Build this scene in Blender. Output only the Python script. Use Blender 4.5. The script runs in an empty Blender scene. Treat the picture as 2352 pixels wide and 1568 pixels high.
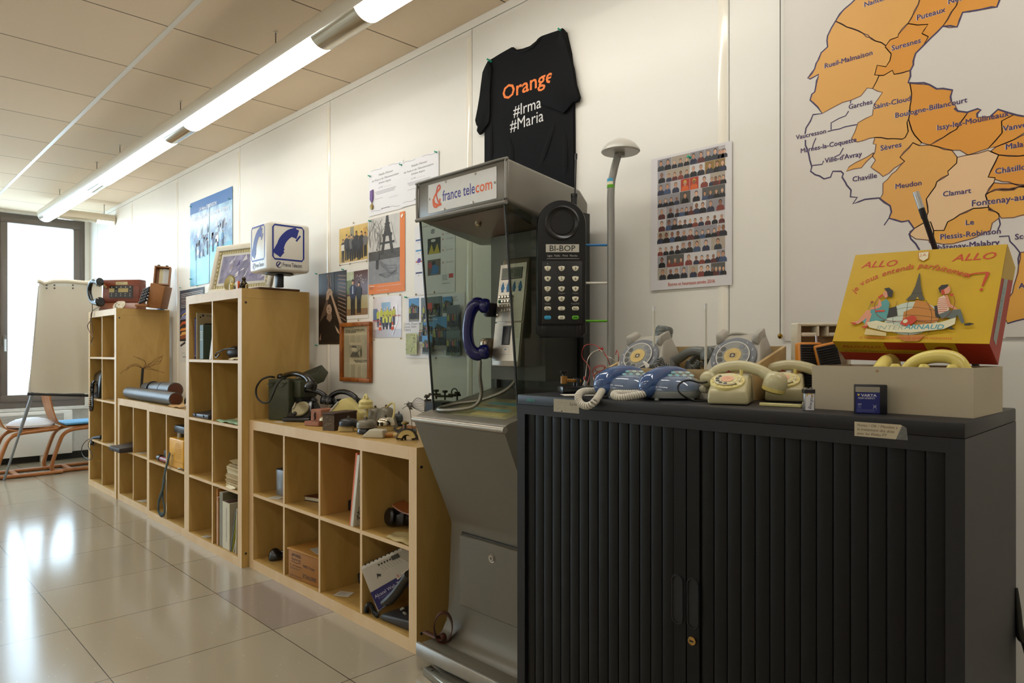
import bpy, bmesh, math, random
from math import sin, cos, pi, radians as R
from mathutils import Vector, Matrix, Euler
SC = bpy.context.scene
COL = SC.collection
# ------------------------------------------------------------ camera, world, exposure
F, YAW, YH, H = 1577.8, R(45.556), 805.45, 1.1545
cd = bpy.data.cameras.new('camera'); cam = bpy.data.objects.new('camera', cd); COL.objects.link(cam)
cd.sensor_width = 36; cd.lens = 36*F/2352; cd.shift_y = (YH-784)/2352; cd.clip_start = .02
cam.location = (0, 0, H); cam.rotation_euler = (R(90), 0, YAW)
SC.camera = cam
w = bpy.data.worlds.new('daylight'); SC.world = w; w.use_nodes = True
bg = w.node_tree.nodes['Background']; bg.inputs[0].default_value = (.66, .83, 1, 1); bg.inputs[1].default_value = 9.0
SC.view_settings.view_transform = 'Standard'; SC.view_settings.look = 'None'
SC.view_settings.gamma = 1; SC.view_settings.use_curve_mapping = False
SC.view_settings.exposure = 0
LAMP = 14.6
CA, SA = cos(YAW), sin(YAW)
WY, CZ, WX = 1.966, 2.593, -8.6           # wall face, ceiling, window wall
random.seed(7)

def ray(px, py):
    u = (px-1176)/F; v = (YH-py)/F
    return Vector((-SA+CA*u, CA+SA*u, v))
def aty(px, py, y): d = ray(px, py); return Vector((0, 0, H))+d*(y/d.y)
def atz(px, py, z): d = ray(px, py); return Vector((0, 0, H))+d*((z-H)/d.z)
def atx(px, py, x): d = ray(px, py); return Vector((0, 0, H))+d*(x/d.x)
def wl(px, py): return aty(px, py, WY)

# ------------------------------------------------------------ materials
def lin(h):
    h = h.lstrip('#'); o = []
    for i in (0, 2, 4):
        c = int(h[i:i+2], 16)/255
        o.append(c/12.92 if c <= .04045 else ((c+.055)/1.055)**2.4)
    return (*o, 1)
MC = {}
def M(h, rough=.55, metal=0, noise=.06, scale=30, trans=0, name=None, spec=.5, bump=0, alpha=1, coat=0):
    k = (h, rough, metal, noise, scale, trans, spec, bump, alpha, coat)
    if k in MC: return MC[k]
    m = bpy.data.materials.new(name or 'paint_'+h.lstrip('#')); m.use_nodes = True
    nt = m.node_tree; p = nt.nodes['Principled BSDF']
    p.inputs['Base Color'].default_value = lin(h)
    p.inputs['Roughness'].default_value = rough; p.inputs['Metallic'].default_value = metal
    p.inputs['Specular IOR Level'].default_value = spec
    p.inputs['Transmission Weight'].default_value = trans
    p.inputs['Alpha'].default_value = alpha
    p.inputs['Coat Weight'].default_value = coat
    if noise:
        tc = nt.nodes.new('ShaderNodeTexCoord'); n = nt.nodes.new('ShaderNodeTexNoise')
        n.inputs['Scale'].default_value = scale; n.inputs['Detail'].default_value = 4
        nt.links.new(tc.outputs['Object'], n.inputs['Vector'])
        mx = nt.nodes.new('ShaderNodeMix'); mx.data_type = 'RGBA'
        c = lin(h); mx.inputs[6].default_value = tuple(max(0, x*(1-noise*2)) for x in c[:3])+(1,)
        mx.inputs[7].default_value = tuple(min(1, x*(1+noise*2)) for x in c[:3])+(1,)
        nt.links.new(n.outputs['Fac'], mx.inputs[0]); nt.links.new(mx.outputs[2], p.inputs['Base Color'])
        if bump:
            b = nt.nodes.new('ShaderNodeBump'); b.inputs['Strength'].default_value = bump; b.inputs['Distance'].default_value = .002
            nt.links.new(n.outputs['Fac'], b.inputs['Height']); nt.links.new(b.outputs[0], p.inputs['Normal'])
    MC[k] = m
    return m
def P(h, rough=.5): return M(h, rough, noise=0)
def glow(name, h, s):
    m = bpy.data.materials.new(name); m.use_nodes = True; nt = m.node_tree
    p = nt.nodes['Principled BSDF']; p.inputs['Base Color'].default_value = (.9, .9, .9, 1)
    p.inputs['Emission Color'].default_value = lin(h); p.inputs['Emission Strength'].default_value = s
    return m
def wood(name, h1, h2, rough=.4, sc=(1, 1, .12), scale=7, spec=.5):
    m = bpy.data.materials.new(name); m.use_nodes = True; nt = m.node_tree; p = nt.nodes['Principled BSDF']
    tc = nt.nodes.new('ShaderNodeTexCoord'); mp = nt.nodes.new('ShaderNodeMapping'); mp.inputs['Scale'].default_value = sc
    n = nt.nodes.new('ShaderNodeTexNoise'); n.inputs['Scale'].default_value = scale; n.inputs['Detail'].default_value = 5; n.inputs['Distortion'].default_value = 1.2
    cr = nt.nodes.new('ShaderNodeValToRGB'); cr.color_ramp.elements[0].color = lin(h1); cr.color_ramp.elements[1].color = lin(h2)
    cr.color_ramp.elements[0].position = .3; cr.color_ramp.elements[1].position = .7
    nt.links.new(tc.outputs['Object'], mp.inputs[0]); nt.links.new(mp.outputs[0], n.inputs['Vector'])
    nt.links.new(n.outputs['Fac'], cr.inputs[0]); nt.links.new(cr.outputs[0], p.inputs['Base Color'])
    p.inputs['Roughness'].default_value = rough; p.inputs['Specular IOR Level'].default_value = spec
    return m
def glassy(name, h, transp, rough=.05):
    """thin tinted pane: clear tinted transmission with a glossy coat"""
    m = bpy.data.materials.new(name); m.use_nodes = True; nt = m.node_tree; nt.nodes.clear()
    out = nt.nodes.new('ShaderNodeOutputMaterial'); t = nt.nodes.new('ShaderNodeBsdfTransparent'); t.inputs[0].default_value = lin(h)
    g = nt.nodes.new('ShaderNodeBsdfGlossy'); g.inputs['Roughness'].default_value = rough; g.inputs[0].default_value = (.9, .9, .9, 1)
    f = nt.nodes.new('ShaderNodeFresnel'); f.inputs[0].default_value = 1.45
    mul = nt.nodes.new('ShaderNodeMath'); mul.operation = 'MULTIPLY'; mul.inputs[1].default_value = transp
    mx = nt.nodes.new('ShaderNodeMixShader')
    ge = nt.nodes.new('ShaderNodeNewGeometry'); inv = nt.nodes.new('ShaderNodeMath'); inv.operation = 'SUBTRACT'; inv.inputs[0].default_value = 1
    m2 = nt.nodes.new('ShaderNodeMath'); m2.operation = 'MULTIPLY'; nt.links.new(ge.outputs['Backfacing'], inv.inputs[1]); nt.links.new(inv.outputs[0], m2.inputs[0]); nt.links.new(mul.outputs[0], m2.inputs[1])
    nt.links.new(f.outputs[0], mul.inputs[0]); nt.links.new(m2.outputs[0], mx.inputs[0])
    nt.links.new(t.outputs[0], mx.inputs[1]); nt.links.new(g.outputs[0], mx.inputs[2]); nt.links.new(mx.outputs[0], out.inputs[0])
    return m
def gridmat(name, base, line, px, py, ox, oy, wx, wy, rough, var=.03, fine=60, spec=.5, tint=None, bumpy=0):
    """tiles laid out in object x/y: joints at ox+k*px and oy+k*py"""
    m = bpy.data.materials.new(name); m.use_nodes = True; nt = m.node_tree; p = nt.nodes['Principled BSDF']; L = nt.links.new
    tc = nt.nodes.new('ShaderNodeTexCoord'); s = nt.nodes.new('ShaderNodeSeparateXYZ'); L(tc.outputs['Object'], s.inputs[0])
    def mth(op, a, b=0, c=None):
        n = nt.nodes.new('ShaderNodeMath'); n.operation = op
        for i, v in enumerate((a, b) if c is None else (a, b, c)):
            if isinstance(v, (int, float)): n.inputs[i].default_value = v
            else: L(v, n.inputs[i])
        return n.outputs[0]
    ids = []; masks = []
    for ax, per, o, wd in ((0, px, ox, wx), (1, py, oy, wy)):
        q = mth('DIVIDE', mth('SUBTRACT', s.outputs[ax], o), per)
        ids.append(mth('FLOOR', q)); fr = mth('FRACT', q)
        d = mth('MULTIPLY', mth('MINIMUM', fr, mth('SUBTRACT', 1, fr)), per)
        masks.append(mth('LESS_THAN', d, wd))
    cmb = nt.nodes.new('ShaderNodeCombineXYZ'); L(ids[0], cmb.inputs[0]); L(ids[1], cmb.inputs[1])
    wn = nt.nodes.new('ShaderNodeTexWhiteNoise'); wn.noise_dimensions = '2D'; L(cmb.outputs[0], wn.inputs['Vector'])
    n = nt.nodes.new('ShaderNodeTexNoise'); n.inputs['Scale'].default_value = fine; n.inputs['Detail'].default_value = 3; L(tc.outputs['Object'], n.inputs['Vector'])
    mx = nt.nodes.new('ShaderNodeMix'); mx.data_type = 'RGBA'
    c = lin(base); mx.inputs[6].default_value = tuple(x*(1-var*2) for x in c[:3])+(1,); mx.inputs[7].default_value = tuple(min(1, x*(1+var*2)) for x in c[:3])+(1,)
    L(mth('ADD', mth('MULTIPLY', wn.outputs['Value'], .6), mth('MULTIPLY', n.outputs['Fac'], .4)), mx.inputs[0])
    col = mx.outputs[2]
    if tint:
        t = nt.nodes.new('ShaderNodeMix'); t.data_type = 'RGBA'; t.inputs[7].default_value = lin(tint)
        wn2 = nt.nodes.new('ShaderNodeMath'); wn2.operation = 'COMPARE'
        a = mth('COMPARE', ids[0], -1, .1); b = mth('COMPARE', ids[1], 0, .1)
        L(mth('MULTIPLY', mth('MULTIPLY', a, b), .85), t.inputs[0]); L(col, t.inputs[6]); col = t.outputs[2]
        vo = nt.nodes.new('ShaderNodeTexVoronoi'); vo.inputs['Scale'].default_value = 24; L(tc.outputs['Object'], vo.inputs['Vector'])
        t3 = nt.nodes.new('ShaderNodeMix'); t3.data_type = 'RGBA'; t3.inputs[7].default_value = lin('#cfc6b4')
        L(mth('MULTIPLY', mth('LESS_THAN', vo.outputs['Distance'], .07), .5), t3.inputs[0]); L(col, t3.inputs[6]); col = t3.outputs[2]
    for k, mk in enumerate(masks):
        t2 = nt.nodes.new('ShaderNodeMix'); t2.data_type = 'RGBA'; t2.inputs[7].default_value = lin(line[k])
        L(mk, t2.inputs[0]); L(col, t2.inputs[6]); col = t2.outputs[2]
    L(col, p.inputs['Base Color']); p.inputs['Roughness'].default_value = rough; p.inputs['Specular IOR Level'].default_value = spec
    if bumpy:
        b = nt.nodes.new('ShaderNodeBump'); b.inputs['Strength'].default_value = bumpy; b.inputs['Distance'].default_value = .002
        L(n.outputs['Fac'], b.inputs['Height']); L(b.outputs[0], p.inputs['Normal'])
    return m

# ------------------------------------------------------------ mesh builder
def spline(pts, n=8, closed=False):
    p = [Vector(q) for q in pts]; N = len(p); out = []
    for i in range(N if closed else N-1):
        if closed: a, b, c, d = p[i-1], p[i], p[(i+1) % N], p[(i+2) % N]
        else: a, b, c, d = p[max(i-1, 0)], p[i], p[i+1], p[min(i+2, N-1)]
        for k in range(n):
            t = k/n
            out.append(.5*((2*b)+(c-a)*t+(2*a-5*b+4*c-d)*t*t+(3*b-a-3*c+d)*t**3))
    if not closed: out.append(p[-1])
    return out
class B:
    def __init__(s, T=None): s.v = []; s.f = []; s.mi = []; s.mats = []; s.T = T; s.lay = 0
    def mid(s, m):
        if m not in s.mats: s.mats.append(m)
        return s.mats.index(m)
    def add(s, vs, fs, m, T=None):
        o = len(s.v); T = T or s.T
        s.v += [tuple(T@Vector(q)) for q in vs] if T else [tuple(q) for q in vs]
        k = s.mid(m)
        for f in fs: s.f.append([i+o for i in f]); s.mi.append(k)
        return s
    def box(s, x0, x1, y0, y1, z0, z1, m, front=None):
        v = [(x, y, z) for z in (z0, z1) for y in (y0, y1) for x in (x0, x1)]
        s.add(v, [(0, 2, 3, 1), (4, 5, 7, 6), (2, 6, 7, 3), (0, 4, 6, 2), (1, 3, 7, 5)], m)
        return s.add(v, [(0, 1, 5, 4)], front or m)
    def bm(s, bm, m, T=None):
        bm.verts.index_update(); vs = [v.co.copy() for v in bm.verts]
        s.add(vs, [[v.index for v in f.verts] for f in bm.faces], m, T); bm.free(); return s
    def rbox(s, c, d, m, bev=.004, seg=2, rot=None):
        bm = bmesh.new(); bmesh.ops.create_cube(bm, size=1)
        for v in bm.verts: v.co = Vector((v.co.x*d[0], v.co.y*d[1], v.co.z*d[2]))
        if bev: bmesh.ops.bevel(bm, geom=list(bm.edges), offset=min(bev, min(d)*.49), segments=seg, profile=.5, affect='EDGES')
        Mx = Matrix.Translation(c)
        if rot: Mx = Mx@Euler(rot).to_matrix().to_4x4()
        return s.bm(bm, m, (s.T@Mx) if s.T else Mx)
    def hull(s, pts, m, bev=0, seg=2):
        bm = bmesh.new()
        for p in pts: bm.verts.new(p)
        r = bmesh.ops.convex_hull(bm, input=list(bm.verts))
        bmesh.ops.delete(bm, geom=[e for e in r.get('geom_interior', []) if isinstance(e, bmesh.types.BMVert) and e.is_valid], context='VERTS')
        bmesh.ops.dissolve_limit(bm, angle_limit=.03, verts=list(bm.verts), edges=list(bm.edges))
        if bev: bmesh.ops.bevel(bm, geom=list(bm.edges), offset=bev, segments=seg, profile=.5, affect='EDGES')
        return s.bm(bm, m)
    def prism(s, pts, vec, m):
        """planar outline pts (3d) extruded along vec"""
        n = len(pts); a = [Vector(p) for p in pts]; b = [p+Vector(vec) for p in a]
        return s.add(a+b, [list(range(n))[::-1], list(range(n, 2*n))]+[(i, (i+1) % n, n+(i+1) % n, n+i) for i in range(n)], m)
    def loft(s, rings, m, cap=True, closed=True, loop=False):
        n = len(rings[0]); vs = [p for r in rings for p in r]; fs = []
        for i in range(len(rings) if loop else len(rings)-1):
            j = (i+1) % len(rings)
            for k in range(n if closed else n-1):
                fs.append((i*n+k, i*n+(k+1) % n, j*n+(k+1) % n, j*n+k))
        if cap and closed and not loop: fs += [list(range(n))[::-1], [(len(rings)-1)*n+k for k in range(n)]]
        return s.add(vs, fs, m)
    def tube(s, pts, r, m, seg=8, loop=False, sx=1, up=None):
        p = [Vector(q) for q in pts]; N = len(p)
        rr = r if isinstance(r, (list, tuple)) else [r]*N
        if len(rr) != N:
            q = rr; rr = [q[min(int(i/(N-1)*(len(q)-1)), len(q)-2)]*(1-((i/(N-1)*(len(q)-1)) % 1 if i < N-1 else 1))+q[min(int(i/(N-1)*(len(q)-1)), len(q)-2)+1]*((i/(N-1)*(len(q)-1)) % 1 if i < N-1 else 1) for i in range(N)]
        rings = []; u = None
        for i in range(N):
            t = (p[(i+1) % N]-p[i-1]) if loop else (p[min(i+1, N-1)]-p[max(i-1, 0)])
            t = t.normalized() if t.length > 1e-9 else Vector((0, 0, 1))
            if u is None: u = Vector(up) if up else (Vector((0, 0, 1)) if abs(t.z) < .9 else Vector((1, 0, 0)))
            u = (u-t*u.dot(t)); u = u.normalized() if u.length > 1e-6 else t.orthogonal().normalized()
            w_ = t.cross(u)
            rings.append([p[i]+(u*cos(2*pi*k/seg)+w_*sx*sin(2*pi*k/seg))*rr[i] for k in range(seg)])
        return s.loft(rings, m, loop=loop)
    def cyl(s, a, b, r, m, seg=16, r2=None): return s.tube([a, b], [r, r if r2 is None else r2], m, seg)
    def lathe(s, prof, c, m, seg=24, axis=(0, 0, 1), sx=1, sy=1):
        a = Vector(axis).normalized(); u = Vector((1, 0, 0)) if abs(a.z) > .9 else Vector((0, 0, 1)); u = (u-a*u.dot(a)).normalized(); w_ = a.cross(u); c = Vector(c)
        rings = [[c+a*z+(u*sx*cos(2*pi*k/seg)+w_*sy*sin(2*pi*k/seg))*max(r, 1e-5) for k in range(seg)] for r, z in prof]
        return s.loft(rings, m)
    def ball(s, c, r, m, seg=14, rings=9):
        r = Vector((r, r, r)) if isinstance(r, (int, float)) else Vector(r); c = Vector(c)
        R_ = [[c+Vector((r.x*sin(t)*cos(2*pi*k/seg), r.y*sin(t)*sin(2*pi*k/seg), r.z*cos(t))) for k in range(seg)] for t in [pi*(i+.02)/(rings+.04) for i in range(rings+1)]]
        return s.loft(R_[::-1], m)
    def coil(s, pts, cr, wr, turns, m, seg=6, per=9):
        p = spline(pts, 14); L = [0]
        for i in range(1, len(p)): L.append(L[-1]+(p[i]-p[i-1]).length)
        out = []; N = int(turns*per); j = 0; u = None
        for i in range(N+1):
            d = L[-1]*i/N
            while j < len(p)-2 and L[j+1] < d: j += 1
            q = p[j].lerp(p[j+1], (d-L[j])/max(L[j+1]-L[j], 1e-9)); t = (p[min(j+2, len(p)-1)]-p[max(j-1, 0)]).normalized()
            if u is None: u = t.orthogonal().normalized()
            u = (u-t*u.dot(t)).normalized(); w_ = t.cross(u); a = 2*pi*i/per
            out.append(q+(u*cos(a)+w_*sin(a))*cr)
        return s.tube(out, wr, m, seg)
    # ---- flat art laid on a frame (T maps u,v,n to the place); every call a hair above the last
    def nl(s, st=.00005): s.lay += st; return s.lay
    def poly(s, pts, m): z = s.nl(); return s.add([(u, v, z) for u, v in pts], [list(range(len(pts)))], m)
    def rect(s, u0, v0, u1, v1, m): return s.poly([(u0, v0), (u1, v0), (u1, v1), (u0, v1)], m)
    def disc(s, u, v, r, m, seg=16, ry=None): return s.poly([(u+r*cos(2*pi*k/seg), v+(ry or r)*sin(2*pi*k/seg)) for k in range(seg)], m)
    def stroke(s, pts, w_, m, closed=False):
        z = s.nl(); p = [Vector((a, b)) for a, b in pts]; N = len(p); vs = []
        for i in range(N):
            t = (p[(i+1) % N]-p[i-1]) if closed else (p[min(i+1, N-1)]-p[max(i-1, 0)])
            t = t.normalized() if t.length else Vector((1, 0)); n = Vector((-t.y, t.x))*w_/2
            vs += [(p[i].x+n.x, p[i].y+n.y, z), (p[i].x-n.x, p[i].y-n.y, z)]
        return s.add(vs, [(2*i, 2*i+1, (2*i+3) % (2*N), (2*i+2) % (2*N)) for i in range(N if closed else N-1)], m)
    def text(s, u, v, size, body, m, al='CENTER', bold=0, shear=0, rot=0, sx=1, arc=None):
        z = s.nl(); vs, fs = textmesh(body, al, bold, shear)
        c, sn = cos(rot), sin(rot); o = []
        for x, y in vs:
            x *= size*sx; y *= size
            o.append((u+x*c-y*sn, v+x*sn+y*c, z))
        return s.add(o, fs, m)
    def build(s, name, parent=None, sharp=38, smooth=True):
        me = bpy.data.meshes.new(name); me.from_pydata(s.v, [], s.f)
        for m in s.mats: me.materials.append(m)
        me.polygons.foreach_set('material_index', s.mi)
        if smooth:
            me.polygons.foreach_set('use_smooth', [True]*len(s.f)); me.set_sharp_from_angle(angle=R(sharp))
        me.update(); o = bpy.data.objects.new(name, me); COL.objects.link(o)
        if parent: o.parent = parent
        return o
TXT = {}
def textmesh(body, al, bold, shear):
    if 'M' in body: bold = 0
    k = (body, al, bold, shear)
    if k not in TXT:
        c = bpy.data.curves.new('t', 'FONT'); c.body = body; c.align_x = al; c.shear = shear; c.offset = bold; c.resolution_u = 2; c.size = 1
        o = bpy.data.objects.new('t', c); me = bpy.data.meshes.new_from_object(o)
        TXT[k] = ([(v.co.x, v.co.y) for v in me.vertices], [list(p.vertices) for p in me.polygons])
        bpy.data.objects.remove(o); bpy.data.curves.remove(c); bpy.data.meshes.remove(me)
    return TXT[k]
def tag(o, label, cat, group=None):
    o['label'] = label; o['category'] = cat
    if group: o['group'] = group
    return o
def thing(name, label, cat, loc=(0, 0, 0), rot=0, group=None):
    o = bpy.data.objects.new(name, None); COL.objects.link(o); o.empty_display_size = .05
    o.location = loc; o.rotation_euler = rot if isinstance(rot, (tuple, list, Euler)) else (0, 0, rot)
    return tag(o, label, cat, group)
def solo(b, name, label, cat, loc=None, rot=0, group=None, sharp=38):
    o = b.build(name, sharp=sharp); tag(o, label, cat, group)
    if loc is not None: o.location = loc
    o.rotation_euler = rot if isinstance(rot, (tuple, list)) else (0, 0, rot)
    return o
def struct(b, name, parent=None):
    o = b.build(name, parent)
    if not parent: o['kind'] = 'structure'
    return o
def frame(o, u, v):
    """4x4 frame: origin o, unit axes along u and (roughly) v; +n is u x v"""
    u = Vector(u).normalized(); n = u.cross(Vector(v)).normalized(); v = n.cross(u)
    return Matrix(((u.x, v.x, n.x, o[0]), (u.y, v.y, n.y, o[1]), (u.z, v.z, n.z, o[2]), (0, 0, 0, 1)))
def W(root): return root.matrix_basis.inverted()
def slab(b, out, n0, n1, bev, m):
    cx = sum(p[0] for p in out)/len(out); cy = sum(p[1] for p in out)/len(out)
    ext = max(max(abs(p[0]-cx), abs(p[1]-cy)) for p in out); k = 1-bev/ext
    ins = [(cx+(x-cx)*k, cy+(y-cy)*k) for x, y in out]
    return b.loft([[(x, y, n0) for x, y in out], [(x, y, n1-bev) for x, y in out], [(x*.7+i*.3, y*.7+j*.3, n1-bev*.3) for (x, y), (i, j) in zip(out, ins)], [(x, y, n1) for x, y in ins]], m)
def twidth(body, size, bold=0, shear=0, sx=1):
    vs, _ = textmesh(body, 'LEFT', bold, shear); return max(v[0] for v in vs)*size*sx
def fit(b, u0, u1, v, body, m, size, bold=0, shear=0, rot=0):
    vs, _ = textmesh(body, 'LEFT', bold, shear); a = min(x for x, y in vs); c = max(x for x, y in vs)
    sx = (u1-u0)/((c-a)*size); return b.text(u0-a*size*sx, v, size, body, m, 'LEFT', bold, shear, rot, sx)
# ============================================================ the room
wallm = M('#e6e3da', .45, noise=.015, scale=3, spec=.35)
ceilm = gridmat('ceiling_tiles', '#e4cfb3', ('#6b5f4c', '#e4cfb3'), .6, 1.2, -2.645, 1.0552, .0035, .0004, .9, .02, 90, .2, bumpy=.25)
floorm = gridmat('floor_tiles', '#a09682', ('#3b352c', '#3b352c'), .6, .6, -2.7221, 1.2839, .0017, .0017, .15, .035, 130, .5, tint='#8f8277')
b = B(); b.box(WX-.3, 2.8, -4.2, WY+.2, -.1, 0, floorm); struct(b, 'floor')
b = B(); b.box(WX-.3, 2.8, -4.2, WY+.2, CZ, CZ+.1, ceilm); ce = struct(b, 'ceiling')
barm = M('#d8d3c8', .4, noise=0)
for k, yy in enumerate((1.0552, -.1448, -1.3448, -2.5448)):
    b = B(); b.box(WX, 2.6, yy-.011, yy+.011, CZ-.003, CZ+.001, barm); struct(b, 'trim_%d' % (k+1))
SEAM = [-1.047-1.2055*k for k in range(-3, 6)]+[-8.283]
b = B(); b.box(WX, 2.7, WY+.012, WY+.2, 0, CZ, M('#5a5346', .8)); b.box(WX, 2.7, WY, WY+.012, 2.557, CZ-.001, wallm)
ed = sorted(SEAM)
for i in range(len(ed)-1): b.rbox(((ed[i]+ed[i+1])/2, WY+.01, 2.555/2), (ed[i+1]-ed[i]-.0028, .02, 2.553), wallm, .0015, 1)
b.box(WX, -8.286, WY, WY+.02, 0, 2.555, wallm)
struct(b, 'wall_back')
stm = M('#efe9da', .16, noise=0, spec=.6)
for k, x in enumerate(SEAM[3:9]):
    b = B(); n = 8
    b.prism([(x-.004-.034*(i/n), WY+.0005-.0035*sin(pi*i/n), .02) for i in range(n+1)], (0, 0, 2.50), stm); struct(b, 'trim_%d' % (k+5))
plaster = M('#ddd6c8', .7, noise=.02)
b = B(); b.box(2.6, 2.8, -4.2, WY+.2, 0, CZ, plaster); struct(b, 'wall_right')
b = B(); b.box(WX-.3, 2.8, -4.2, -4, 0, CZ, plaster); struct(b, 'wall_front')
b = B(); b.box(WX-.3, WX, -4, WY+.2, 0, .56, M('#e9e7e2', .5)); b.box(WX-.3, WX, -4, WY, 2.565, CZ, wallm); b.box(WX-.3, WX, 1.92, WY+.2, .56, 2.565, wallm); b.box(WX-.3, WX, -4, -3.2, .56, 2.565, plaster)
struct(b, 'wall_left')
b = B(); b.box(WX, WX+.012, -4, 1.95, 0, .075, M('#1c1b1a', .5)); struct(b, 'baseboard_left')
alu = M('#6c625a', .4, noise=.02)
pane = glassy('window_pane', '#f4f8f8', .9)
def win(n, y0, y1):
    b = B(); x0, x1 = WX-.09, WX-.03
    for (a, c, d, e) in ((y0, y1, 2.50, 2.562), (y0, y1, .56, .665), (y0, y0+.055, .665, 2.50), (y1-.055, y1, .665, 2.50)): b.box(x0, x1, a, c, d, e, alu)
    o = struct(b, 'window_%d' % n)
    b = B(); s0, s1 = x0+.025, x1+.02; y0 += .035; y1 -= .05
    for (a, c, d, e) in ((y0, y1, 2.465, 2.525), (y0, y1, .63, .70), (y0, y0+.06, .7005, 2.4645), (y1-.06, y1, .7005, 2.4645)): b.rbox(((s0+s1)/2, (a+c)/2, (d+e)/2), (s1-s0, c-a, e-d), alu, .006, 2)
    b.build('window_sash', o)
    b = B(); b.box(x0+.035, x0+.041, y0+.04, y1-.04, .66, 2.49, pane); b.build('window_glass', o)
    b = B(); b.rbox((WX+.004, y0+.03, 1.26), (.02, .03, .11), alu, .006); b.tube([(WX+.012, y0+.03, 1.27), (WX+.045, y0+.03, 1.27), (WX+.05, y0+.03, 1.15)], .009, M('#c9c9c9', .3, 1, 0), 10); b.build('window_handle', o)
win(1, 1.14, 1.925)
for k in range(4): win(k+2, 1.14-.98*(k+1), 1.14-.98*k-.02)
b = B(); b.box(WX-.02, WX+.09, -3.2, 1.93, .535, .562, M('#d9d6d0', .4)); struct(b, 'trim_11')
# convector under the window
hw = M('#ece9e3', .35, noise=.01); t = thing('convector_heater', 'white wall convector heater with a slatted grille below the window', 'heater', (WX+.05, 1.2, 0))
b = B(W(t)); b.rbox((WX+.06, 1.2, .30), (.10, 1.16, .46), hw, .01, 2); b.build('body', t)
b = B(W(t)); b.box(WX+.111, WX+.112, .98, 1.70, .42, .50, M('#8d8a85', .5))
for k in range(7): b.box(WX+.111, WX+.118, .98, 1.70, .424+k*.0115, .429+k*.0115, hw)
b.build('grille', t)
for yy in (1.02, 1.5): b = B(W(t)); b.box(WX+.03, WX+.09, yy, yy+.04, 0, .08, hw); b.build('bracket', t)
# ============================================================ lamps
lm = glow('lit_diffuser', '#fffcf5', LAMP)
hm = M('#d3c9b4', .3, noise=.01); hmi = M('#bdb19a', .12, .55, 0)
def luminaire(label, y, x0, x1, segs, wires, r=.068, z=2.445, along='x', group='linear ceiling lamps'):
    t = thing('pendant_lamp', label, 'lamp', ((x0+x1)/2, y, z) if along == 'x' else (y, (x0+x1)/2, z), 0, group)
    def pt(a, dy, dz): return (a, y+dy, z+dz) if along == 'x' else (y+dy, a, z+dz)
    def arc(a, t0, t1, rr, n=16): return [pt(a, rr*sin(R(t0+(t1-t0)*i/n)), -rr*cos(R(t0+(t1-t0)*i/n))) for i in range(n+1)]
    b = B(W(t)); e = []
    b.loft([arc(x0, 62, 298, r)+[pt(x0, 0, .01)], arc(x1, 62, 298, r)+[pt(x1, 0, .01)]], hm)
    b.build('housing', t)
    cur = x0; gaps = []
    for s0, s1 in sorted(segs): gaps.append((cur, s0)); cur = s1
    gaps.append((cur, x1))
    for g0, g1 in gaps:
        if g1-g0 > .01: b = B(W(t)); b.loft([arc(g0, -62, 62, r*.985), arc(g1, -62, 62, r*.985)], hmi, cap=False, closed=False); b.build('reflector_tube', t)
    for s0, s1 in segs:
        b = B(W(t)); b.loft([arc(s0, -56, 56, r*.97)+[pt(s0, 0, .0)], arc(s1, -56, 56, r*.97)+[pt(s1, 0, .0)]], lm); b.build('diffuser', t)
    for xw in wires:
        b = B(W(t)); b.cyl(pt(xw, 0, r*.9), pt(xw, 0, CZ-z), .0022, M('#55504a', .4, 1, 0), 6); b.cyl(pt(xw, 0, CZ-z-.006), pt(xw, 0, CZ-z-.0005), .009, hm, 10); b.build('suspension_wire', t)
    for xe in (x0, x1):
        b = B(W(t)); q = [pt(xe, 1.01*r*sin(2*pi*i/28), -1.01*r*cos(2*pi*i/28)) for i in range(28)]; q2 = [tuple(c+(.012 if k == (0 if along == 'x' else 1) else 0) for k, c in enumerate(p)) for p in q]
        b.loft([q, q2], hm); b.build('end_cap', t)
DS = [(-2.53-1.45-1.777*k, -2.53-1.777*k) for k in (-2, -1, 0, 1)]+[(-7.59, -6.08)]
luminaire('long suspended tube lamp running overhead parallel to the poster wall', 1.407, -7.76, 1.15, DS, [-7.18, -5.955, -5.35, -4.16, -2.955, -1.17, .3])
luminaire('short tube lamp across the window end of the ceiling', -7.64, 1.48, 1.945, [(1.80, 1.942)], [1.87], r=.05, z=2.452, along='y', group='linear ceiling lamps')
for yy, nm in ((-.75, 'second'), (-2.9, 'added third')):  # second row inferred from shelf shadows; unseen third row added for fill light
    luminaire('suspended tube lamp of the %s row into the room' % nm, yy, -7.76, 1.15, DS, [-6, -3, 0])
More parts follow.
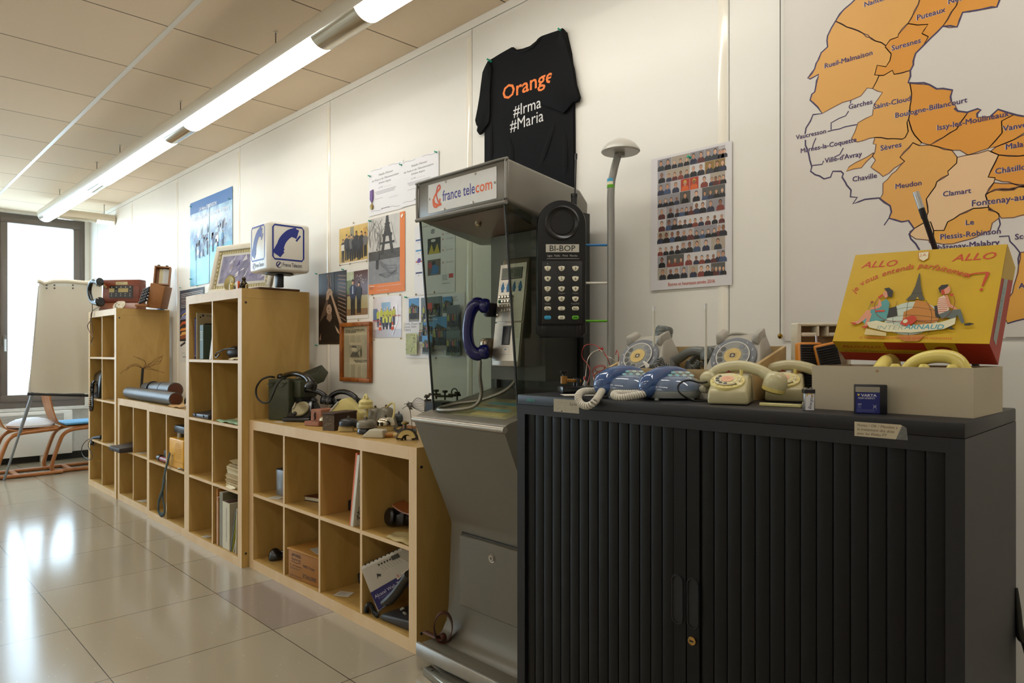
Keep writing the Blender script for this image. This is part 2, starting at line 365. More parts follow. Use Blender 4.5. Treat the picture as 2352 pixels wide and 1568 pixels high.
# ============================================================ cube shelves
fa = wood('birch_veneer', '#b08c49', '#c29f5e', .42, (2.2, 2.2, .5), 4)
edg = wood('birch_edge', '#d2b184', '#dcc097', .5, (1, 1, .3), 5)
def shelves(label, x0, y0, cols, rows, tall, cw=.335):
    Wd, Ht = .1+cols*cw+(cols-1)*.016, .1+rows*.335+(rows-1)*.016; D = .39
    t = thing('shelf_unit', label, 'shelf', (x0+Wd/2, y0+D/2, 0), 0, 'birch cube shelf units')
    def pb(nm, *a):
        b = B(W(t)); b.box(*a, fa, edg); return b.build(nm, t)
    x1 = x0+Wd; y1 = y0+D
    if tall:
        pb('top_panel', x0, x1, y0, y1, Ht-.05, Ht, ); pb('bottom_panel', x0, x1, y0, y1, 0, .05)
        pb('side_panel', x0, x0+.05, y0, y1, .0505, Ht-.0505); pb('side_panel', x1-.05, x1, y0, y1, .0505, Ht-.0505)
    else:
        pb('side_panel', x0, x0+.05, y0, y1, 0, Ht); pb('side_panel', x1-.05, x1, y0, y1, 0, Ht)
        pb('top_panel', x0+.0505, x1-.0505, y0, y1, Ht-.05, Ht); pb('bottom_panel', x0+.0505, x1-.0505, y0, y1, 0, .05)
    for j in range(1, rows): pb('shelf', x0+.0505, x1-.0505, y0+.001, y1, .05+j*.351-.016, .05+j*.351)
    for i in range(1, cols):
        for j in range(rows): pb('divider', x0+.05+i*(cw+.016)-.016, x0+.05+i*(cw+.016), y0+.003, y1, .0505+j*.351, .0495+j*.351+.335)
    for zz in (.075, Ht-.075):
        b = B(W(t)); b.cyl((x1-.002, y0+.022, zz), (x1+.002, y0+.022, zz), .006, M('#4a4a4c', .4, .8, 0), 12); b.build('bolt', t)
    return t
UE = shelves('tall birch shelf unit nearest the window with the wooden switchboard on top', -6.817, 1.547, 2, 4, True, .3575)
UA = shelves('low birch cube shelf with lead cables on top, beside the window-end tall unit', -5.9825, 1.556, 2, 2, False, .330)
UB = shelves('low birch cube shelf holding the yellow handheld device', -5.2055, 1.537, 2, 2, False, .330)
UC = shelves('tall birch shelf unit with the telephone cube sign on top', -4.427, 1.529, 2, 4, True, .3515)
UD = shelves('wide low birch cube shelf covered with bells and old telephones', -3.604, 1.568, 4, 2, False)
# ============================================================ tambour cabinet
cbm = M('#1b1b1e', .42, noise=.02, spec=.35); slm = M('#0d0d0e', .42, noise=.02, spec=.25)
t = CABT = thing('tambour_cabinet', 'anthracite metal office cabinet with two tambour doors and telephones on top', 'cabinet', (-.773, 1.468, 0))
b = B(W(t)); X0, X1, Y0, Y1, Z1 = -1.273, -.273, 1.268, 1.669, 1.041
b.rbox((-.773, 1.4685, Z1-.013), (1.0, .401, .026), cbm, .003, 2)
b.box(X0, X0+.027, Y0, Y1, 0, Z1-.026, cbm); b.box(X1-.027, X1, Y0, Y1, 0, Z1-.026, cbm); b.box(X0+.027, X1-.027, Y1-.012, Y1, 0, Z1-.026, cbm)
b.box(X0+.027, X1-.027, Y0, Y0+.02, Z1-.05, Z1-.026, cbm); b.box(X0+.027, X1-.027, Y0, Y1-.02, .02, .08, cbm)
b.build('carcass', t)
def door(xa, xb, hx, flip):
    b = B(W(t)); n = 14; pitch = .0285; st = .032; prof = []
    xs0, xs1 = (xa, xb-st) if not flip else (xa+st, xb)
    k = int((xs1-xs0)/pitch); pw = (xs1-xs0)/k
    def rib(x): return [(x+.0006, Y0+.0105), (x+.0016, Y0+.0082), (x+.005, Y0+.0072), (x+pw*.5, Y0+.0069), (x+pw-.005, Y0+.0072), (x+pw-.0016, Y0+.0082), (x+pw-.0006, Y0+.0105)]
    if flip: prof += [(xa, Y0+.012), (xa+.001, Y0+.004), (xs0-.002, Y0+.004), (xs0-.0005, Y0+.0105)]
    for i in range(k): prof += rib(xs0+i*pw)
    if not flip: prof += [(xs1+.0005, Y0+.0105), (xs1+.002, Y0+.004), (xb-.001, Y0+.004), (xb, Y0+.012)]
    b.loft([[(x, y, .08) for x, y in prof], [(x, y, Z1-.051) for x, y in prof]], slm, closed=False)
    b.box(xa, xb, Y0+.0136, Y0+.016, .08, Z1-.051, slm)
    d = b.build('tambour_door', t, sharp=25)
    b = B(W(t)@frame((hx, Y0+.0035, .628), (1, 0, 0), (0, 0, 1)))
    ou = [(.0125*cos(a), .0385*(1 if sin(a) >= 0 else -1)+.0125*sin(a)) for a in [2*pi*(i+.5)/24 for i in range(24)]]
    b.stroke(ou, .0045, M('#3a3a3e', .3, 0, 0), True); b.poly([(x*.82, y*.96) for x, y in ou], M('#050505', .6))
    b.loft([[(x*1.15, y*1.03, 0) for x, y in ou], [(x*1.1, y*1.02, .0022) for x, y in ou], [(x*.9, y*.98, .0022) for x, y in ou], [(x*.84, y*.965, .0004) for x, y in ou]], cbm, cap=False)
    b.build('handle', d); return d
door(X0+.0275, -.7745, -.795, False); d2 = door(-.7735, X1-.0275, -.758, True)
b = B(W(t)); b.lathe([(.0093, -.004), (.0093, .003), (.008, .0045), (.0062, .0045), (.0058, .0038), (.0001, .0038)], (-.7595, Y0+.004, .55), M('#b8955a', .25, 1, 0), 24, (0, -1, 0)); b.box(-.7635, -.7555, Y0-.0006, Y0+.001, .5485, .5515, M('#0a0906', .6)); b.build('lock', d2)
FR = W(t)@frame((0, Y0-.0002, 0), (1, 0, 0), (0, 0, 1))
b = B(FR); b.rect(-1.145, 1.004, -1.063, 1.036, M('#a39c88', .7, noise=.25, scale=300)); b.text(-1.082, 1.022, .011, 'Suret', P('#2a2722'), 'CENTER', shear=.2); b.disc(-1.118, 1.0065, .002, P('#15130f')); b.build('paper_label', t)
b = B(FR); b.poly([(-.438, 1.006), (-.354, 1.006), (-.356, 1.026), (-.365, 1.031), (-.438, 1.031)], M('#b3a78c', .6, noise=.05)); b.poly([(-.372, 1.006), (-.354, 1.006), (-.356, 1.026), (-.363, 1.029)], M('#5d5c58', .5, noise=.2, scale=200))
for k, s in enumerate(('Notes / OK / Mandats s', 'le traitement des doss', 'avec les filiales FT')): b.text(-.434, 1.0235-k*.0072, .0066, s, P('#4a2f1c'), 'LEFT', shear=.25)
b.build('paper_label', t)
b = B(FR); b.text(-1.2375, 1.025, .0125, 'airborne', P('#2fa58c'), 'LEFT', sx=.62); b.build('lettering', t)
# ============================================================ street phone booth
gm = M('#77736a', .3, .2, .03, 12, spec=.5); gd = M('#55524a', .3, .25, .03, 12); steel = M('#a39c90', .32, .75, .05, 40)
t = BOOTH = thing('phone_booth', 'grey open payphone booth with smoked glass sides and a sloping counter', 'phone booth', (-1.787, 1.7, 0))
T = W(t); XL, XR = -2.022, -1.552
b = B(T); b.hull([(x, y, z) for x in (XL, XR) for y, z in ((1.5, 1.764), (1.5, 1.626), (1.80, 1.568), (1.90, 1.58), (1.905, 1.68), (1.86, 1.72))], gm, .012, 3); b.build('canopy', t)
b = B(T); b.tube(spline([(XL+.003, 1.4985, 1.63), (XL+.002, 1.498, 1.70), (XL+.004, 1.498, 1.75), (XL+.016, 1.498, 1.7605), (-1.80, 1.498, 1.7615), (XR-.016, 1.498, 1.7605), (XR-.004, 1.498, 1.75), (XR-.002, 1.498, 1.70), (XR-.003, 1.4985, 1.635)], 6), .0045, gm, 8); b.tube([(XL, 1.497, 1.626), (XR, 1.497, 1.622)], .007, gm, 8); b.build('canopy_rim', t)
b = B(T@frame((0, 1.4985, 0), (1, 0, 0), (0, 0, 1))); sp = M('#dcdcd8', .35, noise=.03)
b.box(-1.953, -1.598, 1.641, 1.743, -.001, .0005, sp); b.lay = .0006
org, blu = P('#e2601f', .4), P('#33308a', .4)
fit(b, -1.872, -1.702, 1.674, 'france tele', blu, .052, .012); fit(b, -1.699, -1.618, 1.674, 'com', org, .052, .012)
amp = spline([(-1.878, 1.6655), (-1.893, 1.664), (-1.915, 1.672), (-1.920, 1.690), (-1.905, 1.708), (-1.885, 1.722), (-1.890, 1.732), (-1.901, 1.724), (-1.905, 1.700), (-1.896, 1.677), (-1.885, 1.667)], 5)
b.stroke(amp[:26], .0085, org); b.stroke(amp[24:], .0065, P('#c8432a', .4)); b.stroke(spline([(-1.924, 1.690), (-1.922, 1.668), (-1.908, 1.659), (-1.893, 1.666), (-1.885, 1.685)], 5), .008, org)
b.poly([(-1.73, 1.6445), (-1.708, 1.653), (-1.70, 1.6445)], P('#f4f4f0')); b.poly([(-1.885, 1.6435), (-1.865, 1.650), (-1.862, 1.6435)], P('#f4f4f0'))
sg = b.build('sign_panel', t)
for u, v in ((-1.945, 1.692), (-1.855, 1.738), (-1.70, 1.738), (-1.605, 1.692), (-1.71, 1.646), (-1.86, 1.645)):
    b = B(T); b.lathe([(.0045, -.001), (.004, .002), (.0001, .003)], (u, 1.4975, v), steel, 10, (0, -1, 0)); b.build('screw', sg)
b = B(T); b.add([(XL+.04, 1.53, 1.6175), (XR-.05, 1.53, 1.6175), (XR-.09, 1.75, 1.5755), (XL+.10, 1.75, 1.5755)], [(0, 1, 2, 3)], M('#8d7a70', .3, noise=.02)); b.lathe([(.012, 0), (.011, .012), (.006, .016), (.0001, .016)], (-1.80, 1.60, 1.605), M('#c9b9a0', .25, 1, 0), 12, (0, -.2, -1)); b.build('canopy_light_panel', t)
gl = glassy('smoked_glass', '#c6ccc4', 1.0)
for xs in (XL+.014, XR-.014):
    b = B(T); b.prism([(xs-.003, 1.505, 1.64), (xs-.003, 1.567, .93), (xs-.003, 1.88, 1.0), (xs-.003, 1.88, 1.62)], (.006, 0, 0), gl); g = b.build('glass_panel', t)
    b = B(T); b.tube([(xs, 1.503, 1.635), (xs, 1.533, 1.30), (xs, 1.566, .935)], .0045, M('#1f211f', .25, 0, 0), 6); b.build('edge_trim', g)
b = B(T); b.box(XL+.02, XR-.02, 1.885, 1.905, .99, 1.63, M('#2b2b2a', .25, .2, .03)); b.box(XR-.028, XR+.004, 1.87, 1.905, .99, 1.64, M('#232322', .4)); b.box(XL-.004, XL+.028, 1.87, 1.905, .99, 1.64, gd); b.box(-1.875, -1.60, 1.73, 1.886, 1.05, 1.575, gd); b.build('back_panel', t)
pdm = M('#686356', .34, .1, .03, 10, spec=.45)
pr = [(1.486, .905), (1.492, .917), (1.51, .925), (1.88, 1.008), (1.905, 1.008), (1.905, .04), (1.53, .04), (1.53, .075), (1.575, .085), (1.615, .105), (1.637, .14), (1.647, .19), (1.662, .50), (1.655, .525), (1.492, .89)]
b = B(T); b.prism([(XL, y, z) for y, z in pr], (XR-XL, 0, 0), pdm); b.build('pedestal', t, sharp=50)
b = B(T); b.tube([(XL-.004, 1.488, .908), (XR+.004, 1.488, .906)], .011, steel, 10); b.build('counter_rim', t)
sl = (1.008-.925)/(1.88-1.51); CT = lambda y: .925+(y-1.51)*sl
b = B(T@frame((0, 1.51, .9255), (1, 0, 0), (0, 1, sl)))
b.rect(-1.93, .03, -1.60, .24, M('#8f8a62', .25, noise=.2, scale=18)); b.rect(-1.84, .17, -1.62, .2, M('#5f8f8c', .3, noise=.2)); b.rect(-1.86, .10, -1.66, .125, M('#6d9a90', .3, noise=.2)); b.rect(-1.80, .05, -1.64, .085, M('#b0a565', .3, noise=.1))
for k in range(9): b.text(-1.91+.03*k, .215, .012, '%d' % (k+1), P('#4b4a38'))
b.text(-1.77, .145, .02, 'numéros utiles', P('#3d4a4a')); b.build('instruction_sheet', t)
b = B(T); b.hull([(-1.952, 1.6415, .475), (-1.952, 1.641, .215), (-1.60, 1.641, .215), (-1.60, 1.6415, .475), (-1.952, 1.668, .475), (-1.952, 1.66, .215), (-1.60, 1.66, .215), (-1.60, 1.668, .475)], pdm, .003, 1)
ad = b.build('access_door', t)
b = B(T@frame((0, 1.643, 0), (1, 0, 0), (0, .035, 1))); b.stroke([(-1.957, .21), (-1.957, .48), (-1.595, .48), (-1.595, .21)], .006, M('#1d1b18', .7), True); b.build('door_gap', ad)
b = B(T); b.lathe([(.017, -.002), (.016, .002), (.012, .001), (.0105, .004), (.0001, .004)], (-1.775, 1.6415, .425), steel, 20, (0, -1, 0)); b.box(-1.7765, -1.7735, 1.636, 1.638, .421, .43, M('#101010', .6)); b.build('lock', ad)
b = B(T); b.rbox((-1.787, 1.56, .062), (.50, .10, .05), pdm, .01, 2); b.build('foot_plate', t)
b = B(T); b.rbox((-1.787, 1.513, .067), (.504, .016, .05), M('#a8a49c', .3, .8, .05), .006, 2); b.build('foot_trim', t)
b = B(T); b.box(-2.0, -1.57, 1.56, 1.9, 0, .039, gd); b.build('base', t)
# payphone on the back panel
b = B(T); b.hull([(x, y, z) for x, y, z in ((-1.828, 1.70, 1.10), (-1.617, 1.70, 1.10), (-1.64, 1.64, 1.10), (-1.778, 1.64, 1.10), (-1.822, 1.74, 1.48), (-1.62, 1.74, 1.48), (-1.64, 1.69, 1.478), (-1.765, 1.69, 1.478), (-1.828, 1.76, 1.11), (-1.617, 1.76, 1.11))], M('#968a7c', .3, .7, .05, 60), .006, 2); pp = b.build('payphone', t)
FP = T@frame((-1.708, 1.6385, 1.10), (1, 0, 0), (0, .05, .378))   # face of the phone
fpm = M('#b3ac9f', .3, .8, .06, 90)
b = B(FP); b.box(-.066, .064, .158, .362, -.001, .0015, fpm); b.lay = .0016
b.text(-.056, .343, .013, 'France Telecom', P('#2b2b48'), 'LEFT')
for k, u in enumerate((-.045, -.018, .012, .042)):
    b.rect(u-.006, .262, u+.006, .290, M('#2f6c9c', .5)); b.rect(u-.009, .272, u+.010, .282, M('#3b7cab', .5)); b.rect(u-.003, .288, u+.004, .297, M('#3b7cab', .5)); b.text(u-.012, .286, .010, str(k+1), P('#23506f'))
b.build('face_plate', pp)
b = B(FP); b.box(-.066, .064, .02, .152, -.001, .0012, fpm); b.lay = .0013
b.stroke([(-.018, .068), (.012, .068), (.02, .042), (-.026, .042)], .0012, P('#3a4c74'), True); b.poly([(-.008, .058), (.004, .058), (-.002, .064)], P('#2f5f98')); b.build('lower_plate', pp)
b = B(FP); b.rbox((-.005, .327, .002), (.104, .04, .004), M('#6c6a66', .3, .5, 0), .002, 1); b.box(-.05, .040, .313, .341, .003, .0045, M('#4a5134', .2)); b.build('display', pp)
b = B(FP); b.rbox((-.004, .109, .001), (.042, .068, .004), M('#111112', .3), .002, 1); b.box(-.020, .012, .08, .138, .002, .0035, M('#030303', .2)); b.build('coin_return', pp)
km = M('#c9c5bb', .25, .85, 0)
for r_ in range(4):
    for c_ in range(5):
        if (r_, c_) == (3, 0): continue
        b = B(FP); b.rbox((-.052+c_*.0148, .245-r_*.0158, .004), (.0105, .0112, .008), M('#1d5a3c', .35, .2, 0) if (r_, c_) == (1, 0) else km, .002, 1); b.build('key', pp)
b = B(FP); b.rbox((-.055, .182, .004), (.011, .011, .008), km, .003, 1); b.build('key', pp)
hb = M('#0a1058', .16, 0, 0, spec=.6)
b = B(T); hp = spline([(-1.786, 1.604, 1.318), (-1.802, 1.588, 1.316), (-1.815, 1.576, 1.285), (-1.823, 1.571, 1.225), (-1.818, 1.575, 1.17), (-1.805, 1.588, 1.146), (-1.788, 1.604, 1.143)], 5)
b.tube(hp, [.020, .024, .023, .0195, .019, .0195, .022, .024, .022], hb, 12, sx=.9)
for c, d in (((-1.786, 1.606, 1.312), (.75, .65, -.05)), ((-1.788, 1.606, 1.150), (.75, .65, .15))):
    b.lathe([(.018, -.010), (.025, -.002), (.0265, .008), (.025, .020), (.019, .026), (.0001, .026)], c, hb, 18, d)
b.build('handset', pp)
cm = M('#7b786c', .35, .7, .1, 400)
b = B(T); cp = spline([(-1.790, 1.60, 1.12), (-1.787, 1.595, 1.07), (-1.785, 1.60, 1.0), (-1.80, 1.58, .962), (-1.87, 1.55, .946), (-1.95, 1.545, .942), (-1.975, 1.575, .948), (-1.945, 1.63, .962), (-1.88, 1.68, .974), (-1.80, 1.73, 1.01), (-1.755, 1.75, 1.06), (-1.74, 1.76, 1.10)], 7)
b.tube(cp, .0068, cm, 8); b.build('armoured_cord', pp)
b = B(T); b.rbox((-1.81, 1.655, 1.165), (.04, .06, .07), M('#a09584', .25, .8, .05), .015, 3); b.build('handset_cradle', pp)
b = B(T); b.rbox((-1.80, 1.66, 1.30), (.03, .05, .05), M('#111122', .3), .008, 2); b.build('handset_hook', pp)
# metal bar on the floor
b = B(); b.rbox((0, 0, 0), (.34, .035, .026), M('#8f8a7c', .3, .8, .08), .003, 1); b.cyl((-.13, 0, .0125), (-.13, 0, .0135), .005, M('#17150f', .6), 10)
solo(b, 'metal_bar', 'flat grey metal bar with a screw hole lying in front of the booth foot', 'bar', (-1.80, 1.478, .0135), R(-9))
# ============================================================ street pole with the giant handset
DU = Vector((CA, SA, 0)); PX = Vector((-1.359, 1.78, 0)); K = 2.22/F
pm = M('#8c8b86', .35, .2, .02); zz = lambda py: H+(YH-py)*K
t = thing('street_marker_pole', 'grey pole with a mushroom cap and blue, white and green bands behind the cabinet', 'pole', PX)
b = B(); b.tube(spline([(0, 0, .01), (0, 0, .8), (0, 0, zz(560)), (.0, 0, zz(440)), (.006, .006, zz(395)), (.018, .018, zz(350))], 6), .0122, pm, 14); b.build('pole', t)
b = B(); b.lathe([(.11, 0), (.11, .008), (.03, .015), (.0001, .015)], (0, 0, 0), pm, 24); b.build('foot', t)
b = B(); c = Vector((.022, .022, zz(352))); b.lathe([(.0005, .0), (.058, .0), (.0625, .004), (.061, .010), (.048, .027), (.028, .040), (.012, .046), (.0001, .049)], c, M('#b9b6ad', .3, noise=.01), 32); b.lathe([(.014, -.012), (.014, .001)], c, pm, 14); b.build('cap', t)
for py, h in ((415, '#3fa3cc'), (422, '#e8e2c0'), (429, '#5aa50c')):
    b = B(); b.cyl((0, 0, zz(py+3.6)), (0, 0, zz(py-3.6)), .0127, M(h, .4, noise=0), 16); b.build('colour_band', t)
ctr = PX-DU*((1403-1289)*K); ctr.z = zz(617)
t = thing('giant_mobile_phone', 'oversized black mobile phone model with cream keys, mounted beside the booth', 'phone', ctr)
FB = W(t)@frame(ctr, DU, (0, 0, 1)); q = lambda px, py: ((px-1289)*K, (617-py)*K)
bk = M('#0f0f10', .3, noise=0, spec=.45); bk2 = M('#131314', .45, noise=0)
out = [q(1289+56*cos(a), 518-56*sin(a)) for a in [pi*i/18 for i in range(19)]]
out = [q(1344, 765)]+[q(1345.5, 600)]+out+[q(1232, 600), q(1232, 765)]
b = B(FB); slab(b, out, -.035, .020, .012, bk); b.build('case', t)
b = B(FB); slab(b, [q(*p) for p in ((1336, 745), (1336, 602), (1244, 602), (1244, 745))], .018, .0225, .003, bk2); b.build('key_panel', t)
b = B(FB); c = q(1290, 515); rr = 36*K
b.lathe([(rr*1.12, -.004), (rr*1.1, .004), (rr*1.0, .0055), (rr*.92, .002), (rr*.78, -.0005), (rr*.72, .002), (.0001, .0015)], (c[0], c[1], .020), bk, 36); b.lay = .0218
for k in range(7):
    a = 2*pi*k/6; d = 0 if k == 6 else 13*K
    b.disc(c[0]+d*cos(a), c[1]+d*sin(a), 3.6*K, P('#020202'))
b.build('earpiece', t)
b = B(FB); u0, v0 = q(1253, 581.5); u1, v1 = q(1328.5, 563.5); b.box(u0, u1, v0, v1, .018, .0215, M('#b9b6a9', .4, noise=0)); b.lay = .0216; fit(b, u0+.012, u1-.012, v0+.0035, 'BI-BOP', P('#121212'), .0265, .006); b.build('name_plate', t)
b = B(FB); b.lay = .0205
wt = P('#b7b5ae')
for u, s in ((1262, 'Ligne'), (1279, 'Public'), (1297, 'Privé'), (1316, 'Marche')): b.text(*q(u, 591.5), .0095, s, wt, sx=.85)
b.stroke([q(1255, 596), q(1329, 596)], .001, wt); b.lay = .0228
for u, v, s in ((1257, 610, 'R'), (1257, 674.5, 'o-'), (1288.5, 676.5, 'Urgent'), (1320, 676.5, 'Pause'), (1257, 700.5, 'Veille'), (1320, 700.5, 'Pub/Priv'), (1287, 653.5, '- - -')): b.text(*q(u, v), .0085, s, P('#8d8c86'), sx=.95)
b.build('lettering', t)
keys = ['123', '456', '789', '*0#', None, None]
for r_, py in enumerate((618.4, 641.6, 664.6, 687.4, 709.3, 730)):
    for c_, px in enumerate((1257, 1288.5, 1320)):
        b = B(FB); u, v = q(px, py)
        if r_ < 4:
            o = [(u+.0105*cos(a), v+.0045+(.0135*sin(a) if sin(a) < 0 else .003*sin(a))) for a in [2*pi*i/20 for i in range(20)]]; s = keys[r_][c_]; h = '#ded8c0'
        else:
            o = [(u+(.0062 if cos(a) > 0 else -.0062)+.005*cos(a), v+.0062*sin(a)) for a in [2*pi*(i+.5)/20 for i in range(20)]]; s = (('On', 'C', 'RD'), ('', 'M', ''))[r_-4][c_]; h = {(5, 0): '#2e93bd', (5, 2): '#55a414'}.get((r_, c_), '#ded8c0')
        slab(b, o, .0215, .0255, .0015, M(h, .4, noise=0)); b.lay = .0256
        if s: b.text(u, v-.0042, .0125 if r_ < 4 else .0105, s, P('#15140f'), 'CENTER', .012)
        if (r_, c_) == (5, 2): b.stroke([(u-.006, v-.002), (u-.003, v+.001), (u+.003, v+.001), (u+.006, v-.002)], .0024, P('#0d2a05'))
        b.build('key', t)
b = B(FB); hp = [q(*p) for p in ((1231, 748), (1345, 748), (1345, 764), (1336, 775), (1241, 775), (1231, 764))]; slab(b, hp, -.032, .026, .008, bk)
for px in (1245, 1252, 1324, 1331): u, v = q(px, 760); b.rbox((u, v, .024), (.004, .034, .006), bk, .0018, 2)
b.build('hinge_cover', t)
b = B(FB); ua = lambda px, py: (*q(px, py), -.018)
b.tube([ua(1319, 480), ua(1320, 448)], .0098, bk2, 12); b.tube([ua(1320, 450), ua(1320, 443)], .0115, bk, 12); b.tube([ua(1321.5, 446), ua(1324, 362)], .0030, bk, 8); b.tube([ua(1324, 363), ua(1324.5, 350)], .0042, bk, 8); b.build('antenna', t)
for py, h in ((563, '#1e6fae'), (650, '#dcd9cc'), (737, '#5aa50c')):
    b = B(W(t)); b.cyl(tuple(PX-DU*.0125+Vector((0, 0, zz(py)))), tuple(PX-DU*.088+Vector((0, 0, zz(py)))), .0038, M(h, .4, noise=0), 10); b.build('coloured_rod', t)
# ============================================================ things pinned on the wall
def paper(name, label, cat, tl, br, base='#e9e6df', gap=.0015, rough=.5, th=.0007, group=None):
    a, c = wl(*tl), wl(*br); w_, h_ = c.x-a.x, a.z-c.z
    Fm = frame((a.x, WY-gap, c.z), (1, 0, 0), (0, 0, 1)); b = B(Matrix.Translation((-w_/2, 0, 0)))
    b.box(0, w_, 0, h_, -th, 0, P(base, rough)); b.lay = 0
    root = Fm@Matrix.Translation((w_/2, 0, 0))
    def done(name=name):
        o = b.build(name); o.matrix_basis = root; return tag(o, label, cat, group)
    q = lambda px, py: (wl(px, py).x-a.x, wl(px, py).z-c.z)
    return b, w_, h_, q, done
def lines(b, u0, u1, v0, v1, n, m, fill=.62, rnd=.25):
    s = (v1-v0)/n
    for i in range(n):
        e = u1-(u1-u0)*random.random()*rnd; b.rect(u0, v0+s*(i+.5-fill/2*.5), e, v0+s*(i+.5+fill/2*.5), m)
SK = ['#b98a6c', '#8a5c44', '#d0a588', '#c29478']
def fig(b, u, v, h, top, legs='#23242a', skin=None, hair='#2a211c', w_=.3, bust=False):
    skin = skin or random.choice(SK); k = h
    if bust:
        b.poly([(u-k*.36, v), (u-k*.35, v+k*.30), (u-k*.24, v+k*.42), (u-k*.08, v+k*.5), (u+k*.08, v+k*.5), (u+k*.24, v+k*.42), (u+k*.35, v+k*.30), (u+k*.36, v)], P(top)); b.disc(u, v+k*.745, k*.165, P(hair), 12, k*.215); b.poly([(u-k*.06, v+k*.42), (u+k*.06, v+k*.42), (u+k*.07, v+k*.6), (u-k*.07, v+k*.6)], P(skin)); b.disc(u, v+k*.69, k*.14, P(skin), 12, k*.19); return
    b.poly([(u-k*.10, v), (u-k*.11, v+k*.5), (u+k*.11, v+k*.5), (u+k*.10, v), (u+k*.02, v), (u, v+k*.4), (u-k*.02, v)], P(legs))
    b.poly([(u-k*.12, v+k*.45), (u-k*w_*.5, v+k*.75), (u-k*.06, v+k*.84), (u+k*.06, v+k*.84), (u+k*w_*.5, v+k*.75), (u+k*.12, v+k*.45)], P(top))
    b.disc(u, v+k*.91, k*.055, P(skin), 8, k*.075); b.poly([(u-k*.055, v+k*.93), (u-k*.035, v+k*.99), (u+k*.035, v+k*.99), (u+k*.055, v+k*.93)], P(hair))
def scrib(b, u0, u1, v, a, m, w_=.0008, f=60):
    n = max(8, int((u1-u0)*f*6)); b.stroke([(u0+(u1-u0)*i/n, v+a*sin(i*1.9)*(.5+.5*sin(i*.7+u0*9))) for i in range(n+1)], w_, m)
PINS = []
def pin(px, py, label, h='#17a184', gap=0, grp='green push pins'):
    p = wl(px, py); b = B()
    if grp[0] == 'g': b.lathe([(.0046, -.0005), (.0042, .002), (.0026, .003), (.0026, .0085), (.0044, .010), (.0040, .0115), (.0001, .012)], (0, 0, 0), M(h, .3, noise=0), 12, (-.1, -1, .12))
    else: b.lathe([(.0046, -.0005), (.0042, .0008), (.0025, .0018), (.0001, .0022)], (0, 0, 0), M(h, .25, .9, 0), 12, (0, -1, 0))
    solo(b, 'push_pin' if grp[0] == 'g' else 'thumbtack', label, 'pin', (p.x, WY-.0018-gap, p.z), 0, grp)
# blue poster
b, w_, h_, q, done = paper('poster', 'blue sky poster with a cluster of people in vertical slices, above the tall shelf', 'poster', (438, 468), (535, 640), '#3f93bd', .004)
sky = wood('poster_sky', '#2c6aa8', '#9fcbe0', .25, (1, 1, 1), 9); cy = wood('poster_cyan', '#2d93b8', '#58b4cc', .25, (1, 1, 1), 6)
b.rect(0, 0, w_, h_, cy); b.rect(0, h_*.42, w_, h_, sky); b.rect(0, h_*.86, w_, h_, P('#2f68a6'))
cols = ['#22355c', '#dfe6ea', '#33507f', '#7b93ad', '#1c2440', '#a9bccf', '#4a6f9c', '#3c78a8']
for i in range(90):
    b.lay = .0003+.00005*(i % 5); u = w_*(.10+.78*random.random()); v = h_*(.26+.30*random.random()+.10*(u/w_)); hh = h_*(.03+.10*random.random()); ww = w_*(.012+.022*random.random()); b.poly([(u-ww, v), (u+ww*.6, v+hh*.1), (u+ww, v+hh), (u-ww*.7, v+hh*.95)], P(random.choice(cols), .3))
b.lay = .0007
for u in (.15, .25, .34, .44, .57, .68, .79): fig(b, w_*u, h_*(.28+.12*u), h_*.19, random.choice(cols), '#1f2c4d')
b.rect(w_*.47, 0, w_*.485, h_*.9, P('#b7d5e4'))
for u in (.15, .8): b.rect(w_*u, h_*.02, w_*(u+.008), h_*.4, P('#7cc0d6'))
fit(b, w_*.24, w_*.66, h_*.865, 'LA 4ème DIMENSION', P('#f3f5f5'), h_*.062, .012, .15); fit(b, w_*.05, w_*.93, h_*.765, "VIVEZ TOUT L'ESPACE EN MEME TEMPS", P('#f3f5f5'), h_*.062, .012, .15)
done()
# comic style poster partly behind the tall shelf
b, w_, h_, q, done = paper('poster', 'narrow multicoloured dark poster half hidden behind the tall shelf', 'poster', (414, 668), (470, 782), '#211d26', .003)
for i in range(9): b.stroke([(w_*.05, h_*(.66+.033*i)), (w_*.95, h_*(.70+.03*i))], h_*.008, P(random.choice(['#e8e0d8', '#c9a89a'])))
for c, v in (('#4b4a80', .52), ('#7d80a8', .42), ('#c8562c', .30), ('#e08a3c', .2), ('#2b2024', .25), ('#d7a35c', .1), ('#8e4a2c', .04)): b.poly([(0, h_*v), (w_, h_*(v+.05)), (w_*.9, h_*(v+.13)), (w_*.1, h_*(v+.08))], P(c))
b.stroke([(w_*.1, h_*.5), (w_*.5, h_*.62), (w_*.9, h_*.66)], h_*.02, P('#d8b428')); done()
b, w_, h_, q, done = paper('paper_sheet', 'white sheet with a black mark below the narrow multicoloured poster', 'paper', (412, 783), (455, 832), '#dcdad6', .002)
b.poly([(w_*.05, h_*.80), (w_*.32, h_*.98), (w_*.36, h_*.88), (w_*.1, h_*.72)], P('#26242e')); b.stroke([(w_*.15, h_*.3), (w_*.18, h_*.42), (w_*.3, h_*.44), (w_*.34, h_*.3)], .004, P('#8a8d90')); b.rect(w_*.2, h_*.2, w_*.4, h_*.28, P('#a4a29e')); done()
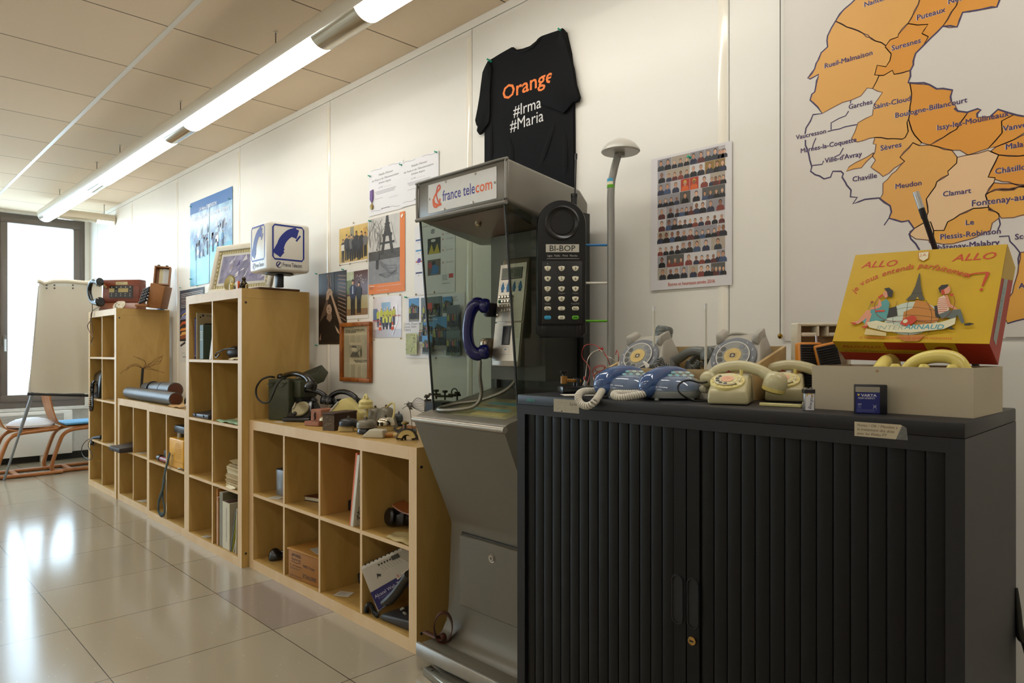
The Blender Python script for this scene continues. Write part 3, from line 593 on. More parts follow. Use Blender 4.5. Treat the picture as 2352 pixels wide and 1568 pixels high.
# certificates
ink, ink2 = P('#3a3a40'), P('#77777c')
for tl, br, lab, k in (((848, 394), (927, 478), 'left white medal certificate with a purple ribbon medal pinned on it', 0), ((921, 375), (1009, 455), 'right white medal certificate, its corner behind the booth roof', 1)):
    b, w_, h_, q, done = paper('certificate', lab, 'certificate', tl, br, '#e4e3e6', .0025+.0015*k, group='medal certificates')
    for s in (0, 1):
        for vv in (.975, .085): b.stroke([(w_*(.07+.52*s+.34*i/10), h_*(vv+(.012*sin(i*.62)+.01*(i/10 if s == 0 else .5-i/10)))) for i in range(11)], .0012, ink)
    for s, v, sz in (("Médaille d'Honneur", .83, .062), ('des Postes et des Télécommunications', .735, .06), ('Echelon Argent', .655, .055), ('à M. ..............', .56, .04)):
        n = (.30, .72) if s[0] == 'M' else (.10, .88) if s[0] == 'd' else (.3, .66); fit(b, w_*n[0], w_*n[1], h_*v, s, ink, h_*sz, 0, .35)
    for i in range(3): b.rect(w_*(.2+.02*i), h_*(.49-.028*i), w_*(.8-.02*i), h_*(.498-.028*i), ink2)
    b.rect(w_*.2, h_*.34, w_*.42, h_*.345, ink2); scrib(b, w_*.6, w_*.85, h_*.30, h_*.03, ink2); b.rect(w_*.38, h_*.10, w_*.62, h_*.112, ink); done()
p = wl(856, 470); t = thing('medal', 'small bronze medal on a purple ribbon hanging at the left certificate', 'medal', (p.x, WY-.005, p.z))
rm = M('#6b4a8c', .6, noise=.1, scale=300); b = B(frame((0, 0, 0), (1, 0, 0), (0, 0, 1))); b.prism([(-.0125, .07, 0), (.0125, .075, 0), (.0135, .028, 0), (.004, .012, 0), (-.004, .012, 0), (-.0135, .026, 0)], (0, 0, .004), rm); b.build('ribbon', t)
b = B(); b.lathe([(.014, 0), (.0145, .003), (.012, .004), (.0001, .0035)], (0, 0, -.012), M('#8a7440', .35, .9, .1, 90), 20, (0, -1, 0)); b.tube([(0, 0, .002), (0, 0, .013)], .0022, M('#8a7440', .35, .9, .1, 90), 8); b.build('disc', t)
# group photo
b, w_, h_, q, done = paper('photo_print', 'colour photo print of a group of people standing in a yellow room', 'photo', (780, 523), (845, 598), '#e6e2da', .002)
b.rect(w_*.0, h_*.04, w_, h_*.96, M('#d2b25e', .4, noise=.12, scale=14)); b.rect(0, h_*.04, w_, h_*.2, P('#c9ad6c')); b.rect(w_*.4, h_*.66, w_*.53, h_*.94, P('#8d8a70')); b.rect(w_*.86, h_*.3, w_*.97, h_*.85, P('#c79a4c'))
for i, u in enumerate((.14, .27, .36, .45, .53, .62, .71, .80, .93)): fig(b, w_*u, h_*(.06+.03*(i % 3)), h_*(.62+.08*(i % 2)), ['#2c3036', '#393b42', '#2a2a2c', '#6b6a68', '#23252b'][i % 5], '#1f1f22', w_=.36)
b.rect(w_*.08, h_*.36, w_*.2, h_*.52, P('#d8d4c8')); done()
# black and white worker with tower on orange
b, w_, h_, q, done = paper('poster', 'orange bordered black and white poster of a worker before an iron tower', 'poster', (848, 505), (931, 668), '#e07a22', .003)
g0 = (0, h_*.13, w_*.87, h_*1.0); b.rect(g0[0], g0[1], g0[2], g0[3], M('#c4c2bd', .4, noise=.1, scale=20)); b.rect(0, h_*.13, w_*.87, h_*.47, M('#85868a', .5, noise=.2, scale=40)); b.rect(0, h_*.44, w_*.87, h_*.56, M('#4c4b4a', .6, noise=.3, scale=60))
dk = P('#2f2e2e'); tw = M('#3d3b39', .6, noise=.3, scale=120)
for s in (-1, 1): b.poly([(w_*(.53+s*.19), h_*.5), (w_*(.53+s*.10), h_*.5), (w_*(.53+s*.06), h_*.66), (w_*(.53+s*.03), h_*.76), (w_*.53, h_*.76), (w_*(.53+s*.12), h_*.76), (w_*(.53+s*.13), h_*.66)], tw)
b.poly([(w_*.42, h_*.75), (w_*.64, h_*.75), (w_*.58, h_*.90), (w_*.565, h_*1.0), (w_*.495, h_*1.0), (w_*.48, h_*.90)], tw); b.rect(w_*.39, h_*.735, w_*.67, h_*.77, dk); b.rect(w_*.455, h_*.885, w_*.605, h_*.905, dk); b.rect(w_*.33, h_*.635, w_*.73, h_*.665, dk)
for i in range(22):
    u = w_*random.choice([.05, .12, .22, .30, .78]); v = h_*(.5+.2*random.random()); b.stroke([(u, v), (u+w_*random.uniform(-.08, .1), v+h_*.14), (u+w_*random.uniform(-.16, .2), min(h_*.99, v+h_*.3))], .0018, P('#57544f'))
fig(b, w_*.25, h_*.32, h_*.27, '#4a4a48', '#2d2d2d', '#9a948c', w_=.42)
for k in range(4): b.stroke(spline([(w_*.3, h_*(.45-.02*k)), (w_*(.5+.05*k), h_*(.36-.04*k)), (w_*.8, h_*(.33-.03*k)), (w_*.55, h_*(.2+.02*k)), (w_*.3, h_*.25)], 6), .0014, P('#383838'))
scrib(b, w_*.26, w_*.9, h_*.092, h_*.012, P('#f2e6d8'), .0014); scrib(b, w_*.26, w_*.58, h_*.04, h_*.012, P('#f2e6d8'), .0014)
b.rect(w_*.03, h_*.10, w_*.18, h_*.108, P('#f2e6d8')); lines(b, w_*.03, w_*.16, h_*.06, h_*.095, 3, P('#8a5a30')); b.poly([(w_*.90, h_*.95), (w_*.95, h_*.98), (w_*.97, h_*.95), (w_*.92, h_*.92)], P('#f2e6d8')); done()
# sepia lineman
b, w_, h_, q, done = paper('poster', 'dark sepia poster of a man reaching up with a tool among cables', 'poster', (733, 630), (797, 790), '#1b120d', .003)
b.rect(0, 0, w_*1.0, h_*.985, M('#1f1510', .35, noise=.2, scale=12)); lt = P('#b79a80'); md = P('#6d5340')
for i in range(13): b.poly([(w_*.7, h_*(.95-.05*i)), (w_*.98, h_*(.93-.055*i)), (w_*.98, h_*(.915-.055*i)), (w_*.72, h_*(.935-.05*i))], P('#8e7361'))
b.stroke(spline([(w_*.33, h_*.985), (w_*.38, h_*.88), (w_*.36, h_*.80), (w_*.42, h_*.76)], 5), w_*.06, md); b.stroke([(w_*.42, h_*.985), (w_*.46, h_*.8)], w_*.015, lt); b.stroke([(w_*.56, h_*.985), (w_*.58, h_*.6)], w_*.02, P('#3f3026'))
b.poly([(w_*.40, h_*.74), (w_*.46, h_*.75), (w_*.98, h_*.14), (w_*.98, h_*.04), (w_*.86, h_*.14)], P('#9c7e66')); b.stroke([(w_*.43, h_*.73), (w_*.95, h_*.12)], w_*.012, P('#d0b499'))
b.poly([(w_*.02, h_*.30), (w_*.20, h_*.52), (w_*.32, h_*.66), (w_*.38, h_*.64), (w_*.34, h_*.52), (w_*.24, h_*.36)], P('#5f4a3b')); b.poly([(w_*.28, h_*.62), (w_*.30, h_*.73), (w_*.36, h_*.775), (w_*.46, h_*.77), (w_*.52, h_*.72), (w_*.50, h_*.66), (w_*.42, h_*.69), (w_*.38, h_*.63)], lt); b.stroke([(w_*.33, h_*.70), (w_*.45, h_*.74)], w_*.012, md)
b.poly([(w_*.02, h_*.03), (w_*.06, h_*.32), (w_*.22, h_*.40), (w_*.5, h_*.40), (w_*.70, h_*.30), (w_*.88, h_*.04)], P('#130c09')); b.poly([(w_*.30, h_*.36), (w_*.34, h_*.44), (w_*.48, h_*.44), (w_*.50, h_*.36), (w_*.42, h_*.31)], P('#8d735e'))
b.poly([(w_*.31, h_*.44), (w_*.29, h_*.50), (w_*.33, h_*.55), (w_*.42, h_*.56), (w_*.48, h_*.53), (w_*.51, h_*.47), (w_*.44, h_*.425), (w_*.36, h_*.425)], P('#b39680')); b.poly([(w_*.44, h_*.56), (w_*.53, h_*.54), (w_*.55, h_*.46), (w_*.5, h_*.44), (w_*.49, h_*.50)], P('#1a110c')); b.poly([(w_*.33, h_*.495), (w_*.40, h_*.505), (w_*.40, h_*.49)], P('#4a382c')); b.poly([(w_*.37, h_*.455), (w_*.43, h_*.46), (w_*.41, h_*.445)], P('#5c4436')); b.poly([(w_*.60, h_*.26), (w_*.72, h_*.20), (w_*.80, h_*.12), (w_*.68, h_*.17)], lt); b.poly([(w_*.03, h_*.06), (w_*.09, h_*.16), (w_*.10, h_*.06)], P('#a27f6a')); done()
# couple
b, w_, h_, q, done = paper('photo_print', 'tall colour photo print of two people in dark jackets standing side by side', 'photo', (797, 620), (847, 730), '#e2dfd9', .002)
b.rect(0, h_*.07, w_*.98, h_*.95, P('#5a3a36', .3)); b.rect(0, h_*.07, w_*.98, h_*.20, P('#8a6a48', .3)); b.rect(w_*.02, h_*.20, w_*.98, h_*.46, P('#a89c70', .3)); b.rect(0, h_*.5, w_*.34, h_*.95, M('#6d7a4a', .4, noise=.3, scale=60)); b.rect(0, h_*.78, w_*.34, h_*.95, M('#b6bd9c', .4, noise=.2, scale=60))
for i in range(24): b.disc(w_*(.45+.5*random.random()), h_*(.68+.2*random.random()), w_*.012, P('#d8cfc8'), 6)
fig(b, w_*.30, h_*.08, h_*.72, '#2b3350', '#17181d', w_=.36); fig(b, w_*.58, h_*.11, h_*.63, '#232730', '#15161a', w_=.34); b.poly([(w_*.27, h_*.50), (w_*.33, h_*.5), (w_*.32, h_*.66), (w_*.28, h_*.66)], P('#b8c6d8')); done()
# hi-vis crew
b, w_, h_, q, done = paper('photo_print', 'pale colour photo print of a crew in yellow vests with traffic cones', 'photo', (858, 684), (923, 774), '#d9cfca', .002)
b.rect(0, 0, w_, h_, M('#cdbdb6', .2, noise=.1, scale=20)); b.rect(0, 0, w_, h_*.2, M('#a39390', .2, noise=.1)); b.rect(w_*.3, h_*.62, w_*.62, h_*.86, P('#6c8ca6', .2)); b.rect(0, h_*.42, w_*.16, h_*.72, P('#5c6f94'))
for i, u in enumerate((.18, .30, .42, .52, .63, .74)): fig(b, w_*u, h_*(.26+.04*(i % 2)), h_*.46, '#c3c64a', '#3a4560', hair='#d8d4d0')
for i, u in enumerate((.38, .50, .62)): fig(b, w_*u, h_*.2, h_*.36, '#c9cf58', '#394058')
for u in (.26, .70): b.poly([(w_*(u-.05), h_*.18), (w_*(u+.05), h_*.18), (w_*(u+.015), h_*.38), (w_*(u-.015), h_*.38)], P('#d4502a')); b.rect(w_*(u-.028), h_*.26, w_*(u+.028), h_*.30, P('#e9e4e0'))
for i in range(6): b.rect(w_*(.0+.05*i), h_*.40, w_*(.025+.05*i), h_*.44, P('#c0524a')); b.rect(w_*(.72+.045*i), h_*.50, w_*(.74+.045*i), h_*.54, P('#c0524a'))
b.stroke([(w_*.85, h_*.8), (w_*.88, h_*.4), (w_*.7, h_*.06)], .003, P('#efe9e6', .1)); done()
# logo history sheet behind the booth glass
b, w_, h_, q, done = paper('paper_sheet', 'tall white sheet of small logos and two photos behind the booth glass', 'paper', (953, 520), (1046, 670), '#dcdde0', .002)
fit(b, w_*.2, w_*.62, h_*.955, 'POINT DE VENTE', ink, h_*.025)
for v, c in ((.78, '#2f4c8a'), (.63, '#2a7fb5'), (.47, '#c2642e'), (.31, '#28305e')): b.rect(w_*.03, h_*v, w_*.20, h_*(v+.022), P(c)); b.rect(w_*.08, h_*(v-.03), w_*.13, h_*(v-.025), ink2)
b.poly([(w_*.08, h_*.46), (w_*.16, h_*.47), (w_*.17, h_*.52), (w_*.11, h_*.535), (w_*.07, h_*.50)], P('#5a3c8a')); b.stroke([(w_*(.47+.045*cos(a)), h_*(.875+.024*sin(a))) for a in [i*.5 for i in range(13)]], .004, ink); b.rect(w_*.455, h_*.865, w_*.485, h_*.885, ink)
b.rect(w_*.34, h_*.56, w_*.66, h_*.78, P('#2c2c24')); b.poly([(w_*.36, h_*.56), (w_*.44, h_*.70), (w_*.5, h_*.58), (w_*.58, h_*.70), (w_*.64, h_*.56)], P('#b9a92c')); b.disc(w_*.48, h_*.745, w_*.06, P('#d8d8d4'), 12, h_*.02)
b.rect(w_*.34, h_*.26, w_*.66, h_*.48, P('#67564c')); b.poly([(w_*.42, h_*.27), (w_*.48, h_*.44), (w_*.62, h_*.36), (w_*.6, h_*.28)], P('#2f6ca8')); b.disc(w_*.40, h_*.40, w_*.05, P('#b03a3a'), 12); b.disc(w_*.49, h_*.43, w_*.05, P('#1c1c20'), 12, h_*.03)
for v in (.80, .73, .58, .41): b.text(w_*.88, h_*v, h_*.022, 'France Telecom', P('#3a3a48')); b.disc(w_*.72, h_*(v+.008), w_*.014, P('#b7622c'), 8)
b.rect(w_*.86, h_*.20, w_*.96, h_*.255, P('#c0392b')); lines(b, w_*.7, w_*.84, h_*.17, h_*.25, 4, ink2); lines(b, w_*.7, w_*.93, h_*.12, h_*.14, 1, ink2); done()
# collage sheet
b, w_, h_, q, done = paper('paper_sheet', 'white collage sheet of outdoor team photos, half behind the booth glass', 'paper', (933, 683), (1069, 823), '#dedfe4', .0028)
def tile(p0, p1, c, kind):
    u0, v1 = q(*p0); u1, v0 = q(*p1); b.rect(u0, v0, u1, v1, M(c, .35, noise=.25, scale=35)); W_, H_ = u1-u0, v1-v0
    if kind == 's': b.rect(u0, v0+H_*.62, u1, v1, P('#4c88bb')); b.poly([(u0, v0+H_*.5), (u0+W_*.3, v0+H_*.8), (u1, v0+H_*.62), (u1, v0+H_*.4), (u0, v0+H_*.4)], P('#2f3a33'))
    for i in range(26): b.disc(u0+W_*random.random()*.94+W_*.03, v0+H_*(random.random()*(.9 if kind == 't' else .3)+.05), W_*.035, P(random.choice(['#5c6a2c', '#3b4228', '#a8a23c', '#6d5a40', '#8a7a52'])), 6)
    for i in range(5 if kind != 't' else 0): fig(b, u0+W_*(.14+.18*i), v0+H_*.12, H_*.55, ['#8f9438', '#20232c', '#8a4038', '#5f6a34', '#31405e'][i % 5], '#1a1b20')
tile((940, 686), (964, 738), '#6d6250', 's'); tile((969, 684), (1017, 738), '#3d4235', 'p'); tile((1020, 682), (1041, 718), '#46523f', 's'); tile((969, 741), (999, 768), '#57625a', 's'); tile((968, 741), (976, 790), '#8a8c6a', 'p'); tile((1000, 728), (1032, 802), '#7a6a50', 's'); tile((1033, 702), (1063, 757), '#3e3a30', 'p'); tile((940, 766), (965, 814), '#9a9a3c', 't'); tile((978, 771), (1001, 813), '#3b4636', 's'); tile((1034, 759), (1066, 816), '#46503a', 'p')
u, v = q(975, 722); b.text(*q(1000, 727), .012, 'Une équipe Pro', P('#e8e8e4')); b.text(*q(1000, 735), .012, 'au service du réseau', P('#e8e8e4')); u0, v1 = q(988, 697); u1, v0 = q(1003, 710); b.rect(u0, v0, u1, v1, P('#c8402c'))
for k, s in enumerate(('Charles, Panyan, Fab', 'Djunno, Kevin.', 'Diabaris.')): b.text(*q(937.5, 747+k*6.6), .017, s, ink, 'LEFT')
b.text(*q(1053, 686), .014, 'JUILLET', ink); b.text(*q(1053, 692), .012, 'et bonne fin', ink); b.text(*q(1017, 808), .017, 'Merci à tous', ink); done()
# framed newspaper
a, c = wl(788, 742), wl(857, 879); t = thing('picture_frame', 'slim brown wooden frame with a yellowed newspaper page', 'frame', ((a.x+c.x)/2, WY-.001, c.z)); w_, h_ = c.x-a.x, a.z-c.z
fw = wood('frame_wood', '#7a3f14', '#a8601f', .35, (1, 1, .3), 30); Fm = Matrix.Translation((-w_/2, 0, 0))@frame((0, 0, 0), (1, 0, 0), (0, 0, 1))
b = B(Fm)
for u0, u1, v0, v1 in ((0, w_, 0, .022), (0, w_, h_-.022, h_), (0, .022, .02, h_-.02), (w_-.022, w_, .02, h_-.02)): b.rbox(((u0+u1)/2, (v0+v1)/2, .012), (u1-u0, v1-v0, .024), fw, .005, 2)
b.build('frame', t)
b = B(Fm); b.box(.018, w_-.018, .018, h_-.018, .001, .006, P('#bdb393', .35)); b.lay = .0062; nk = P('#57534a'); pk = P('#8f8871')
iw = w_-.05; x0 = .025
fit(b, x0+iw*.06, x0+iw*.4, h_*.90, 'LE MIDI TELEPHONE', nk, .012); fit(b, x0+iw*.05, x0+iw*.82, h_*.855, 'Retour à la normale prévu', P('#2b2924'), .021, .01); fit(b, x0+iw*.05, x0+iw*.48, h_*.822, 'à la mi-octobre', P('#2b2924'), .021, .01); fit(b, x0+iw*.40, x0+iw*.93, h_*.35, 'Gaz, prises de chauffage', P('#2b2924'), .015, .01); fit(b, x0+iw*.45, x0+iw*.9, h_*.325, "d'une étude à la 75", P('#2b2924'), .015, .01)
for k in range(4):
    u = x0+iw*(.03+.245*k); lines(b, u, u+iw*.205, h_*.05, h_*.30, 22, pk, .7, .1)
    if k in (0, 3): lines(b, u, u+iw*.205, h_*.31 if k == 0 else h_*.4, h_*.79, 40, pk, .7, .1)
    else: lines(b, u, u+iw*.205, h_*.66, h_*.79, 11, pk, .7, .1)
lines(b, x0+iw*.03, x0+iw*.96, h_*.925, h_*.955, 3, pk)
b.rect(x0+iw*.28, h_*.42, x0+iw*.72, h_*.62, M('#8c846c', .5, noise=.25, scale=80)); b.disc(x0+iw*.47, h_*.55, iw*.11, P('#b0a68a'), 14, h_*.035); b.poly([(x0+iw*.35, h_*.58), (x0+iw*.4, h_*.61), (x0+iw*.55, h_*.6), (x0+iw*.58, h_*.57)], P('#4a453a')); b.poly([(x0+iw*.30, h_*.42), (x0+iw*.4, h_*.50), (x0+iw*.6, h_*.50), (x0+iw*.7, h_*.42)], P('#4f4a3e')); b.stroke([(x0+iw*.5, h_*.44), (x0+iw*.7, h_*.54)], .006, P('#3a362c')); b.build('newspaper', t)
# year greeting poster of portraits
b, w_, h_, q, done = paper('poster', 'white poster of many small portraits in ten rows with a red year greeting', 'poster', (1497, 367), (1683, 654), '#d8d5d6', .005)
uL, uR = w_*.09, w_*.925; vT, vB = h_*.985, h_*.075; rh = (vT-vB)/10
tops = ['#1c1c20', '#23242c', '#2b3146', '#141416', '#33363c', '#5a2c2a', '#7d3a30', '#40506e']
for r_ in range(10):
    u = uL; v = vT-(r_+1)*rh
    while u < uR-.004:
        n = random.choice([1, 1, 1, 2, 2, 3, 4]); ww = min(rh*(.55+.38*n)*random.uniform(.8, 1.1), uR-u)
        if uR-u-ww < rh*.4: ww = uR-u
        bgc = random.choice(['#b3aeb0', '#9c989c', '#c9c5c5', '#8e8a8e', '#a89c8c', '#54524e'])
        if r_ == 2 and .35 < (u-uL)/(uR-uL) < .6: bgc = '#a83a24'
        if r_ == 1 and (u-uL)/(uR-uL) > .6: bgc = '#8d7038'
        b.lay = .0003; b.rect(u+.0005, v, u+ww-.0005, v+rh*.97, P(bgc, .4))
        for k in range(n):
            tc = random.choice(tops)
            if bgc == '#a83a24': tc = '#d0602c'
            b.lay = .0004+.0002*(k % 2); fig(b, u+ww*(k+.5)/n, v, rh*(.9 if n < 3 else .72), tc, bust=True, hair=random.choice(['#1d1815', '#2a211c', '#6b5a48', '#8d8a86']) if bgc != '#a83a24' else '#d8c23a')
        u += ww
u0, v = q(1537, 654); u1, v2 = q(1644, 645); fit(b, u0, u1, h_*.025, 'Bonne et heureuse année 2016', P('#c05038'), h_*.036, .008); done()
# ---------------------------------------------------------------- wall map
z4 = lambda x, y: (1780+x/3.7325, y/3.7325); z3 = lambda x, y: (1880+x/3.5636, 420+y/3.5636)
a = wl(1801, 400); zb, zt, xr = wl(1800, 783).z, CZ-.02, .62
b = B(Matrix.Translation((-a.x, -WY, 0))@frame((0, WY-.003, 0), (1, 0, 0), (0, 0, 1))); b.box(a.x, xr, zb, zt, -.002, 0, M('#d7d1c8', .5, noise=.015, scale=2)); b.lay = 0
def reg(c, pts, k=z4):
    b.lay = .0001; b.poly([(wl(*k(*p)).x, wl(*k(*p)).z) for p in pts], c)
def bor(pts, w_=.0025, k=z4, c='#6b4a3a', jag=.0022):
    p = [(wl(*k(*s)).x, wl(*k(*s)).z) for s in pts]; o = [p[0]]
    for (x0, y0), (x1, y1) in zip(p, p[1:]):
        n = max(1, int(math.hypot(x1-x0, y1-y0)/.014))
        for i in range(1, n+1):
            j = jag if i < n else 0; o.append((x0+(x1-x0)*i/n+random.uniform(-j, j), y0+(y1-y0)*i/n+random.uniform(-j, j)))
    b.lay = .0002 if w_ < .0028 else .0003; b.stroke(o, w_, P(c))
o1, o2, o3, o4 = M('#dfa654', .5, noise=.03, scale=4), M('#dc9531', .5, noise=.03, scale=4), M('#e6c092', .5, noise=.02, scale=4), M('#e3a746', .5, noise=.03, scale=4)
REG = [(o1, [(523, 185), (505, 215), (455, 310), (450, 350), (455, 405), (400, 455), (345, 590), (285, 672), (305, 680), (380, 640), (375, 665), (355, 740), (345, 790), (320, 810), (305, 860), (370, 920), (408, 975), (480, 935), (585, 880), (655, 862), (740, 825), (795, 757), (840, 762), (875, 700), (895, 650), (858, 645), (880, 562), (955, 575), (990, 520), (1000, 465), (948, 405), (955, 395), (865, 355), (760, 290), (620, 235)]),
    (o1, [(760, -60), (690, 0), (600, 80), (523, 185), (620, 235), (760, 290), (865, 355), (955, 395), (990, 345), (1060, 320), (1060, 300), (1145, 205), (1230, 40), (1260, -60)]),
    (o2, [(1260, -60), (1235, 40), (1140, 205), (1225, 218), (1315, 212), (1280, 265), (1262, 290), (1318, 318), (1280, 385), (1440, 230), (1560, 50), (1590, -60)]),
    (o2, [(1590, -60), (1560, 50), (1440, 230), (1565, 235), (1612, 110), (1790, 85), (1905, 65), (1930, 0), (1940, -60)]),
    (o2, [(1140, 205), (1225, 218), (1315, 212), (1280, 265), (1262, 290), (1318, 318), (1280, 385), (1210, 460), (1190, 560), (1165, 605), (1025, 640), (1010, 605), (935, 650), (858, 645), (880, 562), (955, 575), (990, 520), (1000, 465), (948, 405), (990, 345), (1060, 320), (1060, 300)]),
    (o1, [(895, 650), (935, 650), (1010, 605), (1025, 640), (1165, 605), (1145, 710), (1160, 720), (1175, 800), (1160, 920), (1148, 1020), (1135, 1050), (1145, 1130), (1120, 1180), (1095, 1195), (1020, 1190), (860, 1180), (710, 1220), (660, 1190), (690, 1130), (715, 1055), (840, 990), (850, 900), (925, 795), (840, 762), (875, 700)]),
    (o2, [(1160, 718), (1330, 730), (1390, 765), (1525, 775), (1508, 830), (1515, 875), (1570, 950), (1650, 965), (1640, 990), (1560, 1110), (1330, 1245), (1260, 1225), (1200, 1160), (1150, 1030), (1160, 920), (1175, 800)]),
    (o2, [(1640, 990), (1660, 965), (1740, 935), (1765, 945), (1735, 990), (1740, 1010), (1850, 1000), (1915, 940), (1990, 965), (2050, 985), (1945, 1040), (1950, 1140), (1830, 1275), (1655, 1330), (1590, 1290), (1520, 1290), (1400, 1260), (1330, 1245), (1560, 1110)]),
    (o2, [(1950, 1140), (1945, 1040), (2050, 985), (2135, 1000), (2300, 1010), (2300, 1080), (2135, 1145), (2050, 1200), (1900, 1260), (1830, 1275)]), (o2, [(1850, 1300), (1900, 1260), (2050, 1200), (2300, 1080), (2300, 1310), (2090, 1340), (1920, 1330)]),
    (o1, [(860, 1180), (1020, 1190), (1095, 1195), (1120, 1180), (1145, 1130), (1135, 1050), (1150, 1030), (1200, 1160), (1260, 1225), (1240, 1250), (1185, 1225), (1075, 1350), (1115, 1385), (930, 1515), (825, 1435), (865, 1375), (840, 1340), (860, 1310), (870, 1240), (845, 1235)]), (o1, [(850, 1310), (640, 1430), (615, 1470), (745, 1440), (840, 1340)]),
    (o2, [(1920, 1330), (2090, 1340), (2300, 1310), (2300, 1640), (1890, 1540), (1890, 1525), (1830, 1520)])]
for c, p in REG: reg(c, p); bor(p+p[:1])
i3 = lambda x, y: ((1880+x/3.5636-1780)*3.7325, (420+y/3.5636)*3.7325)
R3 = [(o1, [(1185, 1225), (1240, 1250), (1330, 1245), (1400, 1260), (1520, 1290), (1565, 1350), (1560, 1400), (1485, 1470), (1490, 1500), (1390, 1560)]+[i3(*p) for p in ((960, 30), (885, 135), (900, 240), (870, 325), (785, 375), (740, 310), (685, 320), (580, 290), (600, 240), (590, 190), (505, 135), (530, 90), (531, 5))]+[(1115, 1385), (1075, 1350)]),
    (o3, [(1390, 1560), (1490, 1500), (1485, 1470), (1560, 1400), (1565, 1350), (1655, 1330), (1830, 1290), (1850, 1300), (1920, 1330), (1830, 1520), (1890, 1525)]+[i3(*p) for p in ((1438, 0), (1385, 80), (1370, 100), (1385, 160), (1395, 200), (1270, 210), (1110, 295), (1060, 320), (1030, 390), (945, 390), (920, 320), (870, 325), (900, 240), (885, 135), (960, 30))]),
    (o2, [i3(*p) for p in ((1438, 0), (1900, 30), (1900, 60), (1640, 35), (1600, 60), (1460, 60), (1370, 90))]), (o4, [i3(*p) for p in ((1370, 100), (1440, 55), (1560, 50), (1650, 30), (1900, 60), (1900, 230), (1600, 285), (1500, 290), (1460, 240), (1395, 225), (1380, 130))]),
    (o4, [i3(*p) for p in ((945, 390), (1030, 390), (1060, 320), (1110, 295), (1270, 210), (1395, 200), (1480, 255), (1480, 290), (1425, 330), (1410, 390), (1250, 460), (1100, 500), (950, 490), (910, 490), (905, 470), (945, 450))]), (o3, [i3(*p) for p in ((785, 375), (870, 325), (920, 320), (945, 390), (945, 450), (905, 470), (800, 460), (755, 430), (750, 400))]),
    (o4, [i3(*p) for p in ((1655, 570), (1850, 540), (1850, 1040), (1700, 1110), (1550, 1150), (1500, 1000), (1590, 900), (1640, 670))])]
for c, p in R3: reg(c, p); bor(p+p[:1])
db = '#3d3358'
for p in ([(760, -60), (690, 0), (600, 80), (523, 185), (455, 310), (450, 350), (455, 405), (400, 455), (345, 590), (285, 672), (305, 680), (380, 640), (355, 740), (345, 790), (320, 810), (305, 860), (370, 920), (408, 975), (330, 985), (270, 1100), (262, 1150)], [(1940, -60), (1930, 0), (1905, 65), (1612, 110), (1565, 235), (1440, 230), (1290, 380), (1210, 460), (1190, 560), (1145, 710), (1330, 730), (1390, 765), (1525, 775), (1508, 830), (1515, 875)], [(1540, 930), (1570, 955), (1650, 965), (1740, 935), (1768, 945), (1735, 975), (1738, 1010)], [(1850, 1000), (1915, 940), (1990, 965), (2135, 1000)],
    [(265, 1200), (295, 1330), (320, 1430), (310, 1470), (350, 1500), (425, 1535), (480, 1520), (500, 1470), (570, 1470), (590, 1490), (580, 1520), (610, 1568), i3(235, 20), i3(270, 60), i3(265, 115), i3(320, 120), i3(285, 172), i3(440, 130), i3(500, 125), i3(590, 190), i3(600, 240), i3(580, 290), i3(685, 320), i3(740, 310), i3(785, 375), i3(745, 420), i3(760, 460), i3(800, 500), i3(830, 550)]): bor(p, .0042, z4, db, .0035)
for p in ([(655, 862), (650, 890)], [(635, 955), (610, 995), (485, 1055), (485, 1115)], [(455, 1130), (600, 1090), (705, 1070)], [(355, 1185), (320, 1290)], [(325, 1420), (410, 1410), (420, 1380)], [(510, 1350), (560, 1325), (590, 1270)], [i3(580, 290), i3(540, 348)], [i3(1480, 290), i3(1490, 340), i3(1470, 385)], [i3(1480, 440), i3(1560, 435), i3(1570, 480), i3(1650, 570), i3(1640, 670)], [i3(1550, 1150), i3(1700, 1110), i3(1850, 1040)]): bor(p, .003, z4, db)
halo, pur = P('#ded5ca', .5), P('#43305e', .5)
def lab(s, p0, p1, size, k=z4, hal=True):
    (x0, y0), (x1, y1) = k(*p0), k(*p1); u0, u1 = wl(x0, y0), wl(x1, y1); v = u0.z
    n_ = twidth(s, 1); size = (u1.x-u0.x)/n_*1.0
    if hal: b.lay = .0004; fit(b, u0.x-.0012, u1.x+.0012, v, s, halo, size, .03)
    b.lay = .0005; fit(b, u0.x, u1.x, v, s, pur, size); b.lay = .00055; fit(b, u0.x+.0009, u1.x+.0009, v, s, pur, size); b.lay = .0006; fit(b, u0.x, u1.x, v+.0007, s, pur, size)
BG, SM = .056, .046
for s, p0, p1, sz, hal in (('Nanterre', (770, 65), (1010, 0), BG, 1), ('Neuilly', (1490, 42), (1700, 0), BG, 1), ('Puteaux', (1220, 180), (1462, 110), BG, 1), ('Suresnes', (1003, 440), (1252, 370), BG, 1), ('Rueil-Malmaison', (430, 590), (838, 470), BG, 1), ('Garches', (635, 940), (838, 885), SM, 1), ('Saint-Cloud', (848, 940), (1165, 865), BG, 1), ('Boulogne-Billancourt', (1035, 1015), (1650, 880), BG, 1), ('Issy-les-Moulineaux', (1395, 1120), (2008, 995), BG, 1), ('Vanves', (1955, 1130), (2190, 1080), BG, 1), ('Vaucresson', (183, 1200), (440, 1135), SM, 1), ('Marnes-la-Coquette', (225, 1315), (702, 1215), SM, 1), ("Ville-d'Avray", (430, 1400), (748, 1325), SM, 1), ('Sèvres', (908, 1295), (1087, 1250), BG, 1), ('Chaville', (668, 1560), (876, 1520), SM, 1), ('Malakoff', (1980, 1285), (2270, 1225), BG, 1), ('Châtillon', (1890, 1495), (2195, 1440), BG, 1)): lab(s, p0, p1, sz)
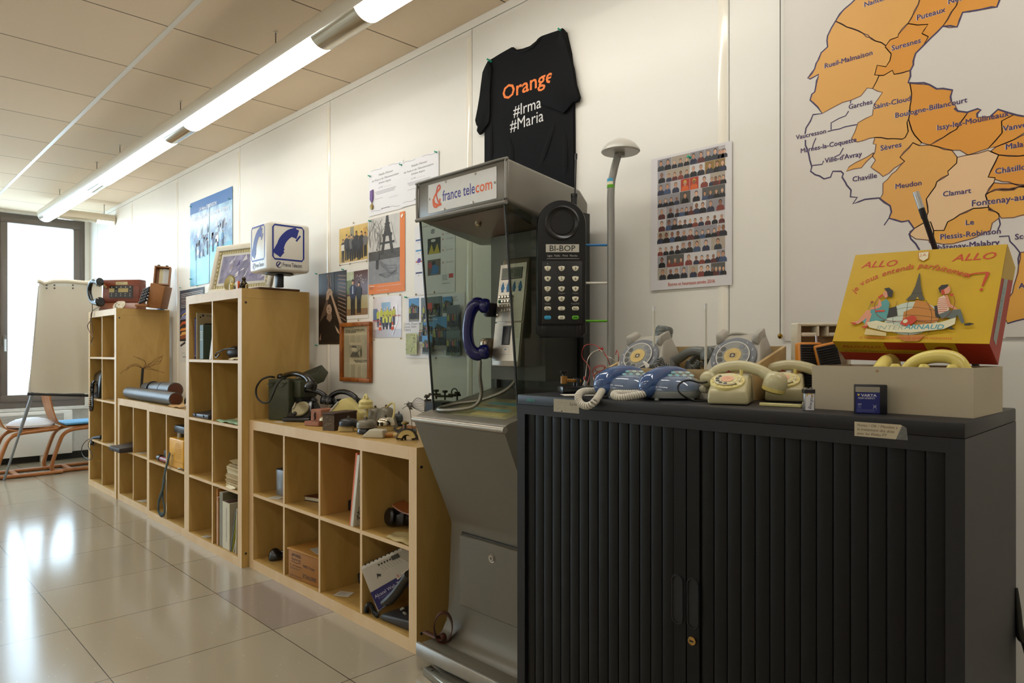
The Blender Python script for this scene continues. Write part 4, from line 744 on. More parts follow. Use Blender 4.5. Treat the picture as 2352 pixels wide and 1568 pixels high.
for s, p0, p1, sz in (('Meudon', (633, 52), (845, 20), BG), ('Clamart', (1022, 115), (1250, 80), BG), ('Fontenay-aux-Roses', (1258, 195), (1990, 110), BG), ('Le', (1208, 348), (1274, 340), BG), ('Plessis-Robinson', (1000, 465), (1492, 410), BG), ('Châtenay-Malabry', (930, 558), (1482, 510), BG), ('Sceaux', (1610, 465), (1830, 440), BG), ('Antony', (1640, 865), (1870, 830), BG)): lab(s, p0, p1, sz, z3)
b.stroke([(wl(2310, 792).x, zb+.003), (xr, zb+.003)], .002, P('#8c867c'))
solo(b, 'wall_map', 'large white wall map of orange communes with purple place names', 'map', (a.x, WY, 0))
p = wl(1796, 772); t = thing('plumb_line', 'thin dark cord with a brass bob hanging along the left map edge', 'cord', (p.x, WY-.012, p.z))
b2 = B(W(t)); b2.cyl((p.x, WY-.012, CZ-.001), (p.x, WY-.012, p.z), .0013, M('#2c2a28', .6), 6); b2.build('cord', t); b2 = B(); b2.lathe([(.002, .008), (.0065, .004), (.007, -.002), (.004, -.007), (.0001, -.008)], (0, 0, 0), M('#b08a3c', .25, 1, 0), 14); b2.build('bob', t)
# ---------------------------------------------------------------- black t-shirt
zs = lambda x, y: (wl(1060+x/3.5636, 40+y/3.5636).x, wl(1060+x/3.5636, 40+y/3.5636).z)
c0 = zs(560, 760); t = thing('t_shirt', 'black t-shirt with orange and white lettering pinned high on the wall', 't-shirt', (c0[0], WY-.002, c0[1]))
bkc = M('#0c0c0e', .85, noise=.15, scale=25, spec=.2, bump=.6); Fm = W(t)@frame((0, WY-.002, 0), (1, 0, 0), (0, 0, 1))
def cloth(pts, n0, n1, nm, rip=0):
    b = B(Fm); o = [zs(*p) for p in pts]; slab(b, o, n0, n1, .004, bkc)
    return b.build(nm, t)
cloth([(250, 355), (340, 300), (430, 250), (445, 255), (460, 272), (520, 262), (580, 240), (630, 200), (645, 180), (665, 165), (680, 157), (760, 130), (830, 107), (870, 125), (910, 300), (925, 430), (935, 600), (935, 760), (938, 1100), (940, 1420), (700, 1330), (205, 1290), (205, 930), (225, 700), (235, 500)], 0, .012, 'body')
cloth([(855, 102), (872, 122), (905, 280), (945, 430), (965, 560), (996, 665), (985, 695), (942, 712), (905, 760), (868, 797), (825, 772), (760, 750), (695, 730), (745, 600), (775, 480), (790, 340), (815, 240), (835, 150)], .010, .024, 'sleeve')
cloth([(250, 357), (222, 410), (203, 455), (190, 550), (178, 650), (160, 760), (141, 855), (150, 890), (162, 905), (155, 940), (172, 966), (190, 955), (205, 935), (252, 872), (262, 800), (262, 600), (275, 420)], .008, .020, 'sleeve')
b = B(Fm); b.tube([(*zs(*p), .011) for p in ((440, 262), (470, 290), (540, 285), (610, 250), (655, 195), (672, 178))], .006, bkc, 8); b.build('collar', t)
for x0, y0, x1, y1, x2, y2 in ((640, 1270, 740, 1000, 800, 820), (250, 1250, 260, 1000, 265, 800), (420, 1250, 430, 1100, 400, 960), (860, 1350, 870, 1100, 860, 880)):
    b = B(Fm); b.tube([(*zs(*p), .007) for p in ((x0, y0), ((x0+x1)/2+6, (y0+y1)/2), (x1, y1), ((x1+x2)/2, (y1+y2)/2), (x2, y2))], [.003, .0105, .010, .0085, .003], bkc, 8, sx=1.6); b.build('fold', t)
b = B(Fm); b.lay = .0125
u0, v0 = zs(357, 695); u1, v1 = zs(775, 600); hgt = zs(400, 565)[1]-zs(400, 690)[1]; fit(b, u0, u1, v0+.004, 'Orange', P('#e8782a', .6), hgt*1.30, .014)
for (xa, ya), (xb, yb), s in (((445, 822), (672, 780), '#Irma'), ((418, 942), (692, 890), '#Maria')):
    u0, v0 = zs(xa, ya); u1, _ = zs(xb, yb); fit(b, u0, u1, v0, s, P('#d6d5d2', .6), (u1-u0)/twidth(s, 1)*1.02, .002)
b.build('lettering', t)
# ---------------------------------------------------------------- pins
for x, y, s in ((852, 405, 'top left corner of the left medal certificate'), (924, 379, 'top left corner of the right medal certificate'), (1005, 350, 'top right corner of the right medal certificate'), (1587, 362, 'top of the portraits poster'), (730, 629, 'top left corner of the sepia poster'), (791, 619, 'top right corner of the sepia poster'), (730, 793, 'bottom left corner of the sepia poster'), (853, 508, 'top left corner of the worker and tower poster'), (936, 683, 'top left corner of the collage sheet'), (441, 475, 'top left corner of the blue poster'), (529, 457, 'top right corner of the blue poster'), (440, 641, 'bottom left corner of the blue poster'), (417, 661, 'top left corner of the narrow multicoloured poster'), (456, 656, 'top right corner of the narrow multicoloured poster')): pin(x, y, 'green push pin at the '+s, gap=.004)
for x, y, s in ((1131, 141, 'upper green push pin on the left shoulder of the black t-shirt'), (1135, 144, 'lower green push pin on the left shoulder of the black t-shirt'), (1294, 72, 'green push pin on the right shoulder of the black t-shirt')): pin(x, y, s, gap=.016)
for x, y, s in ((813.5, 512, 'above the yellow room group photo'), (782, 609, 'below the left corner of the yellow room group photo'), (805.5, 606, 'below the middle of the yellow room group photo'), (844, 600, 'below the right corner of the yellow room group photo'), (856, 677, 'at the bottom left of the worker and tower poster'), (893, 675, 'at the bottom middle of the worker and tower poster'), (920.5, 677, 'above the right corner of the traffic cone crew photo'), (860, 684, 'at the top left corner of the traffic cone crew photo'), (824.5, 735, 'between the couple photo and the newspaper frame'), (860.5, 780, 'at the bottom left of the traffic cone crew photo'), (922.5, 777, 'at the bottom right of the traffic cone crew photo'), (957, 676, 'below the logo sheet, left of the booth glass'), (999, 671, 'between the logo sheet and the collage, seen through glass'), (1003, 822, 'below the collage sheet, seen through the booth glass')): pin(x, y, 'small brass thumbtack '+s, '#9c8250', .003, 'brass thumbtacks')
# ============================================================ on top of the tambour cabinet
VD = Vector((-SA, CA, 0)); CTZ = 1.0412
def atd(px, py, d): return Vector((0, 0, H))+ray(px, py)*d
def spot(px, d, z=CTZ): p = atd(px, YH, d); p.z = z; return p
def handset(b, pts, m, r=.013, cup=.026, ch=.03, down=(0, 0, -1), m2=None, sx=1, mid=None):
    """curved grip through pts with a cup at each end facing 'down'"""
    p = spline(pts, 7); n = len(p)
    b.tube(p, [r*1.15, r*.95, r*(mid or .95), r*.95, r*1.15], m, 12, sx=sx)
    for c in (p[0], p[-1]): b.lathe([(cup*.35, -ch*.62), (cup*.8, -ch*.42), (cup*.98, 0), (cup, ch*.38), (cup*.9, ch*.55), (.0001, ch*.56)], c, m if not m2 else m2, 18, down)
    return b
def dialpart(t, M4, r, ring, wheel, card, digits='#3a3a34', clear=True, cap=None):
    """rotary dial lying in the x/y plane of frame M4"""
    b = B(M4); b.lathe([(r, -.004), (r, .003), (r*.97, .0045), (.0001, .0045)], (0, 0, 0), M(ring, .35, noise=0), 36); b.lay = .0047
    for k in range(10):
        a = R(60-k*30-5); b.text(r*.86*cos(a), r*.86*sin(a)-r*.05, r*.16, '%d' % ((k+1) % 10), P(digits))
    d = b.build('dial', t)
    b = B(M4); n = 36; b.lathe([(r*.74, .006), (r*.72, .0075), (r*.42, .0078), (.0001, .0078)], (0, 0, 0), M(wheel, .18, noise=0, spec=.7), n); b.lay = .008
    b.stroke([(r*.72*cos(2*pi*k/n), r*.72*sin(2*pi*k/n)) for k in range(n)], r*.03, P('#e2e0d6', .2), True)
    for k in range(10):
        a = R(60-k*30-5); b.disc(r*.575*cos(a), r*.575*sin(a), r*.115, M('#4c4c48' if k > 4 else ring, .5, noise=0), 14)
    b.disc(0, 0, r*.38, M(card, .5, noise=.08, scale=200), 24)
    if cap: b.disc(0, 0, r*.13, P(cap), 16); b.disc(0, 0, r*.06, P('#b9b6ac', .3), 10)
    for s in (-1, 0, 1): b.rect(-r*.22, s*r*.1-r*.012, r*.2, s*r*.1+r*.012, P('#cf9c7c' if not cap else '#9c8450'))
    b.build('finger_wheel', d)
    b = B(M4); b.hull([(r*.62, -r*.66, .004), (r*.95, -r*.52, .004), (r*.42, -r*.36, .012), (r*.5, -r*.3, .012), (r*.52, -r*.42, .012)], M('#e6dca6' if not cap else '#dad8cc', .3, noise=0), .001, 1); b.build('finger_stop', d)
    return d
# ---- cream toy phones
iv, ivy = M('#bdb690', .22, noise=.01, spec=.5), M('#d8c878', .25, noise=.01)
def toyphone(label, loc, rot):
    t = thing('toy_telephone', label, 'toy telephone', loc, rot, 'cream toy rotary telephones')
    b = B(); b.hull([(0, 0, .001), (.084, 0, .001), (.003, -.001, .030), (.080, -.001, .031), (.004, .100, .064), (.080, .100, .064), (.006, .062, .060), (.078, .062, .060), (0, .125, .001), (.084, .125, .001), (.004, .125, .058), (.080, .125, .058)], iv, .005, 3); b.build('body', t)
    n = Vector((0, -.45, 1)).normalized(); Fd = frame((.038, .032, .0462), (1, 0, 0), (0, n.z, -n.y))
    dialpart(t, Fd, .036, '#d9cb86', '#d3cba2', '#dba888')
    b = B(); b.tube([(.030, .072, .066), (.034, .072, .068), (.040, .072, .0665)], [.0015, .003, .001], M('#6d1f22', .3, noise=0), 8); b.build('red_button', t)
    b = B(); b.cyl((.062, .068, .060), (.062, .068, .072), .0035, ivy, 10); b.build('hook_button', t)
    b = B(); b.tube(spline([(-.012, .105, .052), (.012, .100, .072), (.055, .090, .080), (.100, .075, .070), (.132, .062, .048)], 7), [.014, .0125, .0125, .0125, .015], iv, 12, sx=.85)
    b.ball((-.012, .100, .050), (.021, .020, .019), iv); b.lathe([(.012, -.022), (.020, -.016), (.0245, -.002), (.0245, .010)], (.132, .060, .046), iv, 20, (-.25, .1, -.9)); b.lathe([(.0245, .010), (.024, .018), (.019, .021), (.0001, .021)], (.132, .060, .046), ivy, 20, (-.25, .1, -.9)); b.build('handset', t)
    return t
toyphone('cream toy rotary telephone standing whole at the front of the cabinet', (-.752, 1.317, CTZ), R(20))
s2 = Vector((-.752, 1.317, 0))+DU*.150+VD*.075
toyphone('cream toy rotary telephone half hidden by the open cream box', (s2.x, s2.y, CTZ), R(22))
# ---- translucent blue phones
bt = M('#8397b6', .08, noise=.18, scale=40, trans=.35, spec=.6, coat=.6); bh = M('#5478b4', .10, noise=.1, scale=30, trans=.45, spec=.6, coat=.6); wb = M('#a5aaa8', .35, noise=.02); wc = M('#d2cdbf', .45, noise=.02)
def bluephone(label, px, dep, cordpts, turns):
    p = spot(px, dep); t = thing('desk_telephone', label, 'telephone', p, YAW, 'translucent blue telephones'); k = dep/F
    def el(z, ax, ay, n=30, ox=0): return [(ox+ax*(abs(cos(a))**.8)*(1 if cos(a) > 0 else -1), ay*(abs(sin(a))**.8)*(1 if sin(a) > 0 else -1), z) for a in [2*pi*i/n for i in range(n)]]
    b = B(); b.loft([el(.003, .050, .040), el(.005, .062, .048), el(.014, .069, .053), el(.021, .070, .054)], wb); b.build('base', t)
    b = B(); b.loft([el(.0215, .070, .054), el(.030, .069, .053), el(.042, .062, .048), el(.050, .050, .040, ox=.002), el(.054, .036, .030, ox=.004), el(.056, .018, .016, ox=.006)], bt); b.build('body', t)
    b = B(); b.loft([el(.024, .060, .045), el(.040, .052, .040)], M('#46485c', .5, noise=.5, scale=90)); b.build('electronics', t)
    kp = Vector((0, -.62, .78)); Fk = frame((.012, -.020, .0535), (1, 0, 0), (0, .80, .60)); b = B(Fk)
    b.loft([[(x, y, -.004) for x, y, z in el(0, .036, .019)], [(x, y, .002) for x, y, z in el(0, .036, .019)]], M('#8d8b86', .35, noise=.05)); b.build('keypad', t)
    for r_ in range(3):
        for c_ in range(4):
            b = B(Fk); cx, cy = -.024+c_*.0165+(r_ % 2)*.007-.002, .0105-r_*.0105
            b.loft([[(cx+.0062*cos(a), cy+.0046*sin(a), z) for a in [pi*i/3 for i in range(6)]] for z in (.0015, .0042)], M('#a7bcba', .3, noise=0) if c_ > 1 else M('#7fb0b8', .3, noise=0)); b.build('key', t)
    b = B(); b.text
    hp = spline([(-.068, -.034, .022), (-.060, -.030, .040), (-.034, -.014, .056), (.000, .010, .062), (.030, .028, .055), (.042, .036, .046)], 7)
    b.tube(hp, [.016, .021, .0185, .0145, .017, .013], bh, 14, sx=1.15); b.ball((-.061, -.030, .026), (.021, .024, .022), bh); b.build('handset', t)
    b = B(); b.lathe([(.006, -.004), (.0095, .004), (.010, .012), (.006, .016)], (.062, -.040, .026), M('#b9b49c', .3, noise=0), 14, (.5, -.8, .05)); b.build('cord_plug', t)
    for x, y in ((-.04, -.034), (.04, -.034), (0, .04)): b = B(); b.cyl((x, y, 0), (x, y, .006), .006, wb, 10); b.build('foot', t)
    b = B(W(t)); b.coil(cordpts, .0068, .0026, turns, wc, 6, 10); b.build('coiled_cord', t)
    return t
bluephone('translucent blue telephone on the left, its white coiled cord hanging over the cabinet edge', 1437, 1.695, [aty(1388, 888, 1.33), aty(1378, 905, 1.29), aty(1366, 922, 1.255), aty(1350, 932, 1.248), aty(1334, 927, 1.25), aty(1328, 910, 1.262), aty(1340, 899, 1.29), aty(1368, 898, 1.325), aty(1388, 897, 1.36)], 42)
bluephone('translucent blue telephone on the right, its white coiled cord lying on the cabinet', 1541, 1.615, [aty(1487, 897, 1.33), aty(1478, 904, 1.315), aty(1450, 910, 1.295), aty(1425, 913, 1.283), aty(1412, 909, 1.285), aty(1414, 904, 1.30), aty(1440, 904, 1.325), aty(1470, 903, 1.345)], 34)
p = spot(1592, 1.60); b = B(); b.lathe([(.004, -.006), (.016, -.004), (.0195, .004), (.017, .012), (.0001, .014)], (0, 0, .030), M('#a9a48c', .3, noise=.02), 18, (.3, -1, .1)); b.hull([(x, y, z) for x in (-.012, .012) for y, z in ((.004, .0), (.03, .0), (.008, .03), (.028, .04))], M('#8c99ad', .2, noise=.05, trans=.3), .004, 2)
solo(b, 'wall_plug', 'small cream round plug between the right blue telephone and the cream toy telephone', 'plug', p, YAW)
cbm2 = M('#141313', .4, noise=0)
b = B(); b.tube(spline([atd(1658, 865, 1.60), atd(1640, 872, 1.56), atd(1612, 879, 1.53), atd(1583, 873, 1.53), atd(1563, 879, 1.53), atd(1557, 893, 1.53), atd(1566, 906, 1.525), atd(1590, 919, 1.53), atd(1615, 921.5, 1.535), atd(1640, 917, 1.57)], 7), .0022, cbm2, 7)
solo(b, 'black_cable', 'thin black cable looping between the blue and the cream toy telephones', 'cable')
# ---- white aerials
am = M('#c9c5b4', .35, noise=.02)
for px, dep, top, bot, lb in ((1502, 1.80, 703, 868, 'thin white aerial standing behind the right blue telephone'), (1621, 1.63, 697, 888, 'thin white aerial standing left of the cream toy telephone, on a cream foot')):
    p = spot(px, dep); k = dep/F; t = thing('aerial', lb, 'aerial', p, YAW, 'white aerials'); zt = H+(YH-top)*k-CTZ; zb2 = max(.035, H+(YH-bot)*k-CTZ)
    b = B(); b.lathe([(.013, 0), (.012, zb2*.7), (.006, zb2*.95), (.004, zb2)], (0, 0, 0), am, 16); b.build('foot', t)
    b = B(); b.tube([(0, 0, zb2-.002), (0, 0, zt-.012)], [.0036, .0026], am, 10); b.build('rod', t)
    b = B(); b.cyl((0, 0, zt-.013), (0, 0, zt), .0036, M('#d6d6d2', .3, noise=0), 10); b.build('tip', t)
# ---- morse key and wires
p = spot(1318, 1.84); t = thing('morse_key', 'morse key with a brown lever on a black base at the cabinet left end', 'morse key', p, YAW+R(14)); k = 1.84/F
b = B(); b.rbox((.004, 0, .0105), (.088, .052, .018), M('#0d0d0e', .25, noise=0), .003, 2); b.build('base', t)
br = M('#8a5f22', .35, .4, .1, 60); b = B(); b.hull([(-.030, -.007, .040), (-.030, .007, .040), (.020, -.006, .036), (.020, .006, .036), (-.030, -.006, .030), (-.030, .006, .030), (.020, -.006, .027), (.020, .006, .027)], br, .002, 2); b.cyl((-.028, 0, .026), (-.028, 0, .046), .009, br, 12); b.build('lever', t)
b = B(); b.lathe([(.004, 0), (.004, .006), (.010, .012), (.011, .016), (.0001, .017)], (-.028, 0, .044), M('#101010', .3, noise=0), 14); b.build('knob', t)
b = B(); b.cyl((.008, -.012, .019), (.008, -.012, .040), .0055, M('#17171a', .3, noise=0), 10); b.cyl((.008, .012, .019), (.008, .012, .040), .0055, M('#17171a', .3, noise=0), 10); b.cyl((.008, -.014, .033), (.008, .014, .033), .003, M('#a8a8a8', .25, 1, 0), 8); b.build('bearing', t)
b = B(); b.cyl((.034, 0, .019), (.034, 0, .032), .004, M('#b5b5b5', .25, 1, 0), 10); b.build('terminal', t)
p = spot(1332, 1.76, CTZ+.0004); b = B(); b.box(-.045, .04, -.03, .03, 0, .0006, P('#d8d3c4')); solo(b, 'paper_slip', 'white paper slip lying under the front of the morse key', 'paper', p, YAW+R(8))
rd, wh = M('#a5302c', .4, noise=0), M('#cfc6b4', .4, noise=0)
random.seed(3); d0 = 1.98
for m, lb, ps in ((rd, 'red wire looping up from the morse key against the booth side', [(1345, 886), (1352, 872), (1355, 850), (1348, 834), (1338, 822), (1337, 806), (1344, 793), (1358, 791), (1372, 795), (1382, 803), (1388, 810), (1395, 822), (1402, 840), (1408, 845), (1419, 833), (1421, 818), (1417, 804), (1414, 814)]),
    (wh, 'white wire rising from the morse key to red clips', [(1338, 888), (1344, 868), (1347, 845), (1350, 825), (1358, 812), (1370, 805), (1378, 803), (1384, 808), (1392, 818), (1404, 822), (1416, 832)]),
    (rd, 'bundle of thin red wire coiled behind the left blue telephone', [(1376, 893), (1366, 870), (1361, 852), (1368, 842), (1382, 838), (1390, 842), (1384, 850), (1370, 853), (1367, 846), (1380, 841), (1392, 845), (1388, 853), (1372, 856), (1364, 864), (1370, 876), (1380, 888)]),
    (wh, 'thin white wire coiled behind the left blue telephone', [(1340, 893), (1358, 888), (1372, 884), (1364, 872), (1366, 858), (1378, 846), (1392, 848), (1386, 862), (1370, 866), (1376, 880), (1390, 886)])):
    b = B(); b.tube(spline([atd(x, y, d0+random.uniform(-.03, .03)) for x, y in ps], 6), .0012, m, 6)
    if m is wh and 'clips' in lb: b.tube([atd(1375, 803, d0), atd(1379, 802, d0)], .004, rd, 8); b.tube([atd(1381, 799, d0), atd(1384, 803, d0)], .0048, rd, 8); b.tube([atd(1343, 864, d0), atd(1342, 872, d0)], .003, rd, 8)
    solo(b, 'wire', lb, 'wire')
# ---- wooden crate with two grey telephones
cw = wood('crate_wood', '#a68a5a', '#c2a877', .6, (.3, 1, 1), 9); cw2 = M('#b59c72', .7, noise=.06, scale=20)
t = thing('crate', 'shallow slanted pale wooden crate holding the grey telephones', 'crate', (-.93, 1.56, CTZ)); x0, x1, y0, y1 = -1.135, -.733, 1.465, 1.662
b = B(W(t)); b.box(x0, x1, y0, y0+.009, CTZ, 1.110, cw); b.box(x0+.009, x1-.009, y0+.0095, y1-.009, CTZ, CTZ+.008, cw); b.lay = 0; b.build('front_board', t)
for xs in (x0, x1-.009): b = B(W(t)); b.prism([(xs, y0+.0095, CTZ), (xs, y1, CTZ), (xs, y1, 1.166), (xs, y0+.0095, 1.112)], (.009, 0, 0), cw); b.build('side_board', t)
b = B(W(t)); b.box(x0+.0095, x1-.0095, y1-.009, y1, CTZ, 1.166, cw); b.build('back_board', t)
b = B(W(t)@frame((0, y0-.0004, 0), (1, 0, 0), (0, 0, 1))); st = P('#a8543c'); b.stroke([(-.845, 1.052), (-.845, 1.092), (-.79, 1.092), (-.79, 1.052)], .0015, st, True); b.text(-.8175, 1.080, .008, 'STE DUCRETET', st); b.text(-.8175, 1.070, .008, 'COMMUNICATIONS', st, sx=.8); b.stroke([(-1.06, 1.098), (-.95, 1.098)], .003, st); b.build('stamp', t)
gb, gdk = M('#a5a196', .35, noise=.02), M('#5f635f', .35, noise=.02)
def greyphone(label, px, dep, zb, rot, tilt, s=1):
    p = spot(px, dep, zb); t = thing('rotary_telephone', label, 'telephone', p, Euler((R(tilt), 0, rot)), 'grey rotary telephones in the crate'); t.scale = (s, s, s)
    b = B(); b.hull([(-.062, -.055, 0), (.062, -.055, 0), (-.058, -.052, .018), (.058, -.052, .018), (-.045, .012, .068), (.045, .012, .068), (-.045, .05, .072), (.045, .05, .072), (-.056, .07, 0), (.056, .07, 0)], gb, .006, 3); b.build('body', t)
    for sx in (-1, 1): b = B(); b.hull([(sx*.045, .0, .060), (sx*.045, .052, .062), (sx*.028, .004, .066), (sx*.028, .048, .068), (sx*.045, .004, .083), (sx*.045, .048, .083), (sx*.032, .008, .080), (sx*.032, .044, .080)], gb, .003, 2); b.build('cradle_lug', t)
    n = Vector((0, -.62, .78)); dialpart(t, frame((0, -.026, .0415), (1, 0, 0), (0, .78, .62)), .047, '#70747a'[:7], '#8f918c', '#c3a866', '#d6d6d0', cap='#2a2a2a')
    return t
g1 = greyphone('grey rotary telephone at the left end of the crate with a handset end on it', 1488, 1.845, CTZ+.058, YAW-R(42), 18, 1.18)
b = B(W(g1)); c = atd(1523, 773, 1.90); b.lathe([(.012, -.022), (.022, -.018), (.0245, -.006), (.0245, -.004), (.0235, -.002), (.0245, 0), (.0245, .008), (.0235, .010), (.0245, .012), (.024, .022), (.02, .028), (.0001, .028)], c, gdk, 22, (.1, .2, 1)); b.build('handset', g1)
g2 = greyphone('grey rotary telephone at the right end of the crate under loops of grey cable', 1700, 1.70, CTZ+.060, YAW-R(38), 18, 1.18)
b = B(W(g2)); cc = [(1655, 800), (1668, 780), (1673, 770), (1690, 765), (1715, 768), (1738, 775), (1748, 787), (1730, 781), (1705, 774), (1682, 772), (1676, 783), (1690, 792)]; b.tube(spline([atd(x, y, 1.72+.012*sin(i)) for i, (x, y) in enumerate(cc)], 6), .0032, gb, 8); b.build('cable', g2)
for lb, ps in (('grey handset lying in the crate beside the left grey telephone', [(1543, 834), (1562, 822), (1580, 810), (1600, 806), (1626, 812)]), ('grey handset lying in the crate beside the right grey telephone', [(1590, 840), (1600, 822), (1618, 809), (1640, 804), (1662, 806)])):
    q_ = [atd(x, y, 1.82-.02*i) for i, (x, y) in enumerate(ps)]; t = thing('telephone_handset', lb, 'handset', q_[0], 0, 'loose grey handsets'); b = B(W(t)); handset(b, q_, gdk, .0125, .020, .03, (.15, -.1, -1)); b.build('grip', t)
    b = B(W(t)); z0 = q_[0]
    cp = [atd(x, y, 1.745) for x, y in (((1492, 842), (1508, 838), (1515, 824), (1521, 832), (1516, 842), (1530, 840), (1540, 845)) if 'left' in lb else ((1590, 846), (1600, 838), (1606, 830), (1600, 836), (1612, 838), (1630, 828), (1645, 815)))]
    b.coil(cp, .0055, .0022, 18, gdk, 6, 9); b.build('coiled_cord', t)
# ---- polystyrene packing, walkie talkies
po = M('#cfc8b2', .8, noise=.06, scale=150, bump=.5); kf = 1.66/F
p = spot(1870, 1.66); t = thing('foam_packing', 'white polystyrene packing block with openings behind the orange walkie talkies', 'packing', p, YAW); b = B(); zz2 = lambda py: H+(YH-py)*kf-CTZ; xx = lambda px: (px-1870)*kf
for a0, a1, z0, z1 in ((1824, 1833, 742, 915), (1834, 1945, 742, 749), (1834, 1868, 764, 773), (1896, 1945, 764, 773), (1868, 1874, 749, 773), (1891, 1896, 749, 773), (1937, 1946, 742, 915)): b.rbox(((xx(a0)+xx(a1))/2, 0, (max(0, zz2(z1))+zz2(z0))/2), (xx(a1)-xx(a0), .04, zz2(z0)-max(0, zz2(z1))), po, .002, 1)
b.box(xx(1828), xx(1942), .014, .019, 0, zz2(745), M('#a98f6c', .8, noise=.05)); b.build('block', t, smooth=False)  # recessed polystyrene back in tan: its shading is put into the colour
om = M('#c77d1f', .35, noise=.02); blk = M('#131212', .45, noise=0)
for px, dep, rl, lb, vis in ((1866, 1.585, 0, 'orange and black walkie talkie standing upright before the polystyrene packing', 1), (1928, 1.575, 12, 'orange and black walkie talkie leaning under the corner of the yellow lid', 0)):
    p = spot(px, dep); k = dep/F; t = thing('walkie_talkie', lb, 'walkie talkie', p, Euler((R(-4), -R(rl), YAW)), 'orange walkie talkies'); hh = H+(YH-785)*k-CTZ; w_ = 27*k
    b = B(); b.rbox((0, .014, hh/2), (2*w_, .028, hh), om, .005, 3); b.build('case', t)
    b = B(); b.rbox((0, -.0005, hh*.5-.002), (2*w_*.9, .003, hh*.95), blk, .001, 1)
    for i in range(20): b.rbox((0, -.002, .012+i*(hh-.02)/20), (2*w_*.86, .003, (hh-.02)/20*.55), blk, .001, 1)
    b.build('grille', t)
    if vis: b = B(); b.cyl((w_*.72, .014, hh-.002), (w_*.72, .014, hh+.017), .0026, M('#c8c8d4', .2, 1, 0), 10); b.build('aerial_tip', t)
# ---- open cream carton with toy phones, its yellow lid
cbx = M('#b5a88e', .6, noise=.03, scale=8); f0 = Vector((-.552, 1.3685, CTZ)); ux = Vector((.2718, -.0095, 0)); uy = Vector((.0066, .189, 0)); hz = .0845; rot = math.atan2(ux.y, ux.x); L_, D_ = ux.length, uy.length
t = CART = thing('carton', 'open cream cardboard box with two yellow toy handsets inside', 'box', f0, rot)
for x0, x1, y0, y1, nm in ((0, L_, 0, .002, 'front_side'), (0, L_, D_-.002, D_, 'back_side'), (0, .002, .0022, D_-.0022, 'end_side'), (L_-.002, L_, .0022, D_-.0022, 'end_side')): b = B(); b.box(x0, x1, y0, y1, 0, hz, cbx); b.build(nm, t)
b = B(); b.box(.0022, L_-.0022, .0022, D_-.0022, 0, .003, cbx); b.build('bottom', t)
b = B(); b.box(.0025, L_-.0025, .05, .17, .004, .055, M('#8c6f4c', .7, noise=.1)); b.build('insert', t)
b = B(frame((0, -.0003, 0), (1, 0, 0), (0, 0, 1))); b.poly([(.117, .076), (.1205, .073), (.124, .076), (.1205, .079)], P('#9c7a4c')); b.build('stain', t)
yt = M('#d6c46c', .25, noise=.01)
q_ = [f0+ux.normalized()*a+Vector((0, .04+.0*a, z)) for a, z in ((.155, .066), (.172, .092), (.205, .1035), (.238, .098), (.252, .068))]
t = thing('toy_handset', 'pale yellow toy handset lying lengthwise in the cream box', 'handset', q_[0], 0, 'yellow toy handsets'); b = B(W(t)); handset(b, q_, yt, .0125, .018, .03); b.build('grip', t)
q_ = [f0+ux.normalized()*(.112+.0*a)+Vector((0, .035+a, z)) for a, z in ((0, .068), (.02, .085), (.045, .093), (.075, .093), (.095, .070))]
t = thing('toy_handset', 'pale yellow toy handset seen end on in the cream box', 'handset', q_[0], 0, 'yellow toy handsets'); b = B(W(t)); handset(b, q_, yt, .0135, .019, .03); b.build('grip', t)
for a in (.145, .192, .236): b = B(); b.lathe([(.012, 0), (.012, .07), (.009, .082), (.006, .0865), (.0001, .087)], (a, .018, .003), yt, 14); b.build('yellow_peg', CART)
LM = Matrix(((.9992, .0121, .0379, -.5396), (-.0292, .8699, .4924, 1.44), (-.027, -.4931, .8695, 1.1741), (0, 0, 0, 1)))  # u, depth, v
lw, ld, lh = .2675, .0764, .2116; yel, red = M('#bf9a0f', .45, noise=.07, scale=14), M('#a8280f', .5, noise=.05, scale=20); tn = M('#8a7658', .8, noise=.05)
t = thing('box_lid', 'yellow and red box lid with two cartoon callers leaning open behind the cream box', 'box lid', LM.to_translation()); LT = W(t)@LM
b = B(LT); b.box(0, lw, 0, .002, 0, lh, yel); b.build('front_panel', t)
b = B(LT); b.box(0, lw, .0022, ld, 0, .002, red); b.build('bottom_flap', t)
b = B(LT); b.box(0, lw, .0022, ld, lh-.002, lh, red); b.build('top_flap', t)
b = B(LT); b.box(lw-.002, lw, .0022, ld, .0022, lh-.0022, red); b.build('side_flap', t)
b = B(LT); b.box(0, .002, .0022, ld, .0022, lh-.0022, red); b.build('side_flap', t)
# art on the front panel, bottom and side
o_ = LM.to_translation(); U, V_ = LM.to_3x3().col[0], LM.to_3x3().col[2]; N_ = U.cross(V_)
def lp(x, y):
    px, py = z3(x, y); d = ray(px, py); s = (o_-Vector((0, 0, H))).dot(N_)/d.dot(N_); p = Vector((0, 0, H))+d*s-o_; return (min(max(p.dot(U), .001), lw-.001), min(max(p.dot(V_), .001), lh-.001))
b = B(LT@Matrix(((1, 0, 0, 0), (0, 0, -1, -.0003), (0, 1, 0, 0), (0, 0, 0, 1)))); rdp = P('#b8391c'); blk2 = P('#26241f'); tea = P('#4f8f8c'); skn = P('#c9876a'); grl = P('#57605a'); cru = P('#d0c9a6')
def LP(m, *pts): b.poly([lp(*p) for p in pts], m)
def LS(m, w_, *pts, sp=True): b.stroke([tuple(p)[:2] for p in (spline([(*lp(*q), 0) for q in pts], 4) if sp else [lp(*q) for q in pts])], w_, m)
for s, p0, p1 in (('ALLO', (350, 690), (640, 690)), ('ALLO', (1090, 640), (1450, 635))): fit(b, lp(*p0)[0], lp(*p1)[0], lp(*p1)[1]+.004 if p0[0] > 900 else lp(*p1)[1]+.003, s, rdp, .022, .012, .25)
